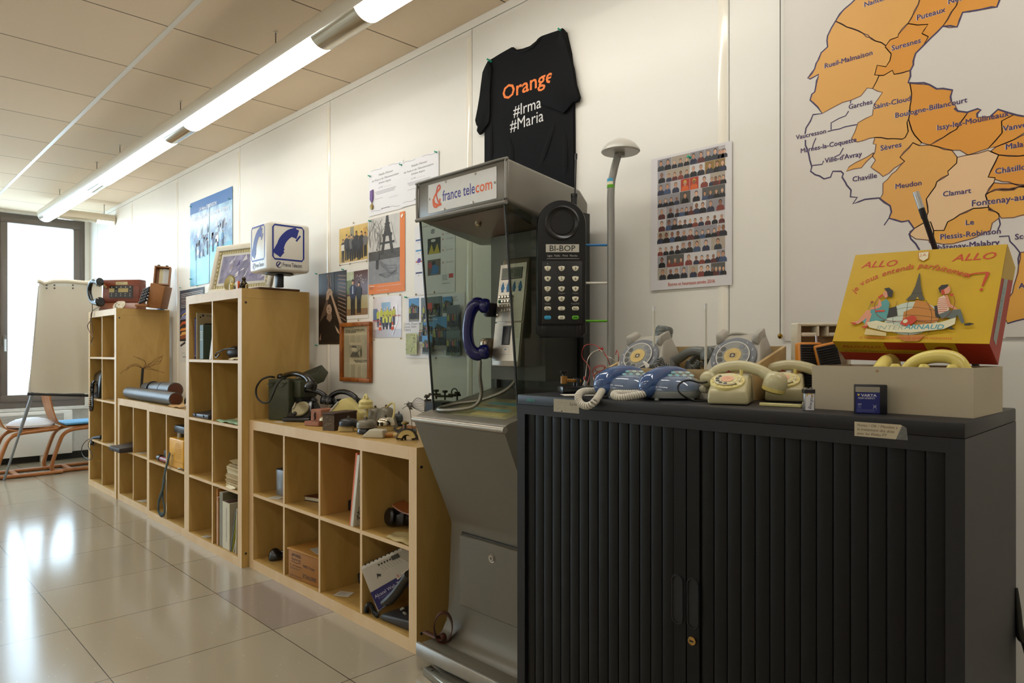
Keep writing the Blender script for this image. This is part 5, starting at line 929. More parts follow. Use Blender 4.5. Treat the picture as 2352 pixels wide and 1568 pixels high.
arc = spline([(*lp(*p), 0) for p in ((300, 905), (380, 830), (560, 755), (800, 700), (960, 715), (1100, 745), (1240, 780))], 12); tot = [0]
for i in range(1, len(arc)): tot.append(tot[-1]+(arc[i]-arc[i-1]).length)
S_ = 'je vous entends parfaitement'; wd = [twidth(c, 1) if c != ' ' else .3 for c in S_]; acc = 0; sc_ = tot[-1]/(sum(wd)+.10*len(S_))
for c, w_ in zip(S_, wd):
    d = acc; i = max(j for j in range(len(tot)) if tot[j] <= d+1e-9); i = min(i, len(arc)-2); a_ = arc[i+1]-arc[i]; pp_ = arc[i]+a_.normalized()*(d-tot[i])
    if c != ' ': b.text(pp_.x, pp_.y, sc_*1.12, c, rdp, 'LEFT', .006, .25, math.atan2(a_.y, a_.x))
    acc += (w_+.10)*sc_
LS(rdp, .0028, (1190, 765), (1280, 745), (1390, 735)); LP(rdp, (1375, 735), (1405, 735), (1350, 850), (1335, 850)); b.disc(*lp(1335, 876), .0028, rdp)
LP(cru, (820, 575), (905, 565), (900, 620), (860, 645), (825, 625)); LS(rdp, .0008, (820, 575), (905, 565), (900, 620), (860, 645), (825, 625), (820, 575), sp=False); b.text(lp(862, 600)[0], lp(862, 603)[1], .009, 'J.A.', rdp)
gc = lp(760, 1110); gr = abs(lp(980, 1110)[0]-lp(540, 1110)[0])/2
b.disc(*gc, gr, P('#b5bfae'), 36, gr*.80); LP(P('#b5762c'), (800, 960), (900, 985), (970, 1060), (985, 1130), (900, 1180), (760, 1200), (690, 1130), (700, 1060), (770, 1030)); LP(P('#b5762c'), (640, 1250), (880, 1245), (820, 1300), (700, 1300))
for q_ in (((560, 1060), (760, 1020), (970, 1050)), ((545, 1110), (760, 1085), (985, 1110)), ((650, 970), (610, 1100), (640, 1240)), ((740, 955), (720, 1100), (740, 1260)), ((880, 960), (930, 1080), (900, 1240)), ((550, 1150), (760, 1130), (980, 1160))): LS(blk2, .0006, *q_)
LP(P('#4b4838'), (826, 745), (834, 745), (840, 840), (852, 910), (872, 965), (835, 965), (812, 945), (790, 965), (715, 965), (760, 920), (795, 850)); LP(yel, (800, 955), (812, 935), (825, 955)); LS(P('#2f2d24'), .0012, (770, 912), (855, 905), sp=False)
LP(blk2, (545, 1040), (640, 1015), (650, 1090), (560, 1110)); LP(blk2, (950, 1010), (985, 1010), (995, 1110), (960, 1100))
# seated woman with a red handset
LP(tea, (505, 985), (560, 955), (585, 985), (575, 1060), (555, 1130), (470, 1140), (380, 1160), (360, 1130), (390, 1060), (450, 1040)); LP(skn, (400, 1045), (430, 1050), (425, 1090), (330, 1160), (270, 1150), (330, 1130)); LP(skn, (425, 1070), (440, 1075), (405, 1180), (375, 1185), (400, 1110)); LP(rdp, (262, 1145), (310, 1150), (305, 1168), (280, 1160)); LP(rdp, (345, 1185), (405, 1170), (395, 1195), (370, 1190))
LP(skn, (510, 960), (522, 1010), (500, 1030), (430, 1045), (425, 1030), (490, 1010), (497, 960)); LP(skn, (535, 900), (560, 890), (575, 930), (555, 950), (535, 930)); LP(blk2, (540, 870), (580, 862), (615, 890), (605, 945), (570, 930), (565, 900)); LP(rdp, (490, 940), (525, 915), (535, 925), (500, 955)); LS(P('#7c2e1c'), .001, (490, 950), (465, 1000), (480, 1080), (560, 1130), (670, 1140)); LS(P('#4c6a2a'), .001, (410, 1040), (430, 1000), (440, 985)); b.disc(*lp(442, 983), .0028, P('#8c2a2a')); LP(rdp, (465, 1050), (545, 1045), (545, 1060), (470, 1062))
# seated man in a striped shirt
LP(P('#d0b49c'), (985, 950), (1030, 925), (1050, 950), (1075, 1040), (1060, 1060), (985, 1080), (975, 1010))
for i in range(7): LS(rdp, .001, (978, 962+i*17), (1015, 955+i*17), (1055, 962+i*16), sp=False)
LP(grl, (985, 1085), (1060, 1055), (1165, 1040), (1200, 1150), (1175, 1160), (1140, 1085), (1090, 1180), (1060, 1170), (1080, 1110), (1010, 1115)); LP(blk2, (1195, 1160), (1240, 1152), (1280, 1160), (1240, 1175), (1200, 1175)); LP(blk2, (1045, 1180), (1085, 1180), (1118, 1205), (1090, 1208)); LP(skn, (1020, 870), (1075, 855), (1085, 890), (1070, 915), (1035, 920)); LP(blk2, (985, 870), (1010, 845), (1070, 838), (1060, 860), (1030, 880), (1000, 910)); LP(rdp, (1005, 885), (1030, 880), (1040, 915), (1015, 925)); b.disc(*lp(1095, 925), .003, rdp); LP(skn, (1040, 930), (1060, 925), (1085, 1000), (1140, 1035), (1130, 1048), (1060, 1020)); LS(P('#7c2e1c'), .001, (1110, 935), (1120, 990), (1090, 1060), (1000, 1130), (810, 1135))
LP(rdp, (670, 1160), (700, 1120), (770, 1092), (800, 1100), (810, 1130), (770, 1165), (720, 1180)); b.disc(*lp(715, 1140), .0042, cru, 14)
LP(cru, (400, 1150), (480, 1135), (700, 1185), (1000, 1150), (1130, 1110), (1120, 1165), (1030, 1205), (760, 1235), (560, 1225), (420, 1190))
u0, v0 = lp(480, 1200); u1, _ = lp(1030, 1200); fit(b, u0, lp(700, 1200)[0], v0-.002, 'INTER', P('#9aa692'), .013, .01, .15); fit(b, lp(705, 1200)[0], u1, v0-.001, 'ARNAUD', P('#4d93a0'), .0145, .02, .15)
fit(b, lp(340, 1275)[0], lp(1100, 1275)[0], lp(340, 1280)[1], 'LE TÉLÉPHONE FRANÇAIS DE QUALITÉ MONDIALE', rdp, .0062, .005); LP(M('#c9b684', .3, noise=.05), (395, 1200), (560, 1235), (560, 1262), (380, 1250)); b.build('cover_art', t)
b = B(LT@Matrix(((1, 0, 0, 0), (0, 1, 0, 0), (0, 0, -1, -.0003), (0, 0, 0, 1)))); b.poly([(.0, .0), (.095, 0), (.095, .030), (.0, .032)], yel); b.poly([(0, .028), (.17, .029), (.17, .043), (0, .043)], yel); b.poly([(.165, .0), (.215, 0), (.215, .036), (.165, .036)], yel); b.disc(.192, .022, .014, M('#8c1f10', .5), 18, .009); b.disc(.192, .026, .008, P('#cfc08a'), 14, .005)
for v, s, z_, c in ((.024, 'ALLO-ALLO !', .014, rdp),): 
    vs, fs = textmesh(s, 'LEFT', .01, .2); z = b.nl(); b.add([(.012+x*z_, v-y*z_, z) for x, y in vs], [f[::-1] for f in fs], c)
b.lay += .0002; vs, fs = textmesh('LE TELEPHONE FRANCAIS DE QUALITE MONDIALE', 'LEFT', .01, 0); z = b.nl(); b.add([(.012+x*.0065, .039-y*.0065, z) for x, y in vs], [f[::-1] for f in fs], blk2); b.build('flap_art', t)
b = B(LT@Matrix(((0, 0, 1, lw+.0003), (1, 0, 0, 0), (0, 1, 0, 0), (0, 0, 0, 1)))); b.rect(.018, .02, .042, .175, P('#9da39a')); b.poly([(.0, lh), (ld, lh), (ld, lh-.03), (0, lh-.075)], yel)
b.text(.035, .10, .017, 'ARNAUD', P('#4d8e9c'), 'CENTER', .01, 0, R(90)); b.build('side_art', t)
# ---- batteries, strip, pointer
p = Vector((-.541, 1.305, CTZ)); t = thing('nine_volt_battery', 'small silver and white nine volt battery standing left of the cream box', 'battery', p, R(38)); ch = M('#b9b9bd', .2, .9, .02)
b = B(); b.rbox((.010, .008, .0205), (.020, .016, .041), ch, .002, 2); b.build('case', t)
b = B(); b.rbox((.010, .008, .0365), (.0208, .0168, .0085), M('#17161c', .3, noise=0), .001, 1); b.build('top_band', t)
b = B(frame((0, -.0003, 0), (1, 0, 0), (0, 0, 1))); b.rect(.002, .001, .018, .031, P('#d9d9dc', .3)); b.text(.0125, .003, .0075, 'Energizer', P('#25284a'), 'LEFT', .012, .2, R(82)); b.stroke([(.004, .027), (.008, .033), (.014, .031), (.016, .026)], .0016, P('#c0952c')); b.build('print', t)
for x in (.0055, .0145): b = B(); b.cyl((x, .008, .0405), (x, .008, .0435), .003, M('#8c8474', .3, .9, 0), 10); b.build('terminal', t)
p = Vector((-.455, 1.316, CTZ)); t = thing('flat_battery', 'blue and black flat battery standing in front of the cream box', 'battery', p, R(22)); K9 = M('#111118', .35, noise=0)
b = B(); b.rbox((.0265, .010, .0262), (.053, .020, .0524), K9, .0015, 2); b.build('case', t)
b = B(frame((0, -.0003, 0), (1, 0, 0), (0, 0, 1))); b.rect(.002, .001, .041, .0385, P('#1a2470', .3)); b.rect(.002, .0388, .041, .0485, M('#a8a39a', .25, .7, 0)); b.poly([(.0045, .0355), (.0095, .0355), (.007, .031)], P('#d6c23a')); fit(b, .011, .036, .031, 'VARTA', P('#e0e0e4'), .0065, .02); fit(b, .006, .034, .0265, 'HIGH ENERGY', P('#cfd0da'), .0045, .01, .2); fit(b, .0055, .012, .0155, '4.5V', P('#cfd0da'), .004, .02); lines(b, .0055, .013, .009, .0145, 3, P('#7d84b0')); lines(b, .004, .038, .003, .008, 3, P('#6c73a4'))
b.stroke([(.030, .0095), (.036, .0165)], .0005, P('#c6c8d8')); b.stroke([(.036, .0095), (.030, .0165)], .0005, P('#c6c8d8')); b.stroke([(.031, .010), (.0315, .015), (.0345, .015), (.035, .010)], .0005, P('#c6c8d8')); b.build('print', t)
a0, a1 = atz(1746, 931, CTZ), atz(1842, 936, CTZ); dv = a1-a0
b = B(); b.rbox((dv.length/2, 0, .0032), (dv.length, .012, .006), M('#cfc689', .4, noise=.02), .001, 1); solo(b, 'plastic_strip', 'pale yellow plastic strip lying between the toy telephone and the small battery', 'strip', a0, math.atan2(dv.y, dv.x))
a0, a1 = atd(2103, 441, 1.46), atd(2172, 640, 1.435); t = thing('pointer_rod', 'black rod with a silver tip leaning on the map behind the yellow lid', 'rod', a1); L0 = (a1-a0)
b = B(W(t)); b.tube([a0+L0*.19, a0+L0*.30, a0+L0*.31, a0+L0*((a0.z-CTZ-.002)/-L0.z)], [.0062, .0062, .0052, .0068], M('#121212', .4, noise=0), 12); b.build('rod', t)
b = B(W(t)); b.tube([a0, a0+L0*.195], .0062, M('#b5b5b2', .3, .6, .03, 200), 12); b.build('tip', t)
b = B(); p0 = atd(2333, 1340, 1.34); b.tube(spline([atd(2334, 1350, 1.36), atd(2338, 1400, 1.36), atd(2341, 1440, 1.36), atd(2346, 1462, 1.36), atd(2358, 1480, 1.36), atd(2375, 1560, 1.36)], 6), [.003, .006, .007, .009, .009, .007], cbm2, 10); solo(b, 'black_strap', 'black cable end hanging at the right rear edge of the cabinet', 'cable')
# ============================================================ on and in the cube shelves
TD = .7865; TC = 1.4885; CE = (.0505, .4015, .7525, 1.1035)
def sit(px, py, z): p = atz(px, py, z); return p, (p.x*-SA+p.y*CA)/F        # floor point and metres per pixel
bkl = M('#0d0d0e', .18, noise=0, spec=.6); iron = M('#58564e', .45, .5, .08, 60); brs = M('#8f7a48', .35, .8, .1, 80)
def at(px, py, y): return aty(px, py, y)
# green field telephone
p = Vector((-3.535, 1.64, TD)); t = thing('field_telephone', 'army green field telephone box with its lid open and a black handset on top', 'field telephone', p, R(20)); og = M('#3a3d28', .6, noise=.12, scale=20, bump=.3)
b = B(); b.rbox((.072, .072, .109), (.144, .144, .218), og, .006, 3); b.build('case', t)
b = B(); b.rbox((.168, .10, .165), (.05, .13, .09), og, .006, 2); b.rbox((.166, .10, .07), (.045, .11, .14), M('#17170f', .7, noise=0), .004, 1); b.build('battery_side', t)
for i in (.018, .100): b = B(); b.tube([(i+.018*cos(a), -.004, .195+.014*sin(a)) for a in [pi*(.0+k/7*-1.0) for k in range(8)]], .0025, iron, 6); b.rbox((i+.018, -.003, .202), (.03, .006, .012), og, .002, 1); b.build('strap_ring', t)
lf = W(t)@Matrix.Translation(at(712, 868, 1.83))@Euler((R(22), R(-22), YAW-R(5))).to_matrix().to_4x4(); b = B(lf); b.hull([(x, y, z) for x, y, z in ((-.085, -.065, -.03), (.085, -.065, -.03), (-.085, .065, -.03), (.085, .065, -.03), (-.075, -.055, .03), (.075, -.055, .03), (-.075, .055, .03), (.075, .055, .03))], og, .005, 2); b.box(-.070, .070, -.05, .05, .0302, .0306, M('#25281a', .7)); b.box(-.062, -.012, -.03, .01, .031, .0325, M('#77776a', .5, .3)); b.build('lid', t)
b = B(W(t)); q_ = [at(*v) for v in ((648, 868, 1.72), (655, 862, 1.71), (672, 858, 1.70), (690, 860, 1.70), (706, 868, 1.70), (716, 882, 1.70))]; b.tube(spline(q_, 6), [.013, .014, .0135, .0135, .016, .022], bkl, 12); b.lathe([(.012, -.02), (.026, -.01), (.031, .008), (.030, .02), (.02, .026), (.0001, .024)], q_[-1]+Vector((0, 0, -.002)), bkl, 18, (-.35, -.25, -.9)); b.lathe([(.012, -.016), (.022, -.01), (.024, .004), (.0001, .008)], q_[0]+Vector((-.01, 0, .006)), bkl, 14, (-.3, .1, -.9)); b.build('handset', t)
b = B(W(t)); b.tube(spline([at(*v) for v in ((630, 866, 1.66), (618, 865, 1.62), (601, 872, 1.60), (589, 890, 1.59), (590, 911, 1.59), (603, 924, 1.59), (618, 922, 1.60), (627, 905, 1.60), (634, 888, 1.61), (646, 871, 1.63), (656, 869, 1.66))], 6), .0052, M('#211d15', .7, noise=.2, scale=200), 8); b.build('cord', t)
# card
p, k = sit(642, 969, TD+.0003); b = B(); b.box(-.03, .03, -.018, .018, 0, .0006, P('#cfccc0')); solo(b, 'card', 'small white card on the shelf top before the green field telephone', 'card', p, R(10))
# bakelite telephones
def bakelite(label, p, rot, dialcover, s=1):
    t = thing('bakelite_telephone', label, 'telephone', p, rot, 'black bakelite telephones'); t.scale = (s, s, s)
    b = B(); b.hull([(-.072, -.085, 0), (.072, -.085, 0), (-.072, -.085, .016), (.072, -.085, .016), (-.070, -.078, .022), (.070, -.078, .022), (-.075, .08, 0), (.075, .08, 0), (-.07, .075, .022), (.07, .075, .022)], bkl, .003, 2); b.build('base', t)
    b = B(); b.hull([(-.066, -.068, .022), (.066, -.068, .022), (-.066, .072, .022), (.066, .072, .022), (-.040, .005, .098), (.040, .005, .098), (-.040, .045, .098), (.040, .045, .098)], bkl, .006, 3); b.build('body', t)
    for sx in (-1, 1): b = B(); b.hull([(sx*.024, .008, .094), (sx*.050, .008, .094), (sx*.024, .042, .094), (sx*.050, .042, .094), (sx*.030, .010, .112), (sx*.036, .012, .112), (sx*.030, .040, .112), (sx*.036, .038, .112)], bkl, .003, 2); b.build('cradle', t)
    n = Vector((0, -.72, .69)); Fd = frame((0, -.040, .060), (1, 0, 0), (0, .69, .72))
    if dialcover:
        b = B(Fd); b.lathe([(.043, -.004), (.043, .004), (.040, .007), (.0001, .008)], (0, 0, 0), M('#a39a78', .35, .2, .04, 40), 28); b.build('dial_blank', t)
        b = B(Fd); b.rbox((-.034, .010, .012), (.010, .040, .006), M('#c8c5b8', .2, .95, 0), .002, 1); b.cyl((-.012, -.036, .006), (-.012, -.036, .013), .010, M('#1b1b1b', .3), 12); b.build('crank', t)
    b = B(); handset(b, [(-.098, .025, .102), (-.085, .025, .126), (-.03, .025, .146), (.03, .025, .146), (.085, .025, .126), (.098, .025, .102)], bkl, .0135, .028, .036); b.build('handset', t)
    return t
p, k = sit(690, 968, TD); bakelite('black bakelite telephone with a blank cream dial plate, in front', p+Vector((-.01, .075, 0))-DU*.040, YAW-R(14), True, 1.08)
p = Vector((-3.155, 1.845, TD)); bakelite('black bakelite telephone at the back against the wall', p, YAW-R(36), False, 1.05)
# pink box and brown box
pk = wood('pink_varnish', '#8f5a44', '#a97358', .45, (1, 1, .3), 14); p, k = sit(697, 977, TD); t = thing('buzzer_box', 'pinkish wooden buzzer box with a small hook front', 'box', p+Vector((.01, .045, 0)), R(16))
b = B(); b.rbox((.03, -.005, .012), (.096, .07, .022), pk, .002, 1); b.build('plinth', t); b = B(); b.rbox((.045, .03, .052), (.068, .11, .058), pk, .002, 1); b.build('case', t)
b = B(); b.tube([(.042, -.027, .066), (.040, -.029, .052), (.043, -.028, .040), (.039, -.029, .030)], .0035, M('#1a1513', .4, noise=0), 6); b.build('hook', t)
b = B(); b.lathe([(.001, .020), (.014, .018), (.021, .010), (.022, 0), (.019, -.002)], (.090, -.014, .028), M('#c0b795', .25, .4, .03), 18); b.build('bell', t)
p, k = sit(741, 988, TD); t = thing('wooden_box', 'old dark brown wooden bell box with chipped paint on its end', 'box', p+Vector((.0, .0, 0)), R(22)); bw = M('#3a2318', .5, noise=.2, scale=12); bw2 = M('#57493a', .7, noise=.3, scale=60)
b = B(); b.box(0, .066, 0, .17, 0, .072, bw, bw2); b.build('case', t); b = B(); b.rbox((.033, .085, .077), (.072, .178, .010), bw, .003, 1); b.build('lid', t)
b = B(frame((0, -.0004, 0), (1, 0, 0), (0, 0, 1)))
random.seed(5)
for i in range(16): u, v = .012+.048*random.random(), .012+.05*random.random(); b.poly([(u, v), (u+.004*random.random()+.001, v+.001), (u+.002, v+.004*random.random()+.001)], P('#b7ab90'))
b.stroke([(.012, .022), (.026, .034), (.036, .030), (.05, .036)], .0012, P('#b7ab90')); b.build('chipped_paint', t)
# bells
def bell(label, px, py, r, h, base, dome, bm, bd, dy=.03, knob=True):
    p, k = sit(px, py, TD); t = thing('bell', label, 'bell', p+VD*dy, YAW, 'old telephone bells')
    if base == 'box': b = B(); b.hull([(x, y, z) for x in (-r*1.05, r*.55) for y in (-r*.5, r*.5) for z in (0,)]+[(x, y, .026) for x in (-r*.95, r*.45) for y in (-r*.4, r*.4)], bm, .002, 2); b.build('base', t)
    else: b = B(); b.lathe([(r*.92, 0), (r*.94, .012), (r*.8, .026), (.0001, .026)], (0, 0, 0), bm, 28); b.build('base', t)
    b = B(); pr_ = [(r, 0), (r, h*.35), (r*.96, h*.6), (r*.8, h*.85), (r*.5, h*.97), (.0001, h)] if dome else [(r, 0), (r*.97, h*.1), (r*.80, h*.45), (r*.66, h*.78), (r*.52, h*.93), (r*.3, h*.99), (.0001, h)]
    b.lathe(pr_, (0, 0, .027 if base else 0), bd, 32); b.build('dome', t)
    if knob: b = B(); z = (.027 if base else 0)+h; b.cyl((0, 0, z-.002), (0, 0, z+.006), .007, brs if not dome else iron, 10); b.cyl((0, 0, z+.006), (0, 0, z+.011), .0045, iron, 8); b.build('nut', t)
    return t
gbm = M('#77705f', .4, .3, .06, 40); crm = M('#c4ad72', .4, noise=.02)
bell('bell with a black dome on a cream base, front left of the bell group', 797, 992, .043, .033, 'box', True, crm, M('#1d1e20', .35, noise=0, spec=.5))
bell('bell with a grey dome on a glossy black base, front of the group', 838, 997, .043, .036, 'round', True, M('#15151a', .2, noise=0), gbm)
bell('shiny chrome dome bell behind the white wedge cover', 884, 990, .041, .036, 'round', True, crm, M('#c9c0ac', .08, 1, 0), .02)
bell('dark grey dome bell right of the tall bells', 915, 979, .034, .034, 'round', True, M('#26282a', .4), M('#474a4b', .4, .2, .04), .03)
bell('left one of the pair of tall grey cone bells', 861, 979, .052, .090, None, False, gbm, gbm, .01)
bell('right one of the pair of tall grey cone bells', 887, 981, .058, .098, None, False, gbm, gbm, .0)
bell('pale dome bell with a nut just behind the two front bells', 827, 977, .026, .022, 'round', True, iron, M('#b9a98a', .3, .4, .04), .05)
# cream wall phone and cream hanging bell
cpm = M('#cfc07a', .35, noise=.01); p = Vector((-3.03, 1.80, TD)); t = thing('wall_telephone', 'cream wedge shaped telephone case with a pale keyboard edge behind the brown box', 'telephone', p, YAW-R(8))
b = B(); b.hull([(-.10, -.03, 0), (-.10, .05, 0), (-.10, -.03, .02), (-.01, -.03, .125), (.02, -.03, .135), (.10, -.03, .06), (.10, -.03, 0), (-.01, .05, .125), (.02, .05, .135), (.10, .05, .06), (.10, .05, 0)], cpm, .006, 3); b.build('case', t)
b = B(); b.hull([(-.112, -.034, .015), (-.022, -.034, .118), (-.10, -.034, .012), (-.015, -.034, .112), (-.112, .05, .015), (-.022, .05, .118)], M('#b5b1a2', .5, noise=.1, scale=200), .002, 1); b.build('keyboard_edge', t)
p = at(840, 935, 1.80); t = thing('hanging_bell', 'glossy cream ringer housing with a cap hook leaning on the cream telephone', 'bell', (p.x, p.y, TD))
zc = p.z-TD
b = B(); b.lathe([(.0001, zc-.006), (.033, zc-.006), (.035, zc-.002), (.035, zc+.008), (.033, zc+.010), (.0335, zc+.026), (.026, zc+.036), (.010, zc+.041), (.0001, zc+.042)], (0, 0, 0), cpm, 28); b.build('housing', t)
b = B(); b.cyl((0, .01, 0), (0, .008, zc), .005, cpm, 12); b.build('stem', t)
b = B(); b.tube(spline([(-.012, 0, zc+.040), (-.010, 0, zc+.050), (0, 0, zc+.060), (.008, 0, zc+.055), (.012, 0, zc+.040)], 5), [.009, .007, .006, .006, .009], cpm, 10); b.build('hook', t)
b = B(); b.tube(spline([at(886, 940, 1.88), at(893, 930, 1.88), at(902, 925, 1.89), at(906, 933, 1.89), at(905, 948, 1.88), at(902, 962, 1.87), at(896, 977, 1.86)], 6), .0045, cpm, 8); solo(b, 'cream_cable', 'loop of cream cable behind the tall cone bells', 'cable')
# small things at the front
p, k = sit(858, 1006, TD); t = thing('ringer_cover', 'white wedge shaped plastic ringer cover at the front edge', 'cover', p+VD*.03, YAW-R(16)); wm = M('#bdb69e', .35, noise=.01); b = B(); b.hull([(-.052, -.026, 0), (.05, -.026, 0), (-.052, .026, 0), (.05, .026, 0), (-.046, -.02, .010), (-.015, -.022, .036), (.046, -.022, .034), (-.046, .02, .010), (-.015, .022, .036), (.046, .022, .034)], wm, .005, 3); b.build('shell', t)
b = B(); b.rbox((-.032, -.0245, .022), (.003, .002, .008), M('#3a372c', .6), .0005, 1, (0, R(25), 0)); b.build('slot', t)
p, k = sit(893, 1006, TD); t = thing('tool_handle', 'short orange brown wooden tool handle with a brass ferrule by the wire brush', 'tool', p+VD*.02, YAW); b = B(); b.tube([(-.022, 0, .010), (-.020, 0, .010), (0, 0, .010), (.016, 0, .010)], [.006, .0095, .0098, .0085], wood('handle_wood', '#9c6218', '#b57826', .35), 12); b.build('handle', t); b = B(); b.tube([(.016, 0, .010), (.034, 0, .0105)], .0095, crm, 12); b.build('ferrule', t)
p, k = sit(932, 1013, TD); t = thing('line_selector', 'brass and brown fan shaped line selector with rows of bristly pins', 'selector', p+VD*.03, YAW-R(4)); fan = [(.040*cos(a), .040*sin(a)) for a in [R(8+164*i/14) for i in range(15)]]
b = B(Matrix.Translation((0, 0, .006))@frame((0, -.012, 0), (1, 0, 0), (0, .35, 1))); inn = [(.020*cos(a), .020*sin(a)) for a in [R(172-164*i/14) for i in range(15)]]
b.loft([[(x, y, 0) for x, y in fan+inn], [(x, y, -.028) for x, y in fan+inn]], M('#4a2f16', .5, noise=.2, scale=100)); b.poly([(x*.94, y*.94+.0005) for x, y in fan+inn], brs); b.build('sector', t)
b = B(Matrix.Translation((0, 0, .006))@frame((0, -.012, 0), (1, 0, 0), (0, .35, 1)))
for r_ in range(5):
    for i in range(26): a = R(6+168*i/25); b.cyl((.038*cos(a), .038*sin(a), -.002-.006*r_), (.047*cos(a), .047*sin(a), -.002-.006*r_), .0011, iron, 4)
b.build('contact_pins', t, smooth=False)['kind'] = 'stuff'
b = B(); b.cyl((-.012, .02, 0), (-.012, .02, .070), .005, iron, 8); b.lathe([(.003, .06), (.016, .066), (.016, .072), (.004, .078)], (-.012, .02, 0), brs, 12); b.build('spindle', t)
for lb, x0, pts, c in (('black wires tangled behind the brass selector', 0, ((905, 985), (915, 990), (925, 984), (936, 988), (948, 982), (956, 990)), '#1c1b1a'), ('copper coloured strips behind the brass selector', 0, ((925, 982), (935, 979), (945, 981), (958, 979)), '#9c6a3c')):
    b = B()
    for j in range(4): b.tube(spline([atz(x, y+j*2-3, TD+.008+.004*j) for x, y in pts], 5), .0022, M(c, .5, noise=0), 6)
    solo(b, 'wire_bundle', lb, 'wires')
p, k = sit(928, 977, TD); t = thing('junction_box', 'flat dark grey junction box with a knob behind the bells', 'box', p+VD*.05, YAW-R(14)); b = B(); b.rbox((.02, .0, .028), (.125, .07, .056), M('#1e1e1c', .45, noise=.03), .003, 2); b.build('case', t); b = B(); b.rbox((.02, 0, .059), (.132, .076, .007), M('#3a3933', .5), .002, 1); b.build('lid', t); b = B(); b.lathe([(.003, 0), (.003, .006), (.009, .009), (.009, .012), (.0001, .012)], (.0, 0, .062), iron, 12); b.build('knob', t)
# cable harness and telegraph behind the booth glass
b = B(); c = at(941, 932, 1.82); ring = M('#57503f', .6, noise=.2); random.seed(9)
for i in range(9):
    e = at(978, 922+i*2.6, 1.84); m_ = at(958+i*1.5, 914+i*4, 1.83); b.tube(spline([c, m_, e], 6), .0013, M(random.choice(['#4a4438', '#6b6250', '#8c8690', '#2c2822']), .6, noise=0), 5)
for i in range(6): b.tube([c+Vector((.014*cos(a+i), .006*sin(a*2), .014*sin(a+i*.3))) for a in [2*pi*j/14 for j in range(15)]], .0018, ring, 5)
for x, y in ((924, 939), (928, 928), (937, 921), (943, 952)): b.tube(spline([c, at((941+x)/2, (932+y)/2-3, 1.82), at(x, y, 1.82)], 4), .0013, ring, 5)
b.tube([c+Vector((0, 0, -.01)), at(944, 958, 1.83), at(946, 977, 1.83)], .0013, ring, 5)
solo(b, 'cable_harness', 'fan shaped harness of thin tied cables left of the telegraph mechanism', 'cables')
p = at(1015, 935, 1.85); p.z = TD; p.x = max(p.x, -2.42); t = thing('telegraph_mechanism', 'dark old telegraph mechanism with rods, seen through the booth glass', 'telegraph', (-2.30, 1.86, TD)); dkm = M('#1f1e1a', .45, .4, .1, 60)
b = B(W(t)); b.rbox((-2.28, 1.86, TD+.05), (.25, .11, .10), dkm, .004, 1); b.build('base', t)
b = B(W(t)); b.rbox((-2.33, 1.86, TD+.125), (.12, .09, .05), dkm, .004, 1); b.rbox((-2.22, 1.85, TD+.115), (.07, .08, .03), M('#34332a', .5, .3), .003, 1); b.build('frame', t)
for u, v, w_ in ((978, 905, 986), (985, 902, 1012), (1000, 906, 1040), (1030, 903, 1058)): b = B(W(t)); b.tube([at(u, v+3, 1.83), at(w_, v+4, 1.86)], .005, M('#4a4638', .4, .6, .1), 8); b.build('rod', t)
for u, v in ((980, 914), (1002, 900), (1022, 902), (1050, 905)): b = B(W(t)); q = at(u, v, 1.845); b.lathe([(.004, -.03), (.004, .0), (.012, .002), (.012, .010), (.0001, .012)], q, M('#4a4638', .4, .6, .1), 12); b.build('knob', t)
b = B(W(t)); b.tube([(at(1044, 905, 1.86)+Vector((.02*cos(a), 0, .016*sin(a)+.008))) for a in [2*pi*i/12 for i in range(13)]], .003, M('#4a4638', .4, .6, .1), 6); b.build('ring', t)
for i in range(6): b = B(W(t)); b.tube([at(976, 924+i*3.4, 1.835), at(986, 925+i*3.4, 1.84)], .0022, M('#8c8468', .4, .6, 0), 5); b.build('contact', t)
b = B(W(t)); b.rbox(at(983, 932, 1.86), (.02, .03, .06), dkm, .003, 1); b.build('contact_block', t)
# ---------------- inside the wide unit
def plate(name, lb, px, py, z, w_, d_, rot, h='#cfccc2', cat='card', ln=True):
    p = atz(px, py, z); b = B(); b.box(-w_/2, w_/2, -d_/2, d_/2, .0003, .0012, P(h)); b.lay = .0014
    if ln: lines(b, -w_*.35, w_*.3, -d_*.3, d_*.3, 3, P('#6b6860'), .4)
    return solo(b, name, lb, cat, p, rot)
p, k = sit(636, 1136, CE[1]); t = thing('metal_box', 'small brushed silver metal device on the upper left cell of the wide shelf', 'device', p, R(8)); b = B(); b.rbox((.03, .03, .066), (.075, .06, .132), M('#8d9298', .35, .7, .06, 30), .004, 2); b.build('case', t); b = B(); b.rbox((.03, .03, .135), (.076, .061, .006), M('#222326', .4), .002, 1); b.build('top', t)
p, k = sit(634, 1130, CE[1]); b = B(); pr_ = [(-.05, .155), (-.058, .10), (-.052, .05), (-.035, .012), (-.01, 0), (.03, 0), (.05, .02), (.05, .155)]; b.prism([(x, 0, z) for x, z in pr_], (.0, .004, .0), M('#c8bf9e', .5, noise=.02)); solo(b, 'backing_plate', 'cream rounded plate standing behind the silver device', 'plate', p+Vector((.035, .075, .0008)), R(30))
plate('card', 'white card lying in front of the silver device', 634, 1143, CE[1], .07, .05, R(20))
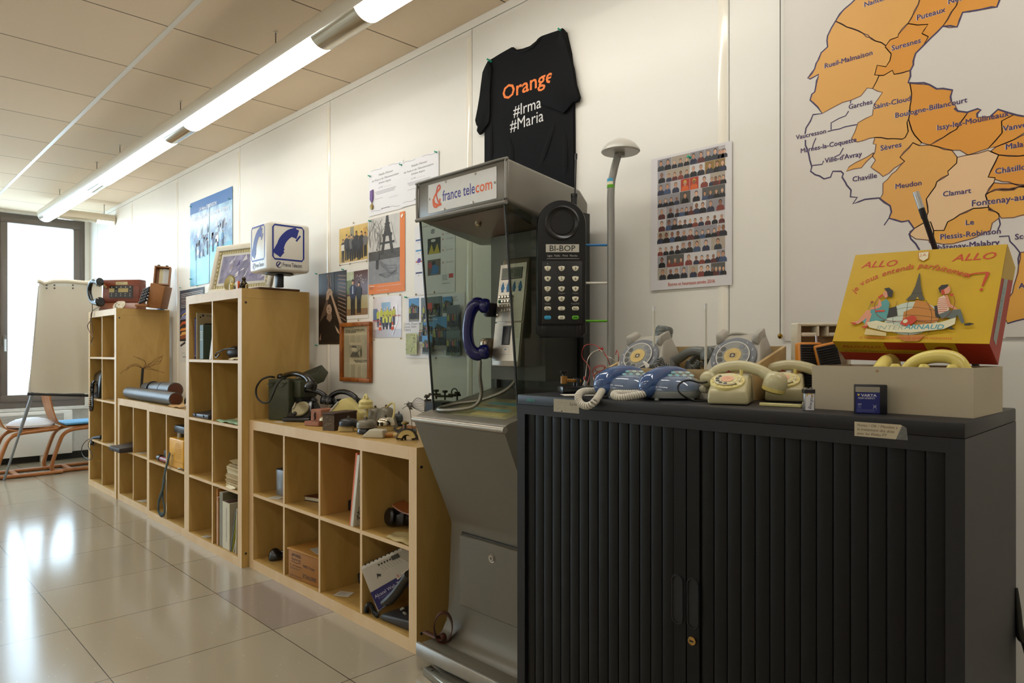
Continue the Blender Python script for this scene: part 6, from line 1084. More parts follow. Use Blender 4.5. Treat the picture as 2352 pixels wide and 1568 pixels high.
p, k = sit(722, 1152, CE[1]); t = thing('notebook', 'thin brown notebook lying in the second upper cell of the wide shelf', 'notebook', p+VD*.07, R(14)); b = B(); b.box(-.03, .10, -.06, .09, .003, .020, P('#cfc9b4')); b.build('pages', t); b = B(); b.rbox((.034, .015, .0218), (.14, .16, .003), M('#5a2a14', .5, noise=.05), .001, 1); b.rbox((.034, .015, .0015), (.14, .16, .003), M('#1e1512', .5), .001, 1); b.rbox((-.0345, .015, .0115), (.004, .16, .022), M('#1e1512', .5), .001, 1); b.build('cover', t)
# leaning magazines
x1 = -3.604+.05+3*.351-.016
def slabx(name, lb, cat, xb, xt, y0, y1, zf, h, th, col, extra=None, grp=None):
    """flat book leaning: bottom edge at xb, top edge at xt"""
    t = thing(name, lb, cat, (xb, y0, zf), 0, grp); b = B(); dx = xt-xb
    b.prism([(0, 0, .0005), (th, 0, .0005), (th+dx, 0, h), (dx, 0, h)], (0, y1-y0, 0), col); b.build('cover', t)
    if extra: extra(t, dx, h, th, y1-y0)
    return t
def pages(c='#d6d1c0'):
    def f(t, dx, h, th, d): b = B(); b.prism([(th*.15, -.0006, .003), (th*.85, -.0006, .003), (th*.85+dx, -.0006, h-.003), (th*.15+dx, -.0006, h-.003)], (0, .0012, 0), P(c)); b.build('pages', t)
    return f
slabx('magazine', 'orange spined magazine leaning in the third upper cell of the wide shelf', 'magazine', x1-.092, x1-.040, 1.575, 1.80, CE[1], .318, .012, M('#cf5a1c', .4, noise=.02))
def mk(t, dx, h, th, d):
    b = B(frame((th+.0005, .004, 0), (0, 1, 0), (dx*.0+0, 0, 1))); b.T = Matrix(((0, dx/h, 1, th+.0004), (1, 0, 0, 0), (0, 1, 0, 0), (0, 0, 0, 1))); random.seed(4)
    for i in range(10): b.stroke([(.01+.05*random.random(), .02+.07*random.random()) for _ in range(3)], .003, P('#2b2a28'))
    b.text(.03, .22, .03, 'telecom', P('#26262a'), 'CENTER', .02, 0, R(90)); b.build('cover_print', t)
slabx('magazine', 'white magazine with black scribbles leaning beside the orange one', 'magazine', x1-.078, x1-.024, 1.572, 1.80, CE[1], .312, .020, M('#cdc9bc', .45, noise=.02), mk)
p, k = sit(800, 1178, CE[1]); b = B(); b.hull([(x, y, z) for x in (-.012, .02) for y in (-.01, .01) for z in (0.0005, .05)], M('#17171a', .3), .003, 1); solo(b, 'small_device', 'small dark gadget standing left of the leaning orange magazine', 'gadget', p+VD*.05)
# gas mask goggles, leather, torn paper
p, k = sit(905, 1215, CE[1]); t = thing('breathing_mask', 'black rubber mask with a round canister in the upper right cell', 'mask', p+VD*.04+Vector((0, 0, .002)), YAW-R(20)); rb = M('#0f0f10', .3, noise=0)
b = B(); b.lathe([(.020, -.014), (.034, -.012), (.038, -.004), (.038, .020), (.032, .026), (.028, .028), (.0001, .026)], (-.012, .0, .040), rb, 26, (-.5, -.8, .15)); b.build('canister', t)
b = B(); b.ball((.045, .02, .043), (.05, .045, .04), rb); b.build('face_piece', t); b = B(); b.hull([(.02, -.035, .01), (.055, -.04, .02), (.02, -.035, .06), (.06, -.035, .065), (.06, .0, .02), (.06, .0, .06)], rb, .004, 2); b.build('buckle', t)
p = at(935, 1170, 1.66); t = thing('leather_strap', 'folded orange brown leather piece resting on the black mask', 'leather', p); lm2 = M('#7d4418', .5, noise=.1, scale=30); b = B(); q_ = [at(900, 1160, 1.64), at(912, 1170, 1.63), at(926, 1177, 1.63), at(941, 1182, 1.63)]; b.T = W(t); b.loft([[v+Vector((0, dy, dz)) for v in spline(q_, 4)] for dy, dz in ((0, -.002), (.06, .012), (.061, .015), (0.001, .003))], lm2, cap=False, closed=False, loop=True); b.build('flap', t)
def sheet(name, lb, cat, pts, z0, m, nx=10, ny=6, amp=.004, grp=None):
    """crumpled paper over the quad pts (floor pixels)"""
    c = [Vector(q) for q in pts]; vs = []; fs = []; o = c[0]
    for s_ in (0, .0008):
        for j in range(ny+1):
            for i in range(nx+1):
                a, e = i/nx, j/ny; q = c[0].lerp(c[1], a).lerp(c[3].lerp(c[2], a), e); vs.append((q.x-o.x, q.y-o.y, q.z-o.z+s_+amp*(.6+.5*sin(i*1.3+j*.9)+.5*sin(j*1.7-i*.6))))
    n = (nx+1)*(ny+1)
    for j in range(ny):
        for i in range(nx): k = j*(nx+1)+i; fs += [(k, k+1, k+nx+2, k+nx+1), (n+k+nx+1, n+k+nx+2, n+k+1, n+k)]
    b = B(); b.add(vs, fs, m); return solo(b, name, lb, cat, o, 0, grp)
sheet('paper_sheet', 'crumpled cream paper under the black mask, hanging over the shelf edge', 'paper', [Vector((-2.33, 1.575, CE[1]+.001)), Vector((-2.15, 1.568, CE[1]+.001)), Vector((-2.15, 1.70, CE[1]+.001)), Vector((-2.38, 1.66, CE[1]+.001))], CE[1], M('#c7b480', .6, noise=.05))
# lower row
p, k = sit(622, 1287, CE[0]); t = thing('telephone_receiver', 'black telephone earpiece with a curved cord in the lower left cell', 'receiver', p+Vector((.0, .03, 0)), YAW); b = B(); b.lathe([(.036, 0), (.038, .012), (.034, .030), (.020, .052), (.012, .058), (.0001, .060)], (0, 0, .0005), bkl, 24, (-.2, 0, 1)); b.build('earpiece', t); b = B(); b.tube(spline([(.02, .01, .035), (.045, .02, .040), (.065, .03, .030), (.085, .04, .012), (.12, .05, .008)], 6), .007, bkl, 8); b.tube(spline([(.03, .01, .03), (.05, .02, .052), (.075, .03, .062), (.10, .05, .06)], 6), .006, bkl, 8); b.build('handle', t)
xb0 = -3.604+.05+.351; t = thing('carton', 'old yellow brown cardboard carton with printed lettering in the second lower cell', 'carton', (xb0+.035, 1.572, CE[0]), R(5)); ocd = M('#a9762c', .6, noise=.1, scale=12); oc2 = M('#9c6826', .6, noise=.1, scale=12)
b = B(); b.hull([(x, y, z) for x in (0, .262) for y in (0, .26) for z in (.0005, .142)], oc2, .005, 2); b.build('box', t); b = B(); b.rbox((.131, .13, .139), (.272, .27, .010), ocd, .004, 2); b.build('lid', t)
b = B(frame((0, -.0006, 0), (1, 0, 0), (0, 0, 1))); ik = P('#3a2412'); fit(b, .03, .115, .108, 'APPAREIL', ik, .022, .02); fit(b, .03, .11, .090, 'TELEPHONE', ik, .015, .01); b.stroke([(.03, .084), (.07, .080), (.112, .085)], .003, ik); fit(b, .02, .12, .062, 'R. du Louvre', ik, .013); fit(b, .02, .10, .048, '108 allée Carrée', ik, .012); fit(b, .13, .225, .072, 'PARIS 14 eme', ik, .018, .02); fit(b, .02, .12, .012, 'PARIS FRANCE', ik, .012); fit(b, .13, .24, .022, 'ETALONS', ik, .026, .02); b.build('print', t)
p = atz(722, 1278, CE[0]+.146); p = Vector((xb0+.20, 1.66, CE[0]+.1446)); b = B(); b.prism([(-.06, -.03, 0), (.05, -.05, 0), (.055, .05, 0), (-.05, .04, 0)], (0, 0, .001), P('#a8a498')); solo(b, 'paper_slip', 'grey paper slip on top of the old yellow carton', 'paper', p)
plate('card', 'white printed card on the floor of the third lower cell', 790, 1364, CE[0], .075, .06, R(28))
p, k = sit(826, 1345, CE[0]); b = B(); b.hull([(-.02, -.01, 0.001), (.05, -.01, 0.001), (-.028, -.012, .05), (.05, -.012, .075), (-.02, .03, 0.001), (.05, .03, .07)], M('#2c2d2b', .6, noise=.05), .006, 2); solo(b, 'dark_mouthpiece', 'small dark object half hidden by the divider in the third lower cell', 'object', p+Vector((-.01, .02, 0)))
x4 = -3.604+.05+3*.351; t = thing('instruction_folder', 'plastic sleeve with a blue and white telephone leaflet, tilted in the lower right cell', 'folder', (x4+.10, 1.63, CE[0])); O_ = at(848, 1401, 1.60); O_.z = max(O_.z, CE[0]+.004); Ff = frame(at(867, 1398, 1.60), at(938, 1345, 1.69)-at(867, 1398, 1.60), at(827, 1301, 1.566)-at(867, 1398, 1.60))
uu = lambda px, py: None
n_ = Ff.to_3x3().col[2]; o2_ = Ff.to_translation(); U2, V2 = Ff.to_3x3().col[0], Ff.to_3x3().col[1]
def ip(px, py): d = ray(px, py); s = (o2_-Vector((0, 0, H))).dot(n_)/d.dot(n_); q = Vector((0, 0, H))+d*s-o2_; return (q.dot(U2), q.dot(V2))
zc = lambda x, y: (780+x/4.9, 1120+y/4.9)
b = B(W(t)@Ff); b.step = 1
pol = [ip(*zc(*v)) for v in ((240, 910), (700, 690), (790, 700), (790, 1080), (435, 1400))]; b.loft([[(x, y, -.0022) for x, y in pol], [(x, y, 0) for x, y in pol]], M('#b9b2a4', .25, noise=.02)); b.lay = .0002
def zp(m, *v): b.poly([ip(*zc(*q)) for q in v], m)
zp(P('#221d5c', .3), (345, 1180), (640, 1010), (790, 900), (790, 1090), (440, 1380)); zp(P('#cfc9bd', .3), (640, 1010), (690, 965), (775, 905), (765, 950), (650, 1035)); b.stroke([ip(*zc(*v)) for v in ((240, 905), (430, 815), (700, 690))], .012, P('#d1cdc4', .25))
for i in range(9): b.disc(*ip(*zc(290+45*i, 862-21*i)), .0042, P('#1f1c18'), 8)
a_ = math.atan2(*(lambda d: (d[1], d[0]))((ip(*zc(620, 1110))[0]-ip(*zc(400, 1240))[0], ip(*zc(620, 1110))[1]-ip(*zc(400, 1240))[1])))
b.text(*ip(*zc(405, 1245)), .020, 'Alcatel Web Touch One', P('#c9c5d6'), 'LEFT', 0, 0, a_); b.text(*ip(*zc(445, 1262)), .016, 'Premiers pas avec', P('#6f6a9c'), 'LEFT', 0, 0, a_); b.text(*ip(*zc(690, 1000)), .013, 'France Telecom', P('#4a4a60'), 'LEFT', 0, 0, a_); b.text(*ip(*zc(652, 1015)), .02, '&', P('#b5502c'), 'LEFT', 0, 0, a_)
for i in range(7):
    b.rect; u, v = ip(*zc(440+32*i, 880-15*i)); b.rect(u, v, u+.008, v+.008, P('#3a372f')); b.stroke([(u+.004, v-.004), (u+.012, v-.03)], .0012, P('#7d786c'))
for i in range(3): u, v = ip(*zc(592+27*i, 805-12*i)); b.rect(u, v-.006, u+.012, v+.012, P('#3a372f'))
u, v = ip(*zc(430, 1030)); b.poly([(u, v), (u+.010, v+.022), (u+.024, v+.010), (u+.017, v+.003), (u+.010, v+.010)], P('#2a2a2c'))
b.build('leaflet', t)
t = thing('desk_telephone', 'dark grey desk telephone lying in the lower right cell with its cord', 'telephone', (x4+.22, 1.66, CE[0]), YAW-R(30)); dg = M('#2f2e2c', .4, noise=.02)
b = B(W(t)); b.hull([Vector((x, y, CE[0]+z)) for x, y, z in ((x4+.10, 1.585, .002), (x4+.31, 1.60, .002), (x4+.11, 1.585, .025), (x4+.31, 1.60, .045), (x4+.15, 1.72, .002), (x4+.325, 1.78, .002), (x4+.16, 1.72, .05), (x4+.325, 1.78, .075))], dg, .008, 3); b.build('body', t)
b = B(W(t)); q_ = [at(*zc(*v), 1.60) for v in ((505, 1290), (560, 1265), (640, 1180), (720, 1070), (790, 970))]; b.tube(spline(q_, 6), [.014, .020, .018, .017, .018], dg, 12, sx=1.4); b.build('handset', t)
for v in ((695, 1365), (715, 1355), (740, 1415), (725, 1405)): b = B(W(t)); q = at(*zc(*v), 1.60); b.ball(q, (.006, .006, .005), M('#8a8880', .4), 8, 5); b.build('key', t)
b = B(W(t)); b.coil([at(*zc(*v), 1.585) for v in ((300, 1400), (310, 1340), (340, 1310), (370, 1350), (390, 1400), (430, 1440))], .008, .0026, 22, M('#161616', .3, noise=0)); b.tube(spline([at(*zc(*v), 1.58) for v in ((430, 1440), (440, 1400), (480, 1360), (530, 1320))], 5), .003, M('#161616', .3, noise=0), 6); b.build('coiled_cord', t)
# leather strap on the booth foot
t = thing('leather_strap', 'coiled brown leather strap lying on the booth foot beside the wide shelf', 'strap', (-1.975, 1.60, .09)); ls = M('#4a2412', .5, noise=.1, scale=40)
ax = at(1018, 1440, 1.585); b = B(W(t)); RV = lambda a: DU*cos(a)*.032+Vector((0, 0, .050*sin(a))); b.loft([[ax+RV(a)*k_+VD*(w_+.006*sin(a)) for k_, w_ in ((1, -.014), (1.10, -.014), (1.10, .014), (1, .014))] for a in [2*pi*i/28 for i in range(28)]], ls, loop=True); b.build('loop', t)
b = B(W(t)); q_ = [at(x, y, 1.57) for x, y in ((976, 1474), (985, 1466), (1000, 1470), (1012, 1478), (1020, 1468), (1016, 1456), (1008, 1460))]; q_ = [Vector((q.x, q.y, max(q.z, .102))) for q in q_]; b.tube(spline(q_, 6), .004, ls, 8, sx=3.2); b.build('tail', t)
# ---------------- on the tall unit (C): sign, picture, small things
t = thing('telephone_sign', 'white illuminated cube sign with blue handset pictograms on a grey post', 'sign', (-3.665, 1.735, TC), 0)
wp = M('#dcd9cf', .22, noise=.01); side = .32; z0 = 1.578; z1 = 1.840; cx, cy = -3.66, 1.735; ra = R(40)
Fs = W(t)@Matrix.Translation((cx, cy, 0))@Matrix.Rotation(ra, 4, 'Z')
fl, fr = at(571, 610, 1.58), at(713, 620, 1.80); fc = at(640, 612, 1.545)
# faces: left face from fl to fc, right face from fc to fr
def face(p0, p1):
    u = Vector((p1.x-p0.x, p1.y-p0.y, 0)); return Matrix.Translation((p0.x, p0.y, 0))@Matrix.Rotation(math.atan2(u.y, u.x), 4, 'Z'), u.length
sc_ = spot(641, 3.76, 0); e0 = sc_-DU*.166+VD*.01; e1 = sc_-VD*.160-DU*.006; e2 = sc_+DU*.168+VD*.006; e3 = e0+e2-e1
b = B(W(t)); b.hull([Vector((p.x, p.y, z)) for p in (e0, e1, e2, e3) for z in (z0, z1)], wp, .018, 4); b.build('box', t)
bl = P('#1f2f86', .35); arcp = lambda pts: [tuple(p)[:2] for p in spline([(x, y, 0) for x, y in pts], 5)]
for p0, p1 in ((e0, e1), (e1, e2)):
    Fc, L_ = face(p0, p1); b = B(W(t)@Fc@frame((0, -.0006, z0), (1, 0, 0), (0, 0, 1))); hh = z1-z0
    X = lambda x: x*L_; Y = lambda y: y*hh
    rr = [(X(.16), Y(.24)), (X(.80), Y(.24)), (X(.84), Y(.29)), (X(.84), Y(.88)), (X(.80), Y(.93)), (X(.16), Y(.93)), (X(.12), Y(.88)), (X(.12), Y(.29))]; b.stroke(rr, .009, bl, True)
    b.stroke(arcp([(X(.26), Y(.40)), (X(.34), Y(.62)), (X(.50), Y(.78)), (X(.68), Y(.84))]), .042, bl); b.stroke([(X(.20), Y(.33)), (X(.30), Y(.50))], .05, bl); b.stroke([(X(.56), Y(.82)), (X(.70), Y(.78))], .05, bl); b.stroke([(X(.66), Y(.64)), (X(.76), Y(.76))], .010, bl); b.stroke([(X(.27), Y(.29)), (X(.37), Y(.40))], .010, bl)
    b.disc(X(.26), Y(.13), .017, P('#2b2b60', .4), 16); b.disc(X(.27), Y(.13), .013, P('#dcd9cf', .3), 16); b.stroke([(X(.23), Y(.10)), (X(.29), Y(.17))], .008, P('#2b2b60')); fit(b, X(.35), X(.80), Y(.10), 'France Telecom', P('#26264a'), .03, .01); b.build('pictogram', t)
b = B(W(t)); b.lathe([(.075, 0), (.075, .006), (.0001, .006)], (sc_.x, sc_.y, z0-.007), M('#232522', .4), 24); b.build('mounting_disc', t)
b = B(W(t)); b.rbox((sc_.x+.004, sc_.y+.0, (TC+.012+z0-.007)/2), (.036, .036, z0-.007-TC-.012), M('#30343a', .35, .3, .02), .004, 2); b.build('post', t)
b = B(W(t)); b.rbox((-3.70, 1.745, TC+.0065), (.17, .24, .012), M('#5e3a1c', .5, noise=.1), .002, 1); b.build('base_board', t)
# leaning picture
A_ = Vector((-4.26, 1.60, TC+.001)); u = Vector((.55, .14, 0)).normalized(); t = thing('picture_frame', 'white framed picture with a gold border leaning behind the cube sign', 'frame', A_); Fp = W(t)@frame(A_, u, (u.y*-.22, u.x*.22, 1)); w_, h_ = .56, .31; fw2 = M('#d2cbb8', .4, noise=.02)
b = B(Fp)
for u0, u1, v0, v1 in ((0, w_, 0, .035), (0, w_, h_-.035, h_), (0, .035, .033, h_-.033), (w_-.035, w_, .033, h_-.033)): b.rbox(((u0+u1)/2, (v0+v1)/2, 0), (u1-u0, v1-v0, .022), fw2, .006, 2)
b.build('frame', t)
b = B(Fp); b.box(.03, w_-.03, .03, h_-.03, -.008, 0, M('#a39870', .35, noise=.3, scale=60)); b.lay = .0003; b.rect(.06, .055, w_-.06, h_-.055, P('#c9c6bd')); b.rect(.075, .07, w_-.075, h_-.07, M('#8d8ca8', .25, noise=.5, scale=16)); random.seed(8)
for i in range(18): x, y = .09+random.random()*(w_-.2), .08+random.random()*.13; b.poly([(x, y), (x+.05*random.random()+.01, y+.01), (x+.03, y+.05*random.random()+.01)], P(random.choice(['#c9c7d0', '#5f5c86', '#a48f88', '#e0dfe4', '#77749c']), .25))
for i in range(22):
    for vv in (.042, h_-.048): b.disc(.05+i*(w_-.1)/21, vv, .008, P('#c9bd8c', .3), 8)
for i in range(9):
    for uu_ in (.048, w_-.048): b.disc(uu_, .05+i*(h_-.1)/8, .008, P('#c9bd8c', .3), 8)
b.build('picture', t)
p, k = sit(520, 659, TC); p = Vector((-3.875, 1.575, TC+.0005)); t = thing('medallion', 'round old gold medallion leaning on the white picture frame', 'medallion', p, R(12)); b = B(); b.lathe([(.046, 0), (.047, .006), (.040, .008), (.036, .0065), (.0001, .0065)], (0, 0, .047), M('#8f7f4e', .4, .7, .12, 60), 28, (0, -1, .25)); b.build('disc', t)
for dx, lb, r_, h_, c, nm in ((.065, 'small glass bottle beside the gold medallion', .015, .055, '#b3a05c', 'bottle'), (.10, 'tiny dark vial between bottle and lighter', .006, .03, '#4a463c', 'vial')):
    t = thing(nm, lb, nm, (p.x+dx, 1.56, TC)); b = B(); b.lathe([(r_, 0), (r_, h_*.62), (r_*.5, h_*.78), (r_*.5, h_*.86)], (0, 0, 0), M(c, .15, noise=.05), 14); b.build('body', t); b = B(); b.cyl((0, 0, h_*.86), (0, 0, h_), r_*.6, M('#c9c2a8', .4), 10); b.build('cap', t)
t = thing('lighter', 'white and orange lighter standing on the tall shelf edge', 'lighter', (p.x+.135, 1.565, TC)); b = B(); b.rbox((-.006, 0, .024), (.012, .012, .048), M('#d8d4ca', .3), .003, 2); b.build('white_half', t); b = B(); b.rbox((.0065, 0, .024), (.012, .012, .048), M('#cf5a1e', .3), .003, 2); b.build('orange_half', t)
t = thing('figurine', 'small dark brass figurine on the tall shelf before the picture', 'figurine', (p.x+.185, 1.575, TC)); b = B(); b.lathe([(.024, 0), (.024, .008), (.012, .012), (.017, .022), (.020, .032), (.010, .044), (.009, .050), (.012, .057), (.007, .066), (.0001, .068)], (0, 0, 0), M('#3a2f1c', .4, .7, .1, 80), 16); b.build('figure', t); b = B(); b.tube(spline([(-.02, -.004, .034), (-.024, -.01, .02), (-.012, -.014, .016)], 4), .005, M('#3a2f1c', .4, .7, .1, 80), 8); b.tube(spline([(.02, -.004, .034), (.024, -.01, .02), (.012, -.014, .016)], 4), .005, M('#3a2f1c', .4, .7, .1, 80), 8); b.build('arms', t)
b = B(); b.lathe([(.007, 0), (.007, .02), (.003, .024), (.0001, .026)], (0, 0, 0), brs, 10); solo(b, 'brass_cap', 'tiny brass cap right of the dark figurine', 'cap', (p.x+.235, 1.57, TC))
b = B(); b.rbox((0, 0, .012), (.12, .20, .022), wood('slab_wood', '#7d6434', '#94793f', .5), .003, 1); solo(b, 'wooden_slab', 'flat brown wooden slab at the left end of the tall shelf top', 'slab', (-4.325, 1.72, TC), R(-6))
t = thing('card_stand', 'cream card with a printed row standing behind the wooden slab', 'card', (-4.335, 1.86, TC)); b = B(); b.box(-.055, .055, -.002, .002, 0, .118, P('#cfb98f')); b.build('card', t); b = B(frame((0, -.0024, 0), (1, 0, 0), (0, 0, 1)));
for i in range(5): b.rect(-.045+i*.018, .055, -.032+i*.018, .08, P('#b08a50'))
b.build('print', t)
# ---------------- inside the tall unit (C)
c1, c2 = -4.427+.05, -4.427+.05+.3515+.016
def book(lb, xa, xb, h, zf, y0, d, col, pg='#cfc9b8', spine=None, top=None, name='book', grp=None):
    t = thing(name, lb, 'book', ((xa+xb)/2, y0, zf), 0, grp); w_ = xb-xa; b = B(); b.rbox((0, d/2, h/2+.0005), (w_, d, h), M(col, .45, noise=.03), .0015, 1); b.build('cover', t)
    b = B(); b.box(-w_*.38, w_*.38, .003, d-.001, h+.0004, h+.0009, P(pg)); b.build('pages', t)
    if spine: b = B(frame((0, -.0004, 0), (1, 0, 0), (0, 0, 1))); spine(b, w_, h); b.build('spine_print', t)
    return t
X = lambda px, y: aty(px, 800, y).x
def sp1(b, w_, h): b.rect(-w_*.3, .02, w_*.3, h-.02, P('#6f74b4')); b.rect(-w_*.5, h*.94, w_*.5, h*.95, P('#c9cad8')); b.rect(-w_*.5, h*.07, w_*.5, h*.08, P('#c9cad8')); b.text(.004, h*.5, .013, 'TELECOMMUNICATIONS', P('#20205c'), 'CENTER', 0, 0, R(90))
book('thin blue ring binder at the left of the top left cell', c1+.003, c1+.030, .253, CE[3], 1.56, .22, '#2a2c78', spine=sp1)
xb_ = c1+.046; L_ = .225; t = thing('binder', 'tall cream binder with punched holes behind the green book', 'binder', (xb_, 1.56, CE[3]))
b = B(); b.box(-.012, 0, 0, L_, .0005, .283, M('#b3a784', .5, noise=.02)); b.build('board', t); b = B(frame((.0004, 0, 0), (0, 1, 0), (0, 0, 1)))
for v in (.03, .105, .18, .257): b.disc(L_*.09, v, .005, P('#1c1812'), 10)
b.disc(L_*.16, .267, .007, P('#3a3a5c'), 10); fit(b, L_*.26, L_*.82, .262, 'France Telecom', P('#33334a'), .014, .01); b.build('print', t)
def sp2(b, w_, h):
    for v in (.56, .79): b.rect(-w_*.42, h*v, w_*.42, h*v+.004, P('#b9b594'))
    for i in range(4): b.rect(-w_*.3, h*(.60+.045*i), w_*.3, h*(.60+.045*i)+.005, P('#9aa08a'))
book('green hardback book with gold lines on the spine', xb_+.0305, xb_+.085, .207, CE[3], 1.565, .16, '#4c6258', spine=sp2)
book('black book with a red corner behind the green book', xb_+.003, xb_+.028, .218, CE[3], 1.60, .19, '#16130f', pg='#7c2018')
xd = c2-.0165; k_ = -.100
slabx('folder', 'tan folder leaning right in the top left cell', 'folder', xd-.102, xd-.040, 1.555, 1.76, CE[3], .195, .010, M('#8f6440', .5, noise=.03), grp=None)
slabx('papers', 'cream printed booklet leaning between the tan folder and the white papers', 'papers', xd-.088, xd-.030, 1.552, 1.75, CE[3], .198, .006, M('#c9bd96', .5, noise=.03))
slabx('papers', 'sheaf of white papers leaning on the divider in the top left cell', 'papers', xd-.078, xd-.024, 1.550, 1.75, CE[3], .202, .022, M('#c9c5bd', .5, noise=.04, scale=90))
p = Vector((c2+.095, 1.605, CE[3])); t = thing('leather_pouch', 'black leather pouch with a wrist loop in the top right cell', 'pouch', p, 0); b = B(); b.ball((.03, .02, .040), (.095, .055, .040), M('#17161a', .4, noise=.03)); b.build('pouch', t); b = B(); b.tube(spline([at(*v) for v in ((505, 813, 1.535), (499, 820, 1.533), (495, 819, 1.533), (497, 811, 1.533), (507, 806, 1.54), (520, 801, 1.55), (540, 800, 1.56))], 5), .0042, M('#0e0e10', .4, noise=0), 7); b.T = None; v_ = [tuple(Vector(q)-p) for q in b.v]; b.v = v_; b.build('wrist_loop', t)
sheet('paper_sheet', 'crumpled cream paper in front of the black pouch', 'paper', [Vector((c2+.20, 1.535, CE[3]+.001)), Vector((c2+.325, 1.535, CE[3]+.001)), Vector((c2+.325, 1.60, CE[3]+.03)), Vector((c2+.25, 1.60, CE[3]+.02))], 0, M('#cbbf98', .6, noise=.03), 8, 4)
t = thing('telephone_set', 'flat dark grey telephone unit in the second left cell', 'device', (c1+.145, 1.57, CE[2])); b = B(); b.hull([(-.12, -.03, .001), (.13, -.03, .001), (-.12, -.03, .022), (.13, -.03, .028), (-.12, .16, .001), (.13, .16, .001), (-.12, .16, .045), (.13, .16, .05)], M('#2c2c32', .4, noise=.02), .006, 2); b.build('body', t)
for x in (-.07, .06): b = B(); b.cyl((x, -.034, .015), (x, -.028, .015), .007, M('#101012', .4), 12); b.build('foot', t)
gp = [Vector((c2+.03, 1.535, CE[2]+.001)), Vector((c2+.325, 1.532, CE[2]+.001)), Vector((c2+.325, 1.64, CE[2]+.006)), Vector((c2+.06, 1.62, CE[2]+.006))]; sheet('paper_sheet', 'mint green paper curling over the second right cell', 'paper', gp, 0, M('#9fc4a4', .55, noise=.02), 12, 5, .006)
sheet('paper_sheet', 'pale crumpled paper behind the mint green one', 'paper', [q+Vector((.10, .06, .008)) if i in (0, 3) else q+Vector((0, .06, .008)) for i, q in enumerate(gp)], 0, M('#c2b68c', .6, noise=.05), 8, 5, .008)
# paper pile
b0 = Vector((c2+.135, 1.545, CE[1])); random.seed(12); zc_ = .0008
for i, (h_, c, nm, lb, dx) in enumerate(((.012, '#c0a878', 'paper_bundle', 'bottom bundle of yellowed papers in the pile', 0), (.010, '#c8b283', 'paper_bundle', 'second bundle from the bottom of the yellowed pile', .004), (.012, '#b89f6e', 'paper_bundle', 'third bundle from the bottom of the yellowed pile', -.004), (.011, '#c4ad7e', 'paper_bundle', 'fourth bundle from the bottom of the yellowed pile', .003), (.013, '#bca475', 'paper_bundle', 'fifth bundle from the bottom of the yellowed pile', 0), (.020, '#d0c29a', 'booklet', 'thick cream booklet on the yellowed paper pile', .016), (.018, '#c9b78c', 'booklet', 'second cream booklet near the top of the paper pile', .014), (.010, '#b09a6c', 'booklet', 'thin tan booklet at the top of the paper pile', .035))):
    b = B(); n = max(2, int(h_/.004))
    for j in range(n): b.rbox((.104+random.uniform(-.002, .002), .09+random.uniform(-.002, .002), (j+.5)*h_/n), (.195-dx*.9, .17, h_/n*.86), M(c, .7, noise=.06), .0006, 1, (random.uniform(-.012, .012), 0, random.uniform(-.03, .03)))
    solo(b, nm, lb, 'papers', b0+Vector((dx*.5, 0, zc_)), R(random.uniform(-3, 3)), 'yellowed paper pile'); zc_ += h_+.0025
sheet('paper_sheet', 'curved cream sheet lying on top of the yellowed paper pile', 'paper', [b0+Vector((.06, .0, zc_+.016)), b0+Vector((.20, .0, zc_+.002)), b0+Vector((.20, .13, zc_+.004)), b0+Vector((.06, .13, zc_+.02))], 0, M('#c9b98e', .6, noise=.04), 8, 4, .003)
sheet('paper_sheet', 'crumpled paper scrap on the shelf before the yellowed pile', 'paper', [b0+Vector((.06, -.018, .0005)), b0+Vector((.17, -.02, .0005)), b0+Vector((.17, -.003, .010)), b0+Vector((.07, -.003, .012))], 0, M('#d2c6a0', .6, noise=.04), 6, 4, .004)
# books of the bottom right cell
def sp3(b, w_, h): b.text(w_*.1, h*.18, .017, 'les télécommunications françaises', P('#3a362c'), 'LEFT', .01, 0, R(90), .8)
def sp4(b, w_, h): b.rect(-w_*.2, h*.02, w_*.2, h*.98, P('#7d765c'))
xs = lambda px: aty(px, 1180, 1.54).x
book('tall orange binder at the left of the bottom right cell', xs(495), xs(497.5), .316, CE[0], 1.545, .24, '#b5742c')
book('thin orange book before the tall orange binder', xs(498), xs(502), .272, CE[0], 1.538, .18, '#b07a3c')
book('tall olive binder next to the orange books', xs(503), xs(510.5), .305, CE[0], 1.542, .26, '#7d755a', spine=sp4)
book('thick white hardback book about telecommunications', xs(512), xs(528), .262, CE[0], 1.538, .19, '#c9c0a4', '#5a3c34', spine=sp3)
slabx('book', 'slim dark blue book with a yellow edge leaning in the bottom right cell', 'book', xs(529), xs(541), 1.54, 1.70, CE[0], .235, .006, M('#1f2432', .4, noise=.03))
slabx('magazine', 'slim magazine with a yellow green cover leaning beside the dark blue book', 'magazine', xs(531), xs(542.5), 1.542, 1.70, CE[0], .24, .003, M('#a8a434', .4, noise=.03))
slabx('leaflet', 'white leaflet with an orange corner leaning low in the bottom right cell', 'leaflet', xs(533), xs(541), 1.545, 1.66, CE[0], .10, .004, M('#cfcabc', .4, noise=.03))
slabx('booklet', 'white booklet standing against the right side of the bottom right cell', 'booklet', xs(540.5), xs(543.2), 1.54, 1.68, CE[0], .25, .006, M('#d2ccba', .4, noise=.03))
plate('card', 'white card on the floor of the bottom left cell of the tall shelf', 474, 1232, CE[0], .05, .04, R(15))
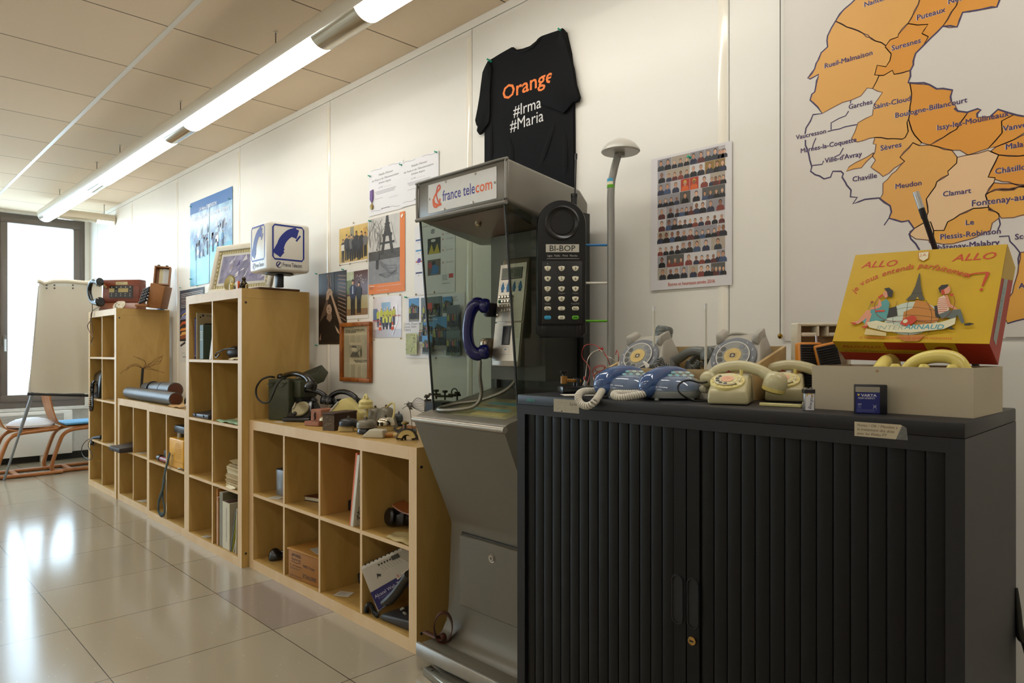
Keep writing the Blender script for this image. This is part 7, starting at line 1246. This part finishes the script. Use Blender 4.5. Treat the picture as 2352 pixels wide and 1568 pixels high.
# ---------------- low units (A and B): lead cables on top
TA = .7865; ld = M('#5d5c5c', .45, .6, .12, 25, bump=.4); cu = M('#5a2c1a', .6, noise=.3, scale=150); blkp = M('#1d1c1b', .5, noise=.05)
def log(lb, a, c, r, rings=False, split=False):
    a, c = Vector(a), Vector(c); t = thing('cable_section', lb, 'cable', a, 0, 'lead cable sections'); d = (c-a); b = B(W(t))
    P_ = [a+d*f for f in (0, .03, .3, .6, .9, 1)]; rr = [r*.8, r*.95, r, r, r, r] if not rings else [r*.45, r*.75, r*.85, r, r, r]; b.tube(P_, rr, ld, 20); b.build('sheath', t)
    e = c+d.normalized()*.001; b = B(W(t)); b.cyl(c-d.normalized()*.004, e, r*.86, cu, 20); b.build('cut_end', t)
    if rings:
        for f in (.28, .66): b = B(W(t)); b.cyl(a+d*f, a+d*(f+.02), r*1.03, blkp, 20); b.build('ring', t)
def tz(px, py, y, z): q = aty(px, py, y); return (q.x, y, z)
log('long scuffed lead cable section at the front of the low shelf top', tz(294, 905, 1.610, TA+.046), tz(404, 918, 1.605, TA+.046), .045)
log('shorter lead cable section with dark rings, resting at the back', tz(334, 893, 1.715, TA+.080), tz(403, 900, 1.715, TA+.088), .054, True)
b = B(); b.cyl(tz(328, 893, 1.70, TA+.031), tz(408, 900, 1.71, TA+.031), .03, blkp, 16); solo(b, 'dark_cable', 'black cable section lying behind the lead cables', 'cable', None, 0, 'lead cable sections')
b = B(); b.cyl((-4.88, 1.68, TA+.026), (-4.76, 1.86, TA+.03), .025, M('#232322', .5, noise=.05), 14); solo(b, 'dark_cable', 'short black cable stub at the right end of the low shelf top', 'cable', None, 0, 'lead cable sections')
wx_ = -5.90; q0 = atx(323, 892, wx_); t = thing('wire_tree', 'upright black cable splaying into a fan of thin copper wires', 'cable', (wx_, q0.y, TA)); b = B(W(t)); q0.z = TA+.002; q1 = atx(328, 846, wx_); b.tube([q0, q1], .0095, M('#121112', .4, noise=0), 10); b.build('stem', t)
cw_ = M('#5c3a22', .5, .4, .1); random.seed(21)
fans = [((312, 838), (300, 842), (289, 852)), ((316, 836), (300, 838), (291, 845)), ((334, 832), (320, 824), (306, 817)), ((336, 838), (330, 826), (316, 821)), ((340, 838), (360, 828), (376, 815)), ((345, 834), (362, 822), (372, 818)), ((348, 838), (366, 834), (373, 820)), ((340, 842), (352, 848), (364, 850)), ((345, 848), (362, 852), (378, 856)), ((350, 840), (358, 832), (370, 828)), ((310, 840), (292, 846), (276, 858))]
for f in fans: b = B(W(t)); b.tube(spline([q1]+[atx(x, y, wx_+.03*random.random()) for x, y in f], 5), .0014, cw_, 5); b.build('strand', t)
b = B(); random.seed(31); c = Vector((-4.62, 1.82, TA+.06))
for i in range(34):
    e = c+Vector((random.uniform(-.02, .20), random.uniform(-.06, .05), random.uniform(.02, .20))); m_ = c.lerp(e, .5)+Vector((0, 0, .04)); b.tube(spline([c+Vector((random.uniform(-.05, .05), random.uniform(-.03, .03), -.02)), m_, e], 4), .0018, M(random.choice(['#8c7a4a', '#2f8a70', '#b0a078', '#1d3a34', '#a88d4c', '#6b5a30']), .5, noise=0), 5)
b.ball(c+Vector((.0, -.02, .04)), (.03, .03, .025), M('#2c8a6c', .5, noise=.05)); b.rbox(c+Vector((.06, 0, -.03)), (.10, .08, .058), blkp, .01, 2)
solo(b, 'wire_bundle', 'tangled bundle of green and straw coloured wires at the end of the low shelf', 'wires')
b = B(); b.tube(spline([(-4.62, 1.60, TA+.012), (-4.60, 1.61, TA+.05), (-4.57, 1.62, TA+.085), (-4.54, 1.64, TA+.07), (-4.55, 1.63, TA+.03)], 6), .012, M('#b3aa98', .5, noise=.3, scale=120), 8); solo(b, 'braided_cord', 'short thick grey braided cord end before the green wires', 'cord')
sheet('paper_strip', 'tan paper strip at the right end of the low shelf top', 'paper', [Vector((-4.86, 1.56, TA+.001)), Vector((-4.60, 1.55, TA+.001)), Vector((-4.60, 1.60, TA+.02)), Vector((-4.80, 1.60, TA+.01))], 0, M('#b08648', .6, noise=.03), 8, 3, .005)
# contents of the low units
a1x = -5.9825+.05; b1x = -5.2055+.05
t = thing('intercom_unit', 'flat dark brown intercom unit jutting out of the left low shelf', 'device', (a1x+.15, 1.53, CE[1])); b = B(); b.hull([(-.10, -.06, .001), (.17, -.06, .001), (-.10, -.06, .028), (.17, -.06, .034), (-.10, .17, .001), (.17, .17, .001), (-.10, .17, .05), (.17, .17, .056)], M('#2a211e', .45, noise=.03), .004, 2); b.build('body', t); b = B(); b.box(-.02, .02, -.062, -.059, .004, .016, M('#0f0c0b', .5)); b.build('notch', t)
t = thing('test_set', 'black box with a red grip lying in the left cell beside the yellow device', 'device', (b1x+.22, 1.60, CE[1])); b = B(); b.rbox((.02, .04, .04), (.16, .12, .078), M('#161414', .45), .005, 2); b.build('case', t); b = B(); b.cyl((-.12, -.03, .022), (-.07, -.03, .022), .021, M('#141414', .4), 14); b.cyl((-.07, -.03, .02), (.09, -.03, .02), .018, M('#7d1c18', .4), 14); b.build('grip', t)
yx = b1x+.346; t = thing('handheld_device', 'bright yellow handheld speaker box with a black top handle in the low shelf', 'device', (yx+.16, 1.545, CE[1]), R(0)); ym = M('#dda000', .4, noise=.02)
b = B(); b.rbox((.0, .055, .095), (.26, .11, .188), ym, .008, 3); b.build('case', t)
b = B(frame((0, -.0006, 0), (1, 0, 0), (0, 0, 1))); 
for r_ in range(5):
    n = 1 if r_ == 0 else 5*r_
    for i in range(n): a = 2*pi*i/n; b.disc(.04+.012*r_*cos(a)*1.25, .115+.012*r_*sin(a), .0032, P('#3a2708'), 6)
for i in range(6): b.disc(-.03+.032*i, .045, .004, P('#3a2708'), 8)
b.disc(-.06, .075, .006, P('#5a4312'), 10); b.build('speaker_holes', t)
b = B(); b.cyl((-.07, .05, .188), (-.07, .05, .222), .018, M('#a8a49a', .3, .8, 0), 14); b.build('knob', t); b = B(); b.rbox((.02, .05, .246), (.24, .06, .048), M('#161516', .4), .008, 2); b.build('handle', t)
gs = M('#1d2a20', .7, noise=.1, scale=60); b = B(W(t)); q_ = [at(390, 1040, 1.528), at(385, 1060, 1.522), at(379, 1085, 1.52), at(374, 1115, 1.52), at(374, 1145, 1.52), at(378, 1165, 1.52), at(377, 1178, 1.52), at(370, 1182, 1.52), at(364, 1172, 1.518), at(365, 1150, 1.515), at(373, 1125, 1.513), at(378, 1100, 1.512)]; b.tube(spline(q_, 5), .0035, gs, 8, sx=4.5, up=(0, 1, 0)); b.build('strap', t)
b = B(); b.tube(spline([(0, -.01, .003), (.02, -.02, .012), (.05, -.015, .016), (.06, 0, .004)], 5), .004, M('#77746a', .4, .5), 7); solo(b, 'metal_clip', 'small grey metal clip right of the yellow device', 'clip', (yx+.25, 1.542, CE[1]+.002))
for i, (px, py, zi, lb) in enumerate(((256, 917, 2, 'white card in the right cell, second row of the window end unit'), (256, 1020, 1, 'white card in the right cell, third row of the window end unit'), (327, 1040, 1, 'white card in the upper right cell of the left low shelf'), (330, 1150, 0, 'white card in the lower right cell of the left low shelf'))): plate('card', lb, px, py, CE[zi], .08, .06, R(10))
# ---------------- window end tall unit (E): switchboard, field box and contents
TE = TC; mh = wood('mahogany', '#5a2410', '#7d3818', .3, (.3, 1, 1), 9); x0 = aty(222, 705, 1.57).x
sw0 = Vector((-6.615, 1.595, TE)); t = thing('switchboard', 'polished wooden switchboard telephone with black button panel and white dial', 'switchboard', sw0, YAW-R(6)); L_ = .335; hh = .272
b = B(); b.hull([(0, -.03, .001), (L_, -.03, .001), (0, -.03, .02), (L_, -.03, .02), (0, .012, .075), (L_, .012, .075), (0, .11, .001), (L_, .11, .001), (0, .11, .075), (L_, .11, .075)], wood('walnut', '#6b3616', '#84471f', .35, (.3, 1, 1), 9), .004, 2); b.build('dial_desk', t)
b = B(); b.hull([(0, .01, .0755), (L_, .01, .0755), (0, .022, hh), (L_, .022, hh), (0, .11, .0755), (L_, .11, .0755), (0, .11, hh), (L_, .11, hh)], mh, .008, 3); b.build('cabinet', t)
Fw = frame((0, .0095, .0755), (1, 0, 0), (0, .012, hh-.0755)); b = B(Fw); b.box(L_*.2, L_*.83, .04, .145, -.002, .003, M('#131211', .35)); b.lay = .0032
for r_, v in enumerate((.132, .10, .075, .058)):
    for c_ in range(5):
        u = L_*(.26+.125*c_)
        if r_ == 1 and c_ in (0, 2, 3): b.rect(u-.024, v-.012, u+.024, v+.022, P('#9c8c58'))
        else: b.disc(u, v, .005, P('#8d8a7c' if r_ else '#b9b6a6'), 8)
b.build('button_panel', t)
b = B(Fw); b.box(L_*.36, L_*.68, .152, .178, -.001, .002, M('#a89c74', .35, .5, .04)); b.lay = .0022; lines(b, L_*.40, L_*.64, .157, .173, 2, P('#5c5236'), .4); b.build('name_plate', t)
n = Vector((0, -.80, .6)).normalized(); dialpart(t, frame((L_*.52, -.012, .050), (1, 0, 0), (0, n.z, -n.y)), .052, '#cfc7ae', '#cbc4b0', '#c9c1a8', cap='#2a2a2a')
b = B(W(t)); qh = [at(*v) for v in ((226, 648, 1.56), (213, 646, 1.54), (206, 660, 1.53), (206, 676, 1.53), (213, 692, 1.54), (226, 694, 1.56))]; b.tube(spline(qh, 6), [.024, .020, .019, .019, .022, .026], bkl, 12); b.lathe([(.022, -.02), (.038, -.005), (.040, .02), (.03, .03), (.0001, .03)], qh[-1]+Vector((.02, 0, .0)), bkl, 18, (.9, .2, .1)); b.lathe([(.02, -.02), (.032, -.005), (.034, .02), (.0001, .026)], qh[0]+Vector((.01, 0, 0)), bkl, 18, (.9, .3, .1)); b.build('handset', t)
b = B(W(t)); b.tube(spline([qh[0]+Vector((.0, .01, -.03)), at(222, 655, 1.57), at(232, 650, 1.60), sw0+Vector((.02, .04, .20))], 5), .008, brs, 8); b.build('cradle_hook', t)
b = B(W(t)); b.tube(spline([at(212, 698, 1.545), at(212, 715, 1.535), at(208, 735, 1.53), at(201, 748, 1.53), at(206, 762, 1.53), at(213, 774, 1.53), at(209, 785, 1.53), at(215, 792, 1.53)], 6), .0032, M('#4a3020', .6, noise=0), 6); b.tube(spline([at(228, 705, 1.545), at(216, 711, 1.538), at(209, 722, 1.53), at(211, 745, 1.53), at(213, 765, 1.53)], 6), .003, M('#4a3020', .6, noise=0), 6); b.build('cords', t)
fb0 = spot(355, 5.46, TE); k5 = 5.46/F; t = thing('field_telephone', 'open wooden field telephone box with black keys and papers in its lid', 'field telephone', fb0, YAW+R(4)); fwood = wood('oak', '#7d4c1c', '#96602a', .45, (.4, 1, .4), 9)
fx = lambda px, py, y=0: Vector(((px-355)*k5, y, H+(YH-py)*k5-TE))
b = B(); q4 = [fx(339, 703), fx(371, 707), fx(382, 658), fx(350, 650)]; q4[1].z = .001; q4[0].z = .012
b.hull([v+Vector((0, y, 0)) for v in q4 for y in (-.03, .11)], fwood, .004, 2); b.build('case', t)
b = B()
for i in range(4):
    for j in range(5): q = fx(326+i*5.4+j*1.0, 695-j*7.2-i*1.6, -.02-.012*i+.01*j); b.rbox(q, (.017, .03, .020), M('#15161a', .3), .004, 1, (0, R(12), 0))
b.build('key_block', t)
b = B(); b.rbox(fx(332, 702, -.02), (.10, .06, .018), fwood, .003, 1); b.build('ledge', t)
l0, l1, l2, l3 = fx(345, 651, .05), fx(378, 653, .08), fx(384, 601, .11), fx(353, 608, .08); Fl = frame(l0, l1-l0, l3-l0); lw2 = (l1-l0).length; lh2 = (l3-l0).length
b = B(Fl); b.box(0, lw2, 0, lh2, -.055, -.048, fwood)
for u0, u1, v0, v1 in ((0, .010, 0, lh2), (lw2-.010, lw2, 0, lh2), (.010, lw2-.010, 0, .010), (.010, lw2-.010, lh2-.010, lh2)): b.box(u0, u1, v0, v1, -.048, .0, fwood)
b.build('lid', t); b = B(Fl); b.box(lw2*.30, lw2*.90, .014, lh2*.88, -.047, -.030, P('#c9bd92')); b.lay = -.0295; b.rect(lw2*.52, .014, lw2*.90, lh2*.90, P('#cdd0d0')); lines(b, lw2*.58, lw2*.86, lh2*.1, lh2*.8, 12, P('#8a8f98'), .3); b.build('papers', t)
for f in (.25, .75): b = B(Fl); b.rbox((lw2*f, lh2+.006, -.01), (.02, .012, .014), iron, .003, 1); b.build('catch', t)
b = B(); b.hull([(-.03, -.02, 0.001), (.05, -.02, 0.001), (-.02, .02, 0.001), (.05, .02, .001), (.05, .0, .06), (-.03, 0, .03)], M('#4f8cc4', .5), .002, 1); solo(b, 'blue_paper', 'folded bright blue paper at the right end of the window end unit', 'paper', (-6.02, 1.88, TE))
e1 = -6.817+.05
t = thing('wall_telephone', 'glossy black wall telephone box in the second row of the window end unit', 'telephone', (e1+.105, 1.555, CE[2])); b = B(); b.hull([(-.09, .0, .001), (.12, .0, .001), (-.09, .16, .001), (.12, .16, .001), (-.09, .02, .20), (.12, .02, .20), (-.05, .05, .235), (.12, .05, .235), (-.05, .16, .235), (.12, .16, .235)], bkl, .008, 3); b.build('case', t)
b = B(W(t)); b.coil([at(*v) for v in ((213, 880, 1.55), (211, 895, 1.53), (209, 915, 1.525), (208, 932, 1.525), (210, 943, 1.525))], .012, .004, 16, bkl); b.tube(spline([at(*v) for v in ((210, 943, 1.525), (213, 936, 1.525), (213, 915, 1.53), (214, 880, 1.55), (218, 876, 1.56))], 5), .008, bkl, 8); b.build('cord', t); b = B(); b.cyl((-.10, .05, .18), (-.14, .03, .19), .014, brs, 10); b.build('hook', t)
b = B(); b.rbox((0, 0, .05), (.03, .08, .10), M('#17161a', .5), .004, 1); solo(b, 'dark_object', 'small dark object in the top right cell of the window end unit', 'object', (-6.065, 1.64, CE[3]))
t = thing('telephone_receiver', 'black receiver with a looping lead in the third row of the window end unit', 'receiver', (e1+.14, 1.56, CE[1])); b = B(W(t)); q_ = [at(234, 1004, 1.60), at(224, 1005, 1.58), at(214, 1008, 1.56), at(211, 1020, 1.545)]; b.tube(spline(q_, 5), [.02, .018, .017, .015], blkp, 10); b.build('grip', t); b = B(W(t)); b.tube(spline([at(*v) for v in ((210, 1006, 1.55), (197, 1013, 1.54), (188, 1028, 1.535), (190, 1045, 1.535), (203, 1055, 1.535), (211, 1052, 1.535), (210, 1040, 1.535), (203, 1025, 1.535), (206, 1012, 1.54), (214, 1006, 1.56))], 6), .003, blkp, 6); b.tube(spline([at(214, 1024, 1.545), at(222, 1016, 1.55), at(230, 1010, 1.56)], 5), .003, blkp, 6); b.build('lead', t)
# ============================================================ window corner: flip chart and chairs
xf = -7.28; t = thing('flip_chart', 'flip chart with a blank sheet standing before the window', 'flip chart', (xf, 1.35, 0)); X_ = lambda px, py: atx(px, py, xf)
m = bpy.data.materials.new('flip_paper'); m.use_nodes = True; nt = m.node_tree; pb_ = nt.nodes['Principled BSDF']; pb_.inputs['Base Color'].default_value = lin('#dcd6c8'); pb_.inputs['Roughness'].default_value = .8
tr = nt.nodes.new('ShaderNodeBsdfTranslucent'); tr.inputs[0].default_value = lin('#e6ddcc'); mx = nt.nodes.new('ShaderNodeMixShader'); mx.inputs[0].default_value = .22; nt.links.new(pb_.outputs[0], mx.inputs[1]); nt.links.new(tr.outputs[0], mx.inputs[2]); nt.links.new(mx.outputs[0], nt.nodes['Material Output'].inputs[0])
b = B(W(t)); rows = []
for j, (py, l_, r_) in enumerate(((650, 88, 232), (668, 87, 232), (720, 84, 233), (780, 80, 234), (840, 72, 234), (880, 66, 235), (903, 64, 236))):
    rows.append([X_(l_+(r_-l_)*i/12, py)+Vector((.012*sin(i*.9)*(j/6)**2+(.05*(1-i/3)**2*(j/6)**1.3 if i < 3 else 0)*-1+.03, 0, .004*sin(i))) for i in range(13)])
b.loft(rows, m, closed=False); b.build('paper_sheet', t)
b = B(W(t)); tp = [[X_(px, 649+5*cos(a)+(3*sin(px*.2)))+Vector((.035+.03*sin(a), 0, 0)) for a in [2*pi*i/10 for i in range(10)]] for px in (84, 90, 100, 120, 150, 190, 232)]; b.loft(tp, m); b.build('rolled_top', t)
for px in (103, 121, 163): 
    for py in (656, 663): b = B(W(t)); c = X_(px, py)+Vector((.072, 0, 0)); b.lathe([(.008, 0), (.007, .004), (.0001, .005)], c, M('#5a564e', .4, .5), 10, (1, 0, 0)); b.build('stud', t)
b = B(W(t)); b.prism([X_(88, 656), X_(233, 656), X_(236, 900), X_(66, 900)], (-.02, 0, 0), M('#c9c6c0', .5)); b.build('board', t)
b = B(W(t)); b.tube([X_(61, 904)+Vector((.03, 0, 0)), X_(236, 909)+Vector((.03, 0, 0))], .012, M('#14161c', .4), 8); b.build('tray', t)
al = M('#8c9198', .35, .6, .02); fl_ = atz(9, 1104, 0)
for nm, p0, p1 in (('leg', X_(76, 900), Vector((fl_.x, fl_.y, .004))), ('leg', X_(226, 905), Vector((-7.05, 1.90, .004)))):
    b = B(W(t)); b.tube([p0, p0.lerp(p1, .45), p0.lerp(p1, .451), p1], [.014, .014, .010, .010], al, 10); b.build(nm, t)
bw_ = wood('bentwood', '#965a2a', '#b0713a', .35, (1, 1, 1), 6)
def chair(lb, loc, cush, cc, grp='bentwood chairs by the window'):
    t = thing('bentwood_chair', lb, 'chair', loc, R(90), grp)
    pf = spline([(-.055, 0, .86), (-.035, 0, .72), (.0, 0, .56), (.035, 0, .475), (.09, 0, .44), (.20, 0, .435), (.34, 0, .445), (.45, 0, .45)], 5); w_ = .40
    b = B(); up = [p+Vector((0, 0, 0)) for p in pf]
    nn = [Vector((-(pf[min(i+1, len(pf)-1)]-pf[max(i-1, 0)]).z, 0, (pf[min(i+1, len(pf)-1)]-pf[max(i-1, 0)]).x)).normalized()*.011 for i in range(len(pf))]
    b.loft([[p+Vector((0, .02, 0)), p+Vector((0, w_, 0)), p-n_+Vector((0, w_, 0)), p-n_+Vector((0, .02, 0))] for p, n_ in zip(pf, nn)], bw_); b.build('shell', t)
    for y in (.03, .37):
        b = B(); b.tube(spline([(.44, y, .425), (.30, y, .415), (.14, y, .40), (.07, y, .36), (.03, y, .27), (-.02, y, .10), (-.025, y, .045), (.0, y, .022), (.06, y, .018), (.25, y, .018), (.48, y, .018)], 6), .0175, bw_, 10, sx=1.2); b.build('leg', t)
    b = B(); b.box(.11, .15, .05, .36, .012, .030, bw_); b.build('cross_bar', t)
    for x, y in ((.02, .03), (.44, .03), (.02, .37), (.44, .37)): b = B(); b.rbox((x, y, .0035), (.05, .036, .006), M('#16120f', .6), .002, 1); b.build('floor_glide', t)
    b = B()
    if cush == 'puffy': b.loft([[(.07+.19*(1+cos(a)*abs(cos(a))**-.4 if abs(cos(a)) > .01 else 1)*1.0, .21+.17*sin(a), .448+h*(1)) for a in [2*pi*i/24 for i in range(24)]] if s_ == 1 else [(.26+.19*s_*cos(a), .21+.175*s_*sin(a), .448+h) for a in [2*pi*i/24 for i in range(24)]] for s_, h in ((.98, 0), (.999, .02), (.85, .045), (.6, .068), (.3, .08), (.02, .083))], cc)
    else: b.rbox((.265, .21, .458), (.37, .37, .022), cc, .009, 3, (0, -.02, 0))
    b.build('cushion', t); return t
chair('bentwood chair with a puffy white cushion, nearest the window handle', (-7.56, 1.03, 0), 'puffy', M('#dfe0e6', .8, noise=.03))
chair('bentwood chair with a flat pale blue seat pad, beside the tall shelf', (-7.62, 1.46, 0), 'flat', M('#5d93b8', .8, noise=.15, scale=120))
